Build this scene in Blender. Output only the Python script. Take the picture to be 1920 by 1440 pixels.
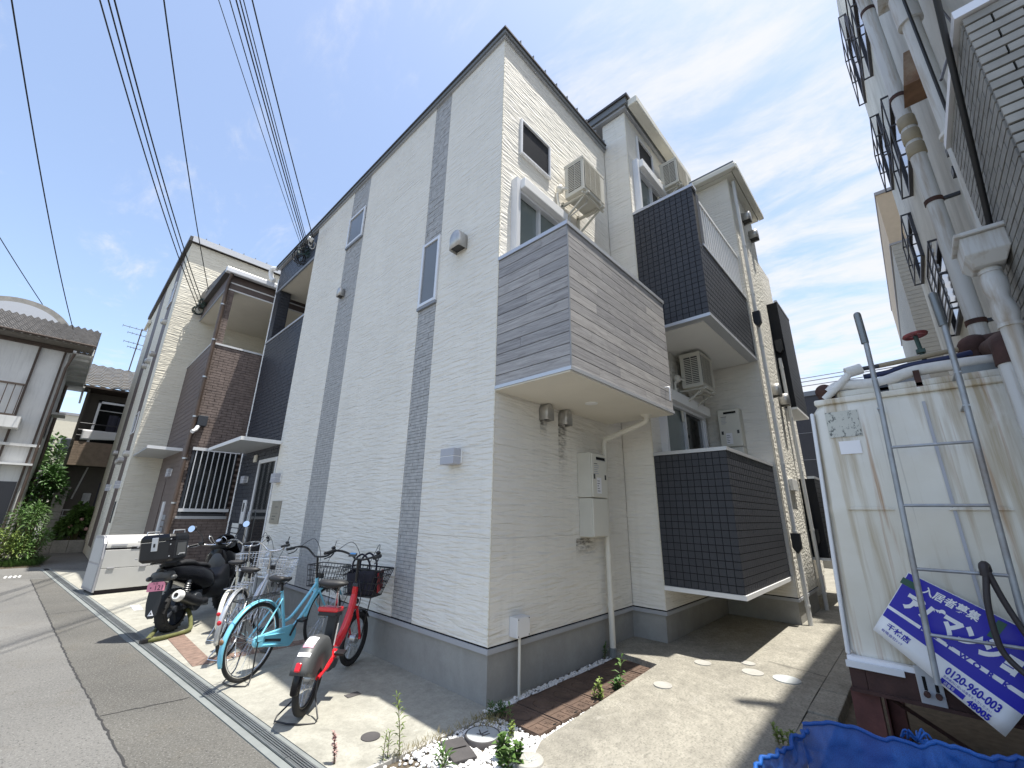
import bpy, math, random
from mathutils import Vector, Matrix, noise as mnoise
R = math.radians
random.seed(7)
for o in list(bpy.data.objects): bpy.data.objects.remove(o)
scene = bpy.context.scene
COL = scene.collection

# ------------------------------------------------------------------ camera
cam_d = bpy.data.cameras.new('camera'); cam = bpy.data.objects.new('camera', cam_d); COL.objects.link(cam)
cam_d.sensor_width = 36.0; cam_d.lens = 14.6214; cam_d.clip_start = 0.02; cam_d.clip_end = 2000
A0 = [[0.6835057, 0.2273750, 0.6936286], [-0.7297822, 0.1927793, 0.6559376], [0.0154266, -0.9545348, 0.2977000]]
CAM = Vector((-2.94625, -3.03178, 1.6))
rot = Matrix(((A0[0][0], -A0[0][1], -A0[0][2]), (A0[1][0], -A0[1][1], -A0[1][2]), (A0[2][0], -A0[2][1], -A0[2][2])))
cam.matrix_world = Matrix.Translation(CAM) @ rot.to_4x4()
scene.camera = cam

# ------------------------------------------------------------------ sun and sky
SUNV = Vector((0.116, -0.19, 1.0)).normalized()
EL = math.asin(SUNV.z); AZ = math.atan2(SUNV.x, SUNV.y)
sun_d = bpy.data.lights.new('sun', 'SUN'); sun = bpy.data.objects.new('sun', sun_d); COL.objects.link(sun)
sun_d.energy = 4.1; sun_d.angle = R(0.6); sun_d.color = (1.0, 0.96, 0.88)
sun.rotation_euler = SUNV.to_track_quat('Z', 'Y').to_euler(); sun.location = (4, -6, 30)

world = bpy.data.worlds.new('World'); scene.world = world; world.use_nodes = True
wn = world.node_tree.nodes; wl = world.node_tree.links; wn.clear()
def N(nodes, t, **k):
    n = nodes.new(t)
    for a, b in k.items(): setattr(n, a, b)
    return n
wo = N(wn, 'ShaderNodeOutputWorld'); bg = N(wn, 'ShaderNodeBackground'); sky = N(wn, 'ShaderNodeTexSky')
sky.sky_type = 'NISHITA'; sky.sun_disc = False; sky.sun_elevation = EL; sky.sun_rotation = AZ
sky.altitude = 0; sky.air_density = 1.0; sky.dust_density = 1.2; sky.ozone_density = 1.3
bg.inputs['Strength'].default_value = 0.15
tc = N(wn, 'ShaderNodeTexCoord'); sep = N(wn, 'ShaderNodeSeparateXYZ'); wl.new(tc.outputs['Generated'], sep.inputs[0])
def wm(op, a, b=None, clamp=False):
    n = N(wn, 'ShaderNodeMath', operation=op, use_clamp=clamp)
    for i, s in enumerate((a, b)):
        if s is None: continue
        if isinstance(s, (int, float)): n.inputs[i].default_value = s
        else: wl.new(s, n.inputs[i])
    return n.outputs[0]
zz = wm('MAXIMUM', sep.outputs[2], 0.06)
cx = wm('DIVIDE', sep.outputs[0], zz); cy = wm('DIVIDE', sep.outputs[1], zz)
comb = N(wn, 'ShaderNodeCombineXYZ'); wl.new(cx, comb.inputs[0]); wl.new(cy, comb.inputs[1])
def wnoise(scale, detail, rough, rotz, sc, dist=0.0):
    mp = N(wn, 'ShaderNodeMapping'); mp.inputs['Rotation'].default_value[2] = R(rotz); mp.inputs['Scale'].default_value = sc
    wl.new(comb.outputs[0], mp.inputs[0])
    n = N(wn, 'ShaderNodeTexNoise'); n.inputs['Scale'].default_value = scale; n.inputs['Detail'].default_value = detail
    n.inputs['Roughness'].default_value = rough; n.inputs['Distortion'].default_value = dist
    wl.new(mp.outputs[0], n.inputs['Vector']); return n.outputs[0]
nA = wnoise(3.4, 10, 0.66, 25, (1.0, 0.5, 1), 0.35)
nB = wnoise(0.55, 4, 0.5, 10, (1, 1, 1), 0.2)
# more cloud towards +X (the sky over the alley), thin wisps towards +Y
side = wm('SUBTRACT', cx, cy)
cov = wm('MULTIPLY', wm('ADD', side, 0.30), 0.16)
cov = wm('MINIMUM', wm('MAXIMUM', cov, -0.06), 0.155)
dens = wm('ADD', wm('ADD', wm('MULTIPLY', nA, 1.0), wm('MULTIPLY', nB, 0.30)), cov)
mr = N(wn, 'ShaderNodeMapRange'); mr.interpolation_type = 'SMOOTHSTEP'
mr.inputs['From Min'].default_value = 0.60; mr.inputs['From Max'].default_value = 0.92
wl.new(dens, mr.inputs['Value'])
cm = N(wn, 'ShaderNodeMix', data_type='RGBA')
wl.new(wm('ADD', wm('MULTIPLY', mr.outputs[0], 0.82), 0.12), cm.inputs['Factor']); wl.new(sky.outputs[0], cm.inputs['A'])
cm.inputs['B'].default_value = (3.35, 3.4, 3.55, 1)
wl.new(cm.outputs['Result'], bg.inputs['Color']); wl.new(bg.outputs[0], wo.inputs['Surface'])

scene.view_settings.view_transform = 'Standard'; scene.view_settings.look = 'None'
scene.view_settings.exposure = 0.93; scene.view_settings.gamma = 1.0; scene.view_settings.use_curve_mapping = False
scene.cycles.max_bounces = 8; scene.cycles.diffuse_bounces = 4

# ------------------------------------------------------------------ materials
MATS = {}
def newmat(name):
    m = bpy.data.materials.new(name); m.use_nodes = True; nt = m.node_tree
    b = nt.nodes['Principled BSDF']; MATS[name] = m
    return m, nt.nodes, nt.links, b
def rgba(c): return (c[0], c[1], c[2], 1.0)
def scaled(c, k): return tuple(max(0, min(1, x*k)) for x in c)
def noise_n(n, l, scale, detail=4, rough=.55, vec=None, sc=(1, 1, 1), dist=0.0, rz=0):
    t = N(n, 'ShaderNodeTexNoise'); t.inputs['Scale'].default_value = scale; t.inputs['Detail'].default_value = detail
    t.inputs['Roughness'].default_value = rough; t.inputs['Distortion'].default_value = dist
    if vec is None:
        g = N(n, 'ShaderNodeNewGeometry'); vec = g.outputs['Position']
    mp = N(n, 'ShaderNodeMapping'); mp.inputs['Scale'].default_value = sc; mp.inputs['Rotation'].default_value[2] = rz
    l.new(vec, mp.inputs[0]); l.new(mp.outputs[0], t.inputs['Vector'])
    return t.outputs[0]
def ramp(n, l, src, lo, hi, clo, chi, smooth=False):
    r = N(n, 'ShaderNodeValToRGB'); e = r.color_ramp.elements
    e[0].position = lo; e[1].position = hi; e[0].color = rgba(clo); e[1].color = rgba(chi)
    if smooth: r.color_ramp.interpolation = 'EASE'
    l.new(src, r.inputs[0]); return r.outputs[0]
def mixc(n, l, fac, a, b, mode='MIX'):
    m = N(n, 'ShaderNodeMix', data_type='RGBA', blend_type=mode)
    for s, i in ((fac, m.inputs['Factor']), (a, m.inputs['A']), (b, m.inputs['B'])):
        if isinstance(s, (int, float)): i.default_value = s
        elif isinstance(s, tuple): i.default_value = rgba(s)
        else: l.new(s, i)
    return m.outputs['Result']
def bumpn(n, l, b, src, strength, dist, prev=None):
    u = N(n, 'ShaderNodeBump'); u.inputs['Strength'].default_value = strength; u.inputs['Distance'].default_value = dist
    l.new(src, u.inputs['Height'])
    if prev is not None: l.new(prev, u.inputs['Normal'])
    l.new(u.outputs[0], b.inputs['Normal']); return u.outputs[0]
def M(name, col, rough=.6, metal=0.0, var=0.0, vs=6.0, bump=0.0, bs=60.0, bd=.004, spec=.5, coat=0.0, rnd=0.0, streak=0.0, dirt=None):
    if name in MATS: return MATS[name]
    m, n, l, b = newmat(name)
    b.inputs['Roughness'].default_value = rough; b.inputs['Metallic'].default_value = metal
    b.inputs['Specular IOR Level'].default_value = spec; b.inputs['Coat Weight'].default_value = coat
    c = col
    if var: c = ramp(n, l, noise_n(n, l, vs, 6, .6), .3, .7, scaled(col, 1-var), scaled(col, 1+var))
    if streak:
        s = noise_n(n, l, 5, 5, .6, sc=(3, 3, .25))
        c = mixc(n, l, ramp(n, l, s, .5, .75, (0, 0, 0), (streak,)*3), c, dirt or scaled(col, .45))
    elif dirt:
        s = noise_n(n, l, 2.3, 7, .65)
        c = mixc(n, l, ramp(n, l, s, .52, .72, (0, 0, 0), (.7,)*3), c, dirt)
    if rnd:
        oi = N(n, 'ShaderNodeObjectInfo')
        c = mixc(n, l, 1.0, c, ramp(n, l, oi.outputs['Random'], 0, 1, (1-rnd,)*3, (1, 1, 1)), 'MULTIPLY')
    if isinstance(c, tuple): b.inputs['Base Color'].default_value = rgba(c)
    else: l.new(c, b.inputs['Base Color'])
    if bump: bumpn(n, l, b, noise_n(n, l, bs, 4), bump, bd)
    return m
def siding(name, col, kz=30.0, kh=3.6, strength=1.0, dist=.028, coarse=False, stain=None):
    m, n, l, b = newmat(name); b.inputs['Roughness'].default_value = .75; b.inputs['Specular IOR Level'].default_value = .25
    c = ramp(n, l, noise_n(n, l, 1.1, 5), .3, .7, scaled(col, .95), scaled(col, 1.03))
    run = noise_n(n, l, 4, 4, sc=(2.5, 2.5, .12))
    c = mixc(n, l, ramp(n, l, run, .55, .8, (0, 0, 0), (.16,)*3), c, scaled(col, .62))
    l.new(c, b.inputs['Base Color'])
    if coarse:
        h = noise_n(n, l, 1, 3, .5, sc=(15, 15, 20))
    else:
        h = noise_n(n, l, 1, 2.2, .45, sc=(kh, kh, kz), dist=.5)
    h2 = noise_n(n, l, 160, 2)
    p = bumpn(n, l, b, h, strength, dist)
    bumpn(n, l, b, h2, .12, .004, p)
    return m
M('white_metal', (.78, .78, .77), .45); M('alu', (.55, .56, .58), .38, .55); M('alu_light', (.72, .73, .75), .42, .3)
M('grey_trim', (.23, .245, .27), .5); M('trim_mid', (.36, .37, .39), .55); M('dark_metal', (.035, .04, .05), .45); M('black_plastic', (.012, .012, .014), .38)
M('black_gloss', (.004, .004, .006), .22, spec=.35); M('rubber', (.018, .018, .019), .8, bump=.2, bs=120); M('chrome', (.75, .75, .76), .12, 1.0)
M('steel', (.5, .5, .5), .35, .9); M('ac_beige', (.56, .54, .47), .55, var=.06, vs=3); M('ac_dark', (.05, .05, .05), .7); M('soffit', (.70, .66, .57), .75, var=.04, vs=2)
M('soffit_white', (.78, .77, .73), .7, var=.03, vs=2)
M('gutter_cream', (.70, .68, .60), .5); M('pvc_ivory', (.68, .65, .57), .5, var=.05); M('pvc_grey', (.66, .66, .64), .5, var=.05, vs=3)
M('tile_dark', (.038, .041, .051), .5, var=.1, vs=60, rnd=.14, bump=.15, bs=130, bd=.003); M('grout', (.012, .013, .016), .9)
M('tile_navy', (.033, .037, .048), .45, var=.15, vs=6, bump=.2, bs=90)
M('stripe_grey', (.38, .378, .372), .6, var=.22, vs=14, bump=.3, bs=90)
M('brick_brown', (.185, .145, .13), .75, var=.28, vs=9, bump=.35, bs=70, bd=.005); M('mortar_brown', (.07, .048, .042), .9)
M('brown_paint', (.125, .095, .085), .6, var=.1); M('brown_pipe', (.10, .07, .055), .45, var=.25, vs=3)
M('vent_steel', (.50, .49, .47), .38, .7, var=.15, vs=12); M('lamp_grey', (.40, .41, .45), .45); M('lamp_diff', (.8, .8, .78), .4)
M('plate_bronze', (.33, .31, .26), .4, .4, var=.06); M('etch', (.12, .12, .11), .6)
M('canopy_alu', (.45, .47, .49), .4, .2)
M('cable_black', (.012, .012, .013), .5); M('cable_green', (.02, .06, .05), .5); M('porcelain', (.8, .79, .75), .3)
M('bike_blue', (.22, .62, .80), .28, coat=.5); M('bike_red', (.62, .012, .02), .25, coat=.5); M('bike_silver', (.60, .61, .62), .28, .6); M('bike_white', (.80, .77, .66), .35, coat=.3)
M('guard_grey', (.075, .078, .08), .45, bump=.1, bs=200); M('red_lens', (.6, .01, .02), .15, coat=.6); M('amber', (.55, .16, .03), .25); M('brown_knob', (.22, .12, .06), .4)
M('sticker_white', (.85, .84, .85), .45); M('sticker_pink', (.75, .32, .42), .5); M('bag_navy', (.012, .012, .024), .8, bump=.4, bs=40, bd=.006); M('bag_red', (.28, .015, .02), .6)
M('plate_pink', (.80, .27, .36), .4); M('plate_ink', (.12, .03, .06), .6); M('seat_black', (.015, .015, .017), .55, bump=.25, bs=200)
M('mirror_glass', (.9, .92, .95), .03, 1.0)
M('lock_sleeve', (.115, .12, .04), .85, bump=.5, bs=80, var=.25, vs=30)
M('trash_panel', (.50, .495, .475), .5, var=.05, vs=2); M('trash_frame', (.40, .40, .42), .42, .4); M('trash_inner', (.02, .015, .02), .8)
M('cast_rust', (.11, .072, .052), .85, var=.25, vs=7, bump=.5, bs=50, bd=.004, dirt=(.055, .035, .03)); M('lid_grey', (.40, .42, .42), .7, var=.1, vs=10, bump=.2); M('lid_dark', (.07, .065, .065), .85, var=.2, bump=.4)
M('lid_concrete', (.37, .36, .33), .85, var=.08, vs=20, bump=.3)
M('pebble', (.72, .71, .69), .75, rnd=.0, var=.08, vs=25); M('soil', (.10, .08, .055), .95, var=.3, vs=15, bump=.6)
M('drain_concrete', (.20, .215, .21), .85, var=.12, vs=5, bump=.3); M('galv', (.22, .235, .24), .45, .6, var=.15, vs=8); M('hole', (.005, .005, .005), 1.0)
M('leaf_a', (.075, .145, .03), .55, var=.35, vs=9); M('leaf_b', (.05, .12, .025), .55, var=.35, vs=9); M('leaf_dry', (.27, .22, .09), .7, var=.3); M('leaf_lime', (.15, .21, .04), .55, var=.3, vs=20); M('stem', (.13, .11, .05), .8); M('flower', (.45, .27, .25), .6)
M('tank_frp0', (.6, .58, .5)); M('rust_dark', (.055, .025, .02), .8, var=.4, vs=8, bump=.6, bs=30, bd=.006, dirt=(.16, .06, .025)); M('rust_paint', (.10, .035, .03), .7, var=.3, vs=10, bump=.4, bs=60)
M('ladder_galv', (.36, .38, .40), .5, .55, var=.2, vs=9, dirt=(.20, .15, .11)); M('sign_blue', (.012, .010, .36), .35); M('sign_white', (.80, .80, .80), .4); M('tape_green', (.02, .09, .06), .4); M('hose', (.03, .024, .026), .55)
M('net_blue0', (.01, .1, .5)); M('pipe_grey_paint', (.58, .585, .575), .55, streak=.85, dirt=(.27, .19, .10), bump=.15, bs=30)
M('pipe_wrap', (.70, .69, .66), .7, var=.1, vs=20, bump=.4, bs=30); M('pipe_tan', (.34, .29, .20), .6, var=.15); M('pipe_navy', (.02, .03, .09), .5); M('valve_red', (.22, .05, .05), .6, var=.4, vs=30); M('rust_orange', (.20, .115, .07), .8, var=.3, vs=5, dirt=(.38, .33, .24)); M('valve_green', (.04, .08, .07), .6)
M('win_frame_dark', (.05, .05, .06), .45); M('brick_tile', (.30, .295, .275), .7, var=.22, vs=7, rnd=.25, bump=.4, bs=60); M('brick_joint', (.015, .015, .015), .9)
M('old_white', (.66, .66, .65), .8, var=.1, vs=1.2, streak=.35, dirt=(.30, .30, .30)); M('old_wood', (.075, .055, .045), .8, var=.3); M('roof_tile', (.145, .14, .138), .8, var=.3, vs=4, bump=.4, bs=25, bd=.01); M('roof_tile_warm', (.17, .155, .135), .85, var=.25, vs=3, bump=.4, bs=25, bd=.01)
M('tan_tile', (.27, .205, .155), .75, var=.2, vs=5); M('grey_stucco', (.155, .14, .12), .9, var=.1, vs=2, bump=.3); M('laundry_white', (.75, .75, .77), .8); M('laundry_dark', (.05, .05, .075), .8); M('beige_wall', (.50, .40, .29), .85, var=.05); M('beige_tile', (.37, .355, .32), .8, var=.06)
M('far_cream', (.62, .58, .47), .85, var=.05); M('far_dark', (.060, .060, .07), .7, var=.05); M('far_line', (.30, .30, .32), .7); M('stone_grey', (.30, .29, .27), .9, var=.2, vs=6, bump=.4)
M('curb', (.40, .39, .365), .9, var=.16, vs=6, bump=.4, bs=50, dirt=(.25, .24, .21)); M('paver_brown', (.20, .135, .105), .85, var=.3, vs=14, bump=.4)
M('poster_cyan', (.35, .66, .80), .5); M('poster_yellow', (.75, .68, .10), .5); M('poster_pink', (.75, .30, .35), .5); M('poster_blue', (.10, .35, .70), .5); M('road_paint', (.62, .62, .60), .8, var=.15, vs=30)
M('fascia_dark', (.055, .05, .05), .5); M('roof_metal', (.17, .18, .185), .5, .2); M('curtain', (.62, .64, .62), .85); M('room_dark', (.01, .011, .012), .9); M('blind_bar', (.62, .62, .6), .5)
siding('siding_cream', (.765, .735, .668)); siding('siding_b', (.74, .70, .595), kz=24, kh=3.0, dist=.034); siding('siding_coarse', (.78, .75, .67), coarse=True, dist=.04)
siding('siding_back', (.70, .67, .60))

def mat_glass(name, tint, rough=.06, mixf=.0):
    m, n, l, b = newmat(name); b.inputs['Base Color'].default_value = rgba(tint); b.inputs['Roughness'].default_value = rough
    b.inputs['Specular IOR Level'].default_value = .5; return m
mat_glass('glass_dark', (.012, .015, .018)); mat_glass('glass_frost', (.155, .17, .185), .22); mat_glass('glass_screen', (.014, .015, .019), .5).node_tree.nodes['Principled BSDF'].inputs['Specular IOR Level'].default_value = .12; mat_glass('glass_green', (.16, .19, .185), .12)
m, n, l, b = newmat('glass_clear'); b.inputs['Base Color'].default_value = (.8, .86, .84, 1); b.inputs['Roughness'].default_value = .03; b.inputs['Transmission Weight'].default_value = .9
b.inputs['IOR'].default_value = 1.45
m, n, l, b = newmat('poly_sheet'); b.inputs['Base Color'].default_value = (.86, .88, .92, 1); b.inputs['Roughness'].default_value = .35; b.inputs['Transmission Weight'].default_value = .55; b.inputs['IOR'].default_value = 1.05

# concrete, asphalt, planks, tank, plaster, net
def concrete(name, col, dark, light, scale=1.0, bump=.5, stain=.6, speck=.35, mot=.12):
    m, n, l, b = newmat(name); b.inputs['Roughness'].default_value = .9; b.inputs['Specular IOR Level'].default_value = .2
    c = ramp(n, l, noise_n(n, l, 1.6*scale, 8, .65, dist=.4), .32, .68, scaled(col, .84), scaled(col, 1.12))
    c = mixc(n, l, ramp(n, l, noise_n(n, l, .9*scale, 7, .7, dist=.8), .52, .70, (0, 0, 0), (stain,)*3), c, dark)
    c = mixc(n, l, ramp(n, l, noise_n(n, l, 2.7*scale, 8, .72, dist=.6), .58, .70, (0, 0, 0), (.55,)*3), c, light)
    c = mixc(n, l, 1.0, c, ramp(n, l, noise_n(n, l, 11*scale, 7, .7), .30, .70, (1-mot,)*3, (1+mot,)*3), 'MULTIPLY')
    c = mixc(n, l, ramp(n, l, noise_n(n, l, 48, 4, .75), .50, .62, (0, 0, 0), (speck,)*3), c, scaled(col, .42))
    c = mixc(n, l, ramp(n, l, noise_n(n, l, 60, 3, .7, sc=(1, 1.1, 1)), .56, .68, (0, 0, 0), (speck*.8,)*3), c, scaled(col, 1.45))
    l.new(c, b.inputs['Base Color'])
    p = bumpn(n, l, b, noise_n(n, l, 70, 5, .7), bump, .006)
    bumpn(n, l, b, noise_n(n, l, 3, 4), .25, .02, p); return m
concrete('pad_concrete', (.345, .335, .29), (.21, .203, .172), (.43, .42, .372), 1.0, .35, .8, .22, .16)
concrete('alley_concrete', (.30, .283, .24), (.175, .166, .142), (.43, .41, .365), 1.1, .8, .7, .55, .22)
concrete('foundation', (.32, .315, .295), (.25, .245, .23), (.36, .36, .345), .8, .12, .5, .06, .06)
concrete('block_grey', (.30, .29, .265), (.19, .185, .165), (.37, .36, .33), 2, .4, .5, .3)
m, n, l, b = newmat('asphalt'); b.inputs['Roughness'].default_value = .92; b.inputs['Specular IOR Level'].default_value = .25
c = ramp(n, l, noise_n(n, l, .55, 7, .62, dist=.5), .32, .70, (.130, .128, .122), (.190, .186, .176))
c = mixc(n, l, ramp(n, l, noise_n(n, l, 2.2, 7, .7), .55, .72, (0, 0, 0), (.45,)*3), c, (.125, .112, .09))
c = mixc(n, l, ramp(n, l, noise_n(n, l, 70, 4, .8), .53, .66, (0, 0, 0), (.75,)*3), c, (.30, .295, .28))
c = mixc(n, l, ramp(n, l, noise_n(n, l, 55, 4, .8), .54, .66, (0, 0, 0), (.85,)*3), c, (.045, .044, .043))
l.new(c, b.inputs['Base Color']); p = bumpn(n, l, b, noise_n(n, l, 110, 4, .7), .8, .008); bumpn(n, l, b, noise_n(n, l, 1.5, 3), .3, .03, p)

m, n, l, b = newmat('asphalt_patch'); b.inputs['Roughness'].default_value = .92; b.inputs['Specular IOR Level'].default_value = .25
c = ramp(n, l, noise_n(n, l, .55, 7, .62, dist=.5), .32, .70, (.085, .082, .075), (.140, .135, .122))
c = mixc(n, l, ramp(n, l, noise_n(n, l, 2.2, 7, .7), .55, .72, (0, 0, 0), (.45,)*3), c, (.125, .112, .09))
c = mixc(n, l, ramp(n, l, noise_n(n, l, 70, 4, .8), .53, .66, (0, 0, 0), (.75,)*3), c, (.30, .295, .28))
c = mixc(n, l, ramp(n, l, noise_n(n, l, 55, 4, .8), .54, .66, (0, 0, 0), (.85,)*3), c, (.045, .044, .043))
l.new(c, b.inputs['Base Color']); p = bumpn(n, l, b, noise_n(n, l, 110, 4, .7), .8, .008); bumpn(n, l, b, noise_n(n, l, 1.5, 3), .3, .03, p)

def plank(name, axis):
    m, n, l, b = newmat(name); b.inputs['Roughness'].default_value = .7
    oi = N(n, 'ShaderNodeObjectInfo'); g = N(n, 'ShaderNodeNewGeometry')
    ad = N(n, 'ShaderNodeVectorMath', operation='ADD'); l.new(g.outputs['Position'], ad.inputs[0])
    cb = N(n, 'ShaderNodeCombineXYZ'); mu = N(n, 'ShaderNodeMath', operation='MULTIPLY'); mu.inputs[1].default_value = 37.0
    l.new(oi.outputs['Random'], mu.inputs[0]); l.new(mu.outputs[0], cb.inputs[0]); l.new(mu.outputs[0], cb.inputs[2]); l.new(cb.outputs[0], ad.inputs[1])
    s = (1.6, 30, 34) if axis == 'x' else (30, 1.6, 34)
    gr = noise_n(n, l, 1.5, 6, .65, vec=ad.outputs[0], sc=s, dist=1.4)
    c = ramp(n, l, gr, .30, .72, (.215, .206, .204), (.47, .458, .45))
    kn = noise_n(n, l, 1.3, 3, .5, vec=ad.outputs[0], sc=(1.5 if axis == 'x' else 9, 9 if axis == 'x' else 1.5, 9), dist=2.5)
    c = mixc(n, l, ramp(n, l, kn, .60, .72, (0, 0, 0), (.5,)*3), c, (.15, .14, .14))
    c = mixc(n, l, 1.0, c, ramp(n, l, oi.outputs['Random'], 0, 1, (.80, .80, .82), (1.12, 1.10, 1.08)), 'MULTIPLY')
    l.new(c, b.inputs['Base Color']); bumpn(n, l, b, gr, .3, .004); return m
plank('plank_x', 'x'); plank('plank_y', 'y')

m, n, l, b = newmat('tank_frp'); b.inputs['Roughness'].default_value = .5
base = ramp(n, l, noise_n(n, l, 1.4, 6, .6), .3, .7, (.66, .62, .52), (.80, .775, .70))
st = noise_n(n, l, 1, 6, .62, sc=(1, 9.5, .40), dist=.3)
c = mixc(n, l, ramp(n, l, st, .47, .63, (0, 0, 0), (.85,)*3), base, (.40, .31, .18))
st2 = noise_n(n, l, 1, 5, .6, sc=(1, 15, .5), dist=.2)
c = mixc(n, l, ramp(n, l, st2, .56, .68, (0, 0, 0), (.85,)*3), c, (.36, .17, .05))
c = mixc(n, l, ramp(n, l, noise_n(n, l, 1, 6, .65, sc=(2, 3.2, 1.6), dist=.5), .55, .72, (0, 0, 0), (.6,)*3), c, (.80, .79, .74))
st3 = noise_n(n, l, 1, 3, .5, sc=(1, 22, .3))
c = mixc(n, l, ramp(n, l, st3, .66, .74, (0, 0, 0), (.5,)*3), c, (.14, .12, .10))
l.new(c, b.inputs['Base Color']); bumpn(n, l, b, noise_n(n, l, 6, 4), .15, .01)

m, n, l, b = newmat('apt_plaster'); b.inputs['Roughness'].default_value = .85
c = ramp(n, l, noise_n(n, l, 1.0, 7, .65), .3, .7, (.44, .44, .41), (.58, .58, .55))
c = mixc(n, l, ramp(n, l, noise_n(n, l, 1, 6, .65, sc=(1.6, 2, .16)), .50, .72, (0, 0, 0), (.65,)*3), c, (.22, .215, .19))
c = mixc(n, l, ramp(n, l, noise_n(n, l, 9, 5, .7), .6, .72, (0, 0, 0), (.4,)*3), c, (.60, .60, .57))
l.new(c, b.inputs['Base Color']); bumpn(n, l, b, noise_n(n, l, 45, 4, .6), .45, .01)

m, n, l, b = newmat('net_blue'); b.inputs['Roughness'].default_value = .55
w1 = N(n, 'ShaderNodeTexCoord')
c = ramp(n, l, noise_n(n, l, 3, 5), .3, .7, (.005, .055, .28), (.012, .14, .50))
c = mixc(n, l, ramp(n, l, noise_n(n, l, 420, 1, .5), .45, .55, (0, 0, 0), (.5,)*3), c, (.004, .03, .16))
l.new(c, b.inputs['Base Color']); bumpn(n, l, b, noise_n(n, l, 400, 1), .3, .002)
tr = N(n, 'ShaderNodeBsdfTransparent'); mx = N(n, 'ShaderNodeMixShader'); out = [q for q in n if q.type == 'OUTPUT_MATERIAL'][0]
mx.inputs[0].default_value = .80; l.new(tr.outputs[0], mx.inputs[1]); l.new(b.outputs[0], mx.inputs[2]); l.new(mx.outputs[0], out.inputs['Surface'])

m, n, l, b = newmat('weathered_label'); b.inputs['Roughness'].default_value = .7
c = ramp(n, l, noise_n(n, l, 38, 5, .7, sc=(1, 1, .7)), .52, .60, (.56, .56, .50), (.13, .14, .13)); l.new(c, b.inputs['Base Color'])
m, n, l, b = newmat('soot_stain'); b.inputs['Roughness'].default_value = .8
def mm(name): return MATS[name]

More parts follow.
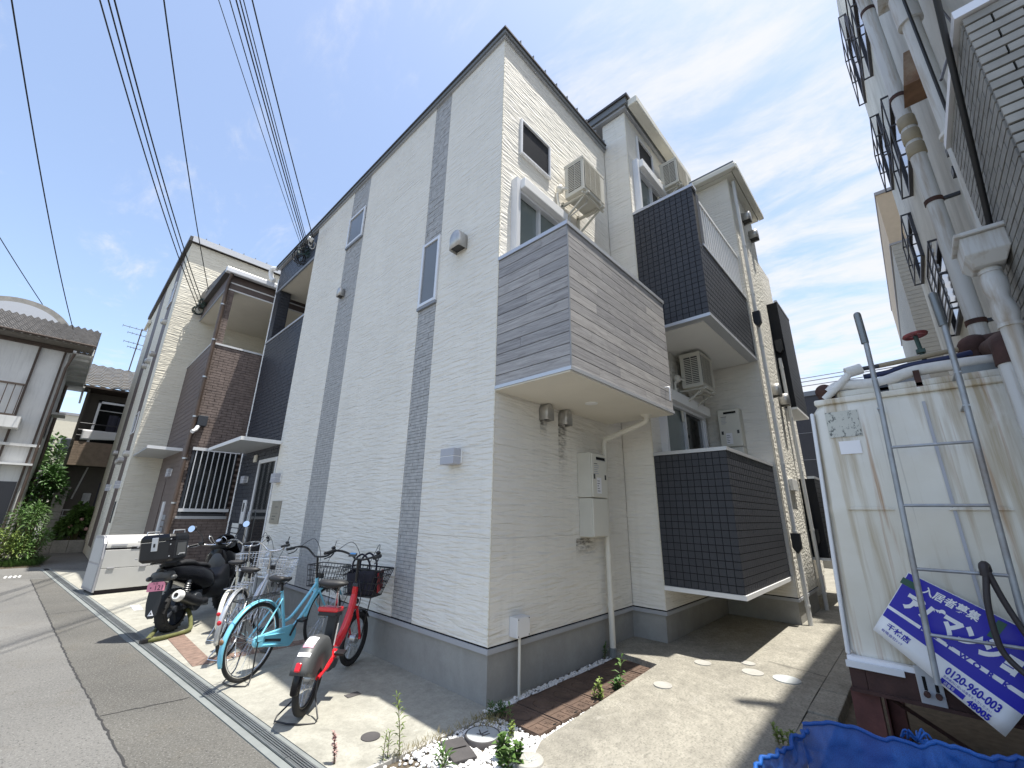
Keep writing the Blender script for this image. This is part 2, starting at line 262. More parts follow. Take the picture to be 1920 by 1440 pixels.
# ------------------------------------------------------------------ mesh builder
ORG = {}
class MB:
    def __init__(s): s.v = []; s.f = []
    def add(s, vs, fs):
        n = len(s.v); s.v += [tuple(v) for v in vs]; s.f += [tuple(i+n for i in f) for f in fs]; return s
    def box(s, x0, x1, y0, y1, z0, z1):
        return s.add([(x0, y0, z0), (x1, y0, z0), (x1, y1, z0), (x0, y1, z0), (x0, y0, z1), (x1, y0, z1), (x1, y1, z1), (x0, y1, z1)],
                     [(0, 3, 2, 1), (4, 5, 6, 7), (0, 1, 5, 4), (1, 2, 6, 5), (2, 3, 7, 6), (3, 0, 4, 7)])
    def obox(s, c, u, v, w, hu, hv, hw):
        c = Vector(c); u = Vector(u).normalized()*hu; v = Vector(v).normalized()*hv; w = Vector(w).normalized()*hw
        P = [c-u-v-w, c+u-v-w, c+u+v-w, c-u+v-w, c-u-v+w, c+u-v+w, c+u+v+w, c-u+v+w]
        return s.add(P, [(0, 3, 2, 1), (4, 5, 6, 7), (0, 1, 5, 4), (1, 2, 6, 5), (2, 3, 7, 6), (3, 0, 4, 7)])
    def ring(s, c, d, r, n, ph=0.0):
        d = Vector(d).normalized(); a = d.orthogonal().normalized(); b = d.cross(a)
        return [Vector(c)+a*r*math.cos(ph+2*math.pi*i/n)+b*r*math.sin(ph+2*math.pi*i/n) for i in range(n)]
    def loft(s, rings, cap=True, closed=False):
        n = len(rings[0]); vs = [p for r in rings for p in r]; fs = []; k = len(rings)
        for j in range(k if closed else k-1):
            a = j*n; b = ((j+1) % k)*n
            for i in range(n): fs.append((a+i, a+(i+1) % n, b+(i+1) % n, b+i))
        if cap and not closed: fs.append(tuple(range(n-1, -1, -1))); fs.append(tuple((k-1)*n+i for i in range(n)))
        return s.add(vs, fs)
    def cyl(s, p0, p1, r0, r1=None, n=12, cap=True):
        p0 = Vector(p0); p1 = Vector(p1); d = p1-p0; r1 = r0 if r1 is None else r1
        return s.loft([s.ring(p0, d, r0, n), s.ring(p1, d, r1, n)], cap)
    def tube(s, pts, r, n=8, closed=False, cap=True):
        pts = [Vector(p) for p in pts]; k = len(pts)
        rs = r if isinstance(r, (list, tuple)) else [r]*k
        T = []
        for i in range(k):
            if closed: d = pts[(i+1) % k]-pts[i-1]
            else: d = pts[min(i+1, k-1)]-pts[max(i-1, 0)]
            T.append(d.normalized() if d.length > 1e-9 else Vector((0, 0, 1)))
        a = T[0].orthogonal().normalized(); rings = []
        for i in range(k):
            a = a-T[i]*a.dot(T[i])
            a = a.normalized() if a.length > 1e-6 else T[i].orthogonal().normalized()
            b = T[i].cross(a)
            rings.append([pts[i]+(a*math.cos(2*math.pi*j/n)+b*math.sin(2*math.pi*j/n))*rs[i] for j in range(n)])
        return s.loft(rings, cap, closed)
    def lathe(s, o, axis, prof, n=16, cap=True):
        o = Vector(o); ax = Vector(axis).normalized()
        return s.loft([s.ring(o+ax*h, ax, max(r, 1e-4), n) for h, r in prof], cap)
    def torus(s, c, axis, RR, r, n=40, m=8):
        ax = Vector(axis).normalized(); a = ax.orthogonal().normalized(); b = ax.cross(a); c = Vector(c); rings = []
        for i in range(n):
            t = 2*math.pi*i/n; d = a*math.cos(t)+b*math.sin(t)
            rings.append([c+d*(RR+r*math.cos(2*math.pi*j/m))+ax*r*math.sin(2*math.pi*j/m) for j in range(m)])
        return s.loft(rings, False, True)
    def sphere(s, c, r, n=12, m=8, sc=(1, 1, 1)):
        c = Vector(c); rings = []
        for j in range(m+1):
            t = math.pi*j/m; rr = max(math.sin(t), 1e-3)
            rings.append([c+Vector((r*sc[0]*rr*math.cos(2*math.pi*i/n), r*sc[1]*rr*math.sin(2*math.pi*i/n), -r*sc[2]*math.cos(t))) for i in range(n)])
        return s.loft(rings, True)
    def prism(s, poly, o, u, v, w, t):
        # polygon (2d) in plane o,u,v extruded along w by t
        o = Vector(o); u = Vector(u); v = Vector(v); w = Vector(w).normalized()
        P = [o+u*a+v*b for a, b in poly]; n = len(P)
        fs = [tuple(range(n-1, -1, -1)), tuple(range(n, 2*n))]+[(i, (i+1) % n, n+(i+1) % n, n+i) for i in range(n)]
        return s.add(P+[p+w*t for p in P], fs)
    def grid(s, fn, nu, nv):
        vs = [fn(i/nu, j/nv) for j in range(nv+1) for i in range(nu+1)]
        fs = [(j*(nu+1)+i, j*(nu+1)+i+1, (j+1)*(nu+1)+i+1, (j+1)*(nu+1)+i) for j in range(nv) for i in range(nu)]
        return s.add(vs, fs)
    def build(s, name, mat, parent=None, smooth=None, bevel=0.0, local=False, fix=True, solid=0.0):
        o0 = Vector((0, 0, 0))
        if parent is not None and not local: o0 = ORG.get(parent.name, o0)
        me = bpy.data.meshes.new(name)
        me.from_pydata([(v[0]-o0[0], v[1]-o0[1], v[2]-o0[2]) for v in s.v], [], s.f)
        if fix or smooth:
            import bmesh
            bm = bmesh.new(); bm.from_mesh(me)
            if smooth and len(bm.verts) < 30000: bmesh.ops.remove_doubles(bm, verts=bm.verts, dist=2e-5)
            if fix: bmesh.ops.recalc_face_normals(bm, faces=bm.faces)
            bm.to_mesh(me); bm.free()
        me.materials.append(MATS[mat] if isinstance(mat, str) else mat)
        if smooth:
            me.polygons.foreach_set('use_smooth', [True]*len(me.polygons)); me.set_sharp_from_angle(angle=R(smooth))
        o = bpy.data.objects.new(name, me); COL.objects.link(o)
        if parent is not None: o.parent = parent; ORG[o.name] = o0
        if bevel:
            b = o.modifiers.new('bevel', 'BEVEL'); b.width = bevel; b.segments = 2; b.limit_method = 'ANGLE'
        if solid:
            q = o.modifiers.new('solid', 'SOLIDIFY'); q.thickness = solid; q.offset = 0
        return o
def tag(o, label=None, cat=None, group=None, kind=None):
    if label: o['label'] = label
    if cat: o['category'] = cat
    if group: o['group'] = group
    if kind: o['kind'] = kind
    return o
def thing(name, label, cat, loc=(0, 0, 0), rz=0.0, group=None):
    o = bpy.data.objects.new(name, None); COL.objects.link(o); o.location = loc; o.rotation_euler = (0, 0, rz)
    o.empty_display_size = .1; ORG[o.name] = Vector(loc) if rz == 0 else Vector((0, 0, 0))
    return tag(o, label, cat, group)
def bx(name, mat, parent, x0, x1, y0, y1, z0, z1, bevel=0.0, local=False):
    return MB().box(min(x0, x1), max(x0, x1), min(y0, y1), max(y0, y1), min(z0, z1), max(z0, z1)).build(name, mat, parent, bevel=bevel, local=local, fix=False)
def link_copy(src, parent, loc, name=None):
    c = src.copy(); COL.objects.link(c); c.parent = parent; c.location = loc; return c
def text_mesh(body, size, fn, name, mat, parent, bold=0.0, extr=.0015, xs=1.0, align='LEFT', spacing=1.0):
    """flat lettering: fn maps (u, v) in metres to a 3d point"""
    cu = bpy.data.curves.new('t', 'FONT'); cu.body = body; cu.size = size; cu.align_x = align; cu.offset = bold; cu.space_character = spacing
    cu.resolution_u = 3
    ob = bpy.data.objects.new('t', cu); COL.objects.link(ob)
    dg = bpy.context.evaluated_depsgraph_get(); me = bpy.data.meshes.new_from_object(ob.evaluated_get(dg))
    bpy.data.objects.remove(ob)
    mb = MB(); mb.v = [tuple(fn(v.co.x*xs, v.co.y)) for v in me.vertices]; mb.f = [tuple(p.vertices) for p in me.polygons]
    o = mb.build(name, mat, parent, fix=False); bpy.data.meshes.remove(me); return o
def arc(c, r, a0, a1, n, u, v):
    c = Vector(c); u = Vector(u); v = Vector(v)
    return [c+u*r*math.cos(a0+(a1-a0)*i/n)+v*r*math.sin(a0+(a1-a0)*i/n) for i in range(n+1)]
def smooth_pts(pts, n=8):
    """Catmull-Rom through points"""
    P = [Vector(p) for p in pts]; P = [P[0]*2-P[1]]+P+[P[-1]*2-P[-2]]; out = []
    for i in range(1, len(P)-2):
        for k in range(n):
            t = k/n; a, b, c, d = P[i-1], P[i], P[i+1], P[i+2]
            out.append(.5*((2*b)+(c-a)*t+(2*a-5*b+4*c-d)*t*t+(3*b-a-3*c+d)*t**3))
    out.append(P[-2]); return out
# ================================================================== ground
def poly_slab(name, pts, z0, z1, mat, parent=None, kind='structure'):
    n = len(pts); mb = MB(); mb.add([(x, y, z0) for x, y in pts]+[(x, y, z1) for x, y in pts],
        [tuple(range(n-1, -1, -1)), tuple(range(n, 2*n))]+[(i, (i+1) % n, n+(i+1) % n, n+i) for i in range(n)])
    o = mb.build(name, mat, parent)
    if kind and parent is None: o['kind'] = kind
    return o
road = poly_slab('road', [(-300, -300), (300, -300), (300, 300), (-300, 300)], -.5, -.016, 'asphalt')
DL = lambda y: -1.50-.0855*y          # road side of the drain
pad = poly_slab('parking_pad', [(DL(-.09)+.19, -.09), (0.0, -.09), (.6, 0), (.6, 9.2), (DL(14)+.19, 14.0)], -.3, 0.0, 'pad_concrete')
# narrow edging between pad and gravel bed
e = bx('edging', 'curb', None, DL(-.1)+.19, 0.02, -.125, -.092, -.1, .012); e['kind'] = 'structure'
# road cracks and patch seams
def ribbon(pts, w, z, jit=.0, seg=.12):
    P = []
    for (a, b) in zip(pts[:-1], pts[1:]):
        a = Vector((a[0], a[1], 0)); b = Vector((b[0], b[1], 0)); k = max(1, int((b-a).length/seg))
        for i in range(k): P.append(a+(b-a)*i/k)
    P.append(Vector((pts[-1][0], pts[-1][1], 0))); mb = MB(); vs = []
    for i, q in enumerate(P):
        d = P[min(i+1, len(P)-1)]-P[max(i-1, 0)]; nrm = Vector((-d.y, d.x, 0)).normalized()
        j = random.uniform(-jit, jit); ww = w*random.uniform(.5, 1.4)
        vs += [tuple(q+nrm*(j-ww/2)+Vector((0, 0, z))), tuple(q+nrm*(j+ww/2)+Vector((0, 0, z)))]
    fs = [(2*i, 2*i+1, 2*i+3, 2*i+2) for i in range(len(P)-1)]
    return mb.add(vs, fs)
M('seam', (.035, .034, .034), .95); M('seam_light', (.17, .165, .155), .95)
for pts in ([(-2.86, 12.2), (-2.42, 4.19), (-2.29, 2.17), (-2.23, 1.3), (-2.18, -.5)], [(-2.28, 2.12), (-1.70, 2.05)], [(-3.5, 12.3), (-2.2, 12.65)], [(-2.6, 7.2), (-2.12, 7.25)]):
    ribbon(pts, .014, -.012, .008, .05).build('seam', 'seam', road, fix=False)
pts_ = [(-2.18, -.6), (-2.23, 1.3), (-2.29, 2.17), (-2.42, 4.19), (-2.86, 12.2)]
MB().add([(x, y, -.0145) for x, y in pts_]+[(DL(y)+.002, y, -.0145) for x, y in pts_], [(i, i+1, 6+i, 5+i) for i in range(4)]).build('repair_patch', 'asphalt_patch', road, fix=False)
# road paint: worn marking near the bend
mk = MB()
for k in range(4):
    x = -3.30+k*.075; mk.add([(x, 12.75, -.011), (x+.04, 12.72, -.011), (x+.05, 13.2, -.011), (x+.012, 13.2, -.011)], [(0, 1, 2, 3)])
mk.add([(-3.30, 12.95, -.0105), (-3.02, 12.95, -.0105), (-3.02, 13.0, -.0105), (-3.30, 13.0, -.0105)], [(0, 1, 2, 3)])
mk.build('marking', 'road_paint', road, fix=False)

# drain with steel grates
drain = poly_slab('drain_channel', [(DL(-.6), -.6), (DL(-.6)+.19, -.6), (DL(14.4)+.19, 14.4), (DL(14.4), 14.4)], -.2, -.006, 'drain_concrete')
dv = Vector((-.0855, 1, 0)).normalized(); dn = Vector((dv.y, -dv.x, 0))
gmesh = MB()
L = .50; W = .092
for s in (-1, 1): gmesh.obox((0, s*(W/2-.006), 0), (1, 0, 0), (0, 1, 0), (0, 0, 1), L/2-.004, .006, .005)
for k in range(4): gmesh.obox((0, -W/2+.02+k*(W-.04)/3, -.001), (1, 0, 0), (0, 1, 0), (0, 0, 1), L/2-.004, .0042, .004)
for k in range(21): gmesh.obox((-L/2+.006+k*(L-.012)/20, 0, -.003), (1, 0, 0), (0, 1, 0), (0, 0, 1), .003, W/2-.002, .002)
hol = MB(); hol.add([tuple(Vector((DL(y), y, -.0045))+dn*d) for y in (-.6, 14.4) for d in (.052, .146)], [(0, 1, 3, 2)]); hol.build('trough', 'hole', drain, fix=False)
g0 = None; ga = math.atan2(dv.y, dv.x)
for k in range(29):
    y = -.35+k*L*dv.y; pos = Vector((DL(y), y, .003))+dn*.099
    if g0 is None: g0 = gmesh.build('grate', 'galv', drain, local=True, fix=False); g = g0
    else: g = g0.copy(); COL.objects.link(g); g.parent = drain
    g.location = pos; g.rotation_euler = (0, 0, ga)

# brown paver strips set in the pad
pm = MB().box(-.095, .095, -.045, .045, -.01, .006)
pv = None
def paver(x, y, rz):
    global pv
    if pv is None: pv = pm.build('paver', 'paver_brown', pad, local=True, bevel=.004); q = pv
    else: q = pv.copy(); COL.objects.link(q); q.parent = pad
    q.location = (x, y, 0); q.rotation_euler = (0, 0, rz)
for k in range(16):
    paver(-1.43, 2.95+k*.094, 0)
for k in range(14): paver(-1.30+k*.098, 3.02, R(90)); 
for k in range(12): paver(-.9, 3.2+k*.094, 0)
tag(bx('pad_box_lid', 'lid_dark', None, -.73, -.60, 1.02, 1.10, .0, .006, bevel=.003), 'small dark rectangular lid set in the pad by the red bicycle', 'cover')
tag(bx('pad_box_lid', 'alu_light', None, -1.62, -1.50, 6.6, 7.1, .0, .006), 'flat pale plate lying in the pad before the bin box', 'cover')
r_ = MB().lathe((-.925, .267, 0), (0, 0, 1), [(0, .07), (.006, .07), (.007, .055)], 24).build('pad_round_lid', 'lid_dark', None, 30)
tag(r_, 'small round dark drain lid in the pad beside the tall weed', 'cover')

# soil bed under the pebbles
soil = poly_slab('gravel_bed', [(DL(-.1)-.1, -1.25), (-.25, -1.25), (-.45, -.85), (-.1, -.70), (1.9, -.68), (2.06, -.3), (2.06, .02), (0, .02), (0.0, -.1), (DL(-.1)+.19, -.1)], -.2, -.012, 'soil')
# alley slab, rising gently away from the street
def alley_z(x): return .012+max(0, min(1, (x+.4)/2.45))*.073
al = [(-.45, -.85), (-.1, -.69), (1.9, -.66), (2.05, -.35), (2.05, .05)]
nx = 40
mb = MB(); xs = [-.45, -.1, .4, .9, 1.4, 1.9, 2.05, 2.7, 3.4, 4.2, 5.99, 5.991, 8, 12, 18, 30]
def lo_y(x):
    if x <= -.1: return -.85+(x+.45)*.16/.35
    if x <= 1.9: return -.69+(x+.1)*.015
    if x < 2.05: return -.66
    return .6
rows = []
for x in xs:
    ty = lo_y(x) if x < 2.05 else .6
    rows.append([(x, -2.03, alley_z(x)), (x, -1.4, alley_z(x)+.004), (x, max(-1.0, -1.0), alley_z(x)+.003), (x, ty, alley_z(x))])
for a, b_ in zip(rows[:-1], rows[1:]):
    for j in range(3): mb.add([a[j], b_[j], b_[j+1], a[j+1]], [(0, 1, 2, 3)])
for a, b_ in zip(rows[:-1], rows[1:]):   # edge risers
    mb.add([a[3], b_[3], (b_[3][0], b_[3][1], -.2), (a[3][0], a[3][1], -.2)], [(0, 1, 2, 3)])
mb.add([rows[5][3], rows[6][3], (2.05, -.66, -.2), (1.9, -.66, -.2)], [(0, 1, 2, 3)])
mb.add([(2.05, .6, .085), (2.05, -.66, .085), (2.05, -.66, -.2), (2.05, .6, -.2)], [(0, 1, 2, 3)])
mb.add([rows[0][0], rows[0][3], (rows[0][3][0], rows[0][3][1], -.2), (rows[0][0][0], rows[0][0][1], -.2)], [(0, 1, 2, 3)])
alley = mb.build('alley_path', 'alley_concrete'); alley['kind'] = 'structure'
ribbon([(5.98, -2.03), (5.98, -1.46)], .02, .093, .002).build('joint', 'seam', alley, fix=False)
ribbon([(2.75, -2.03), (2.85, -1.5)], .010, .0945, .004).build('joint', 'seam', alley, fix=False)
cb = MB()
for k in range(18):
    x = -.75+k*.62; z = .5*(alley_z(x)+alley_z(x+.6))+.006
    c_ = bx('curb_block', 'alley_concrete', None, x+.001, x+.619, -2.24, -2.035, -.3, z, bevel=.008); c_.parent = alley
yard = poly_slab('yard_ground', [(-.7, -2.24), (12, -2.24), (12, -4.2), (-.7, -4.2)], -.3, -.008, 'soil')

# lids in the alley
def disc(x, y, r, z, mat, label, cat='cover', name='pipe_cover', group=None, h=.006):
    o = MB().lathe((x, y, z-.01), (0, 0, 1), [(0, r), (.01+h, r), (.011+h, r*.9), (.0095+h, r*.87), (.0095+h, .001)], 36).build(name, mat, None, 35)
    return tag(o, label, cat, group)
disc(1.413, -.94, .085, alley_z(1.41)+.004, 'lid_concrete', 'pale round cover in the alley, nearest to the meter covers')
disc(2.274, -1.003, .085, alley_z(2.2)+.004, 'lid_concrete', 'pale round cover in the alley at the edge of the balcony shadow')
disc(2.354, -1.471, .10, alley_z(2.3)+.004, 'lid_concrete', 'middle of the three clustered round covers in the alley')
disc(2.38, -1.766, .12, alley_z(2.3)+.004, 'lid_grey', 'round grey cover in the alley, straddling the shade line by the kerb')
disc(2.62, -1.36, .07, alley_z(2.5)+.005, 'lid_concrete', 'small pale round patch behind the middle alley cover')
for (x, y, rr, mt, lab) in ((-.35, -.335, .135, 'lid_grey', 'round grey inspection cover among the white pebbles'), (-.36, -.80, .10, 'lid_concrete', 'round white cover at the corner of the alley slab')):
    t = thing('inspection_cover', lab, 'cover', (x, y, 0))
    MB().lathe((x, y, -.02), (0, 0, 1), [(0, rr), (.045, rr), (.05, rr*.97), (.05, rr*.9), (.046, rr*.9)], 40).build('rim', 'lid_dark' if mt == 'lid_grey' else 'lid_concrete', t, 40)
    MB().lathe((x, y, .0), (0, 0, 1), [(0, rr*.9), (.029, rr*.9), (.031, rr*.86), (.031, .001)], 40).build('lid', mt, t, 40)
    lg = MB()
    for k in range(4): lg.obox((x+.02*math.cos(k*1.6), y+.03*math.sin(k*1.6), .032), (math.cos(k), math.sin(k), 0), (-math.sin(k), math.cos(k), 0), (0, 0, 1), .035, .004, .0015)
    lg.build('emblem', 'lid_dark' if mt == 'lid_grey' else 'lid_grey', t)['kind'] = 'stuff'
t = thing('valve_box_cover', 'dark square cover sunk in the white pebbles near the street', 'cover', (-.6, -.35, 0))
MB().obox((-.60, -.35, .006), (.94, -.34, 0), (.34, .94, 0), (0, 0, 1), .085, .145, .018).build('lid', 'lid_dark', t, bevel=.004)
MB().obox((-.60, -.35, .026), (.94, -.34, 0), (.34, .94, 0), (0, 0, 1), .06, .004, .003).build('handle', 'hole', t)

# seven cast iron meter covers
ml = ['rust brown meter cover nearest to the street, weed growing at its end', 'second rust brown meter cover from the street', 'third rust brown meter cover from the street', 'fourth of the seven rust brown meter covers, bushy weed at its outer end', 'third last rust brown meter cover, tall weed at its outer end', 'second last rust brown meter cover before the drainpipe', 'rust brown meter cover farthest from the street, at the drainpipe foot']
src = None
for k in range(7):
    x0 = -.055+k*.288; cx_ = x0+.139; cy_ = -.385
    if src is None:
        t = thing('meter_cover', ml[k], 'cover', (cx_, cy_, 0), group='cast iron meter covers along the wall')
        a = MB().box(cx_-.137, cx_+.137, cy_-.25, cy_+.25, -.05, .022).build('plate', 'cast_rust', t, bevel=.005)
        rm = MB()
        for s in (-1, 1):
            rm.box(cx_+s*.137-.012-(.0 if s > 0 else -.012)-(.012 if s > 0 else 0), cx_+s*.137+(0 if s > 0 else .012), cy_-.245, cy_+.245, .0225, .026)
            rm.box(cx_-.12, cx_+.12, cy_+s*.244-.005, cy_+s*.244+.005, .0225, .0262)
        rm.box(cx_-.12, cx_+.12, cy_-.118, cy_-.112, .0225, .0255)
        rm.box(cx_-.003, cx_+.003, cy_-.235, cy_-.12, .0225, .0254)
        rm.build('rib', 'cast_rust', t)
        el = MB(); P = [Vector((cx_+.075*math.cos(a_), cy_+.06+.095*math.sin(a_), .0225)) for a_ in [2*math.pi*i/36 for i in range(36)]]
        el.tube(P, .005, 6, closed=True).build('ring', 'cast_rust', t, 60)
        mk = MB()
        for s in (-1, 1):
            for q in (0, 1, 2): mk.obox((cx_+s*.06, cy_-.18+q*.0, .0235), (math.cos(q*1.05+.5), math.sin(q*1.05+.5), 0), (-math.sin(q*1.05+.5), math.cos(q*1.05+.5), 0), (0, 0, 1), .033, .004, .0015)
        mk.build('emblem', 'cast_rust', t)['kind'] = 'stuff'
        bx('keyhole', 'hole', t, cx_+.06, cx_+.09, cy_-.243, cy_-.225, .0225, .0273)
        src = t
    else:
        t = src.copy(); COL.objects.link(t); t.location = (cx_, cy_, random.uniform(-.004, .003)); t.rotation_euler = (0, 0, R(random.uniform(-.7, .7)))
        for ch in src.children:
            q = ch.copy(); COL.objects.link(q); q.parent = t
        t['label'] = ml[k]

# white pebbles: many small stones, joined
import bmesh as _bm
def ico():
    bm = _bm.new(); _bm.ops.create_icosphere(bm, subdivisions=1, radius=1.0)
    v = [q.co.copy() for q in bm.verts]; f = [tuple(x.index for x in q.verts) for q in bm.faces]; bm.free(); return v, f
IV, IF = ico()
def in_poly(x, y, P):
    c = False; j = len(P)-1
    for i in range(len(P)):
        if (P[i][1] > y) != (P[j][1] > y) and x < (P[j][0]-P[i][0])*(y-P[i][1])/(P[j][1]-P[i][1])+P[i][0]: c = not c
        j = i
    return c
pb = MB()
def stone(x, y, z, r):
    sx, sy, sz = r*random.uniform(.75, 1.3), r*random.uniform(.75, 1.3), r*random.uniform(.55, .9); a = random.uniform(0, 6.28); ca, sa = math.cos(a), math.sin(a)
    P = []
    for q in IV:
        k = 1+random.uniform(-.14, .14); u, v = q.x*sx*k, q.y*sy*k
        P.append((x+u*ca-v*sa, y+u*sa+v*ca, z+q.z*sz*k))
    pb.add(P, IF)
front = [(-1.12, -.135), (0.02, -.135), (.02, -.15), (-.02, -.66), (-.12, -.72), (-.46, -.87), (-.5, -1.2), (-1.5, -1.2), (-1.35, -.3)]
cnt = 0
while cnt < 2900:
    x = random.uniform(-1.5, .05); y = random.uniform(-1.2, -.13)
    if not in_poly(x, y, front): continue
    if math.hypot(x+.35, y+.335) < .145 or math.hypot(x+.36, y+.80) < .105: continue
    if abs((x+.6)*.94-(y+.35)*.34) < .09 and abs((x+.6)*.34+(y+.35)*.94) < .15: continue
    dens = 1 if x > -.85 else .22
    if random.random() > dens: continue
    stone(x, y, random.uniform(-.006, .010), random.uniform(.008, .017)); cnt += 1
for k in range(620): stone(random.uniform(-.06, 2.04), random.uniform(-.125, -.03), random.uniform(-.002, .016), random.uniform(.009, .017))
for k in range(360): stone(random.uniform(-.06, 1.95), random.uniform(-.675, -.642), random.uniform(.0, .014), random.uniform(.008, .014))
for k in range(120): stone(random.uniform(1.965, 2.04), random.uniform(-.64, -.05), random.uniform(0, .016), random.uniform(.010, .016))
for k in range(6):
    for q in range(26): stone(-.055+.283+k*.288+random.uniform(-.002, .002), random.uniform(-.63, -.14), .002, random.uniform(.005, .008))
o = pb.build('white_pebbles', 'pebble', None, 50, fix=False); tag(o, 'white pebbles filling the bed along the wall', 'pebbles', kind='stuff')

# ================================================================== main house
house = thing('apartment_house', 'cream sided modern apartment house with two grey vertical stripes and boxed balconies', 'building', (0, 0, 0))
RM = {}
def panels(parent, axis, const, sgn, u0, u1, z0, z1, mat, course=.91, width=3.03, th=.014, gap=.0022, stagger=True):
    """siding boards on an axis-aligned wall; outer face at const, thickness inwards"""
    z = z0; k = 0
    while z < z1-.01:
        zt = min(z+course, z1); u = u0; first = (width*.5 if (k % 2 and stagger) else width)
        while u < u1-.01:
            ut = min(u+first, u1); first = width
            if u1-ut < .25: ut = u1
            key = (axis, sgn, round(ut-u, 3), round(zt-z, 3), mat)
            if key not in RM:
                a, b_ = gap/2, ut-u-gap/2
                mb = MB()
                if axis == 'x': mb.box(min(0, -sgn*th), max(0, -sgn*th), a, b_, gap/2, zt-z-gap/2)
                else: mb.box(a, b_, min(0, -sgn*th), max(0, -sgn*th), gap/2, zt-z-gap/2)
                o = mb.build('siding_panel', mat, parent, local=True, fix=False); RM[key] = o
            else:
                o = RM[key].copy(); COL.objects.link(o); o.parent = parent
            og = ORG.get(parent.name, Vector((0, 0, 0)))
            o.location = Vector((const, u, z) if axis == 'x' else (u, const, z))-og
            u = ut
        z = zt; k += 1
def brick_face(name, mat, parent, axis, const, sgn, u0, u1, z0, z1, bw, bh, gap, th, holes=(), jitter=.0, kind='stuff', stagger=.5):
    mb = MB(); z = z0; k = 0
    while z < z1-.004:
        zt = min(z+bh, z1); u = u0-(bw*stagger if k % 2 else 0)
        while u < u1-.004:
            a, b_ = max(u, u0)+gap/2, min(u+bw, u1)-gap/2
            if b_-a > .006:
                zc, uc = (z+zt)/2, (a+b_)/2
                if not any(h[0] < uc < h[1] and h[2] < zc < h[3] for h in holes):
                    d = th+random.uniform(-jitter, jitter); c0, c1 = const-sgn*.02, const+sgn*(d-th)
                    lo, hi = min(c0, c1), max(c0, c1)
                    P = [(lo, a, z+gap/2), (hi, a, z+gap/2), (hi, b_, z+gap/2), (lo, b_, z+gap/2), (lo, a, zt-gap/2), (hi, a, zt-gap/2), (hi, b_, zt-gap/2), (lo, b_, zt-gap/2)]
                    if axis == 'y': P = [(q[1], q[0], q[2]) for q in P]
                    # skip the hidden back face
                    F = [(0, 3, 2, 1), (4, 5, 6, 7), (0, 1, 5, 4), (2, 3, 7, 6), (3, 0, 4, 7) if sgn < 0 else (1, 2, 6, 5)]
                    if axis == 'y': F = [tuple(reversed(f)) for f in F]
                    mb.add(P, F)
            u += bw
        z = zt; k += 1
    o = mb.build(name, mat, parent, fix=False)
    if kind: o['kind'] = kind
    return o
ZR = 8.12
# solid cores just behind the cladding
bx('wall_core', 'siding_back', house, .016, 9.5, .016, 6.25, .40, ZR)
bx('wall_core', 'siding_back', house, 2.696, 9.4, -.444, .016, .40, 8.74)
bx('wall_core', 'siding_back', house, 5.066, 6.734, -1.444, -.444, .40, 8.25)
bx('wall_core', 'siding_back', house, 6.734, 9.4, -1.2, -.444, .40, 8.0)
bx('wall_core', 'siding_back', house, 2.2, 9.5, 6.25, 8.8, 0.0, 8.0)
# foundation and base flashing
for (a, b_, c_, d) in ((.03, 9.3, .03, 6.25), (2.71, 9.3, -.43, .03), (5.08, 6.72, -1.43, -.43), (6.72, 9.3, -1.19, -.43)):
    bx('foundation', 'foundation', house, a, b_, c_, d, -.2, .41)
def flash(pts, z0=.402, z1=.445, out=.012):
    for (x0, x1, y0, y1) in pts: bx('base_flashing', 'trim_mid', house, x0, x1, y0, y1, z0, z1)
flash([(-.010, .02, -.010, 6.25), (.02, 2.69, -.010, .02), (2.668, 2.70, -.47, -.010), (2.70, 5.05, -.47, -.44), (5.038, 5.07, -1.47, -.47), (5.07, 6.76, -1.47, -1.44), (6.74, 6.77, -1.44, -1.19)])
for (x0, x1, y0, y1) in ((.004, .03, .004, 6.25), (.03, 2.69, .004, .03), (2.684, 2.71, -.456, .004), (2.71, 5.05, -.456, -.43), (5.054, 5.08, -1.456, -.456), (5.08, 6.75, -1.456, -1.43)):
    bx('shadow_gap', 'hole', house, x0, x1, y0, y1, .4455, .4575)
Z0 = .459
panels(house, 'x', 0, -1, .012, 1.19, Z0, ZR, 'siding_cream'); panels(house, 'x', 0, -1, 1.60, 3.76, Z0, ZR, 'siding_cream'); panels(house, 'x', 0, -1, 4.46, 6.25, Z0, ZR, 'siding_cream')
for (a, b_) in ((1.19, 1.60), (3.76, 4.46)):
    brick_face('stripe_bricks', 'stripe_grey', house, 'x', .002, -1, a+.003, b_-.003, Z0, ZR, .235, .040, .005, .016, jitter=.003)
    bx('stripe_backing', 'grey_trim', house, .010, .0155, a, b_, Z0, ZR)
panels(house, 'y', 0, -1, .012, 2.665, Z0, ZR, 'siding_cream'); panels(house, 'x', 2.68, -1, -.448, -.001, Z0, 8.74, 'siding_cream'); panels(house, 'y', -.46, -1, 2.692, 5.035, Z0, 8.74, 'siding_cream')
panels(house, 'x', 5.05, -1, -1.448, -.475, Z0, 8.25, 'siding_cream'); panels(house, 'y', -1.46, -1, 5.062, 6.738, Z0, 8.25, 'siding_coarse')
for (x, y, z1) in ((0, 0, ZR), (2.68, -.46, 8.74), (5.05, -1.46, 8.25)):
    bx('corner_trim', 'siding_b', house, x-.002, x+.011, y-.002, y+.011, Z0, z1)
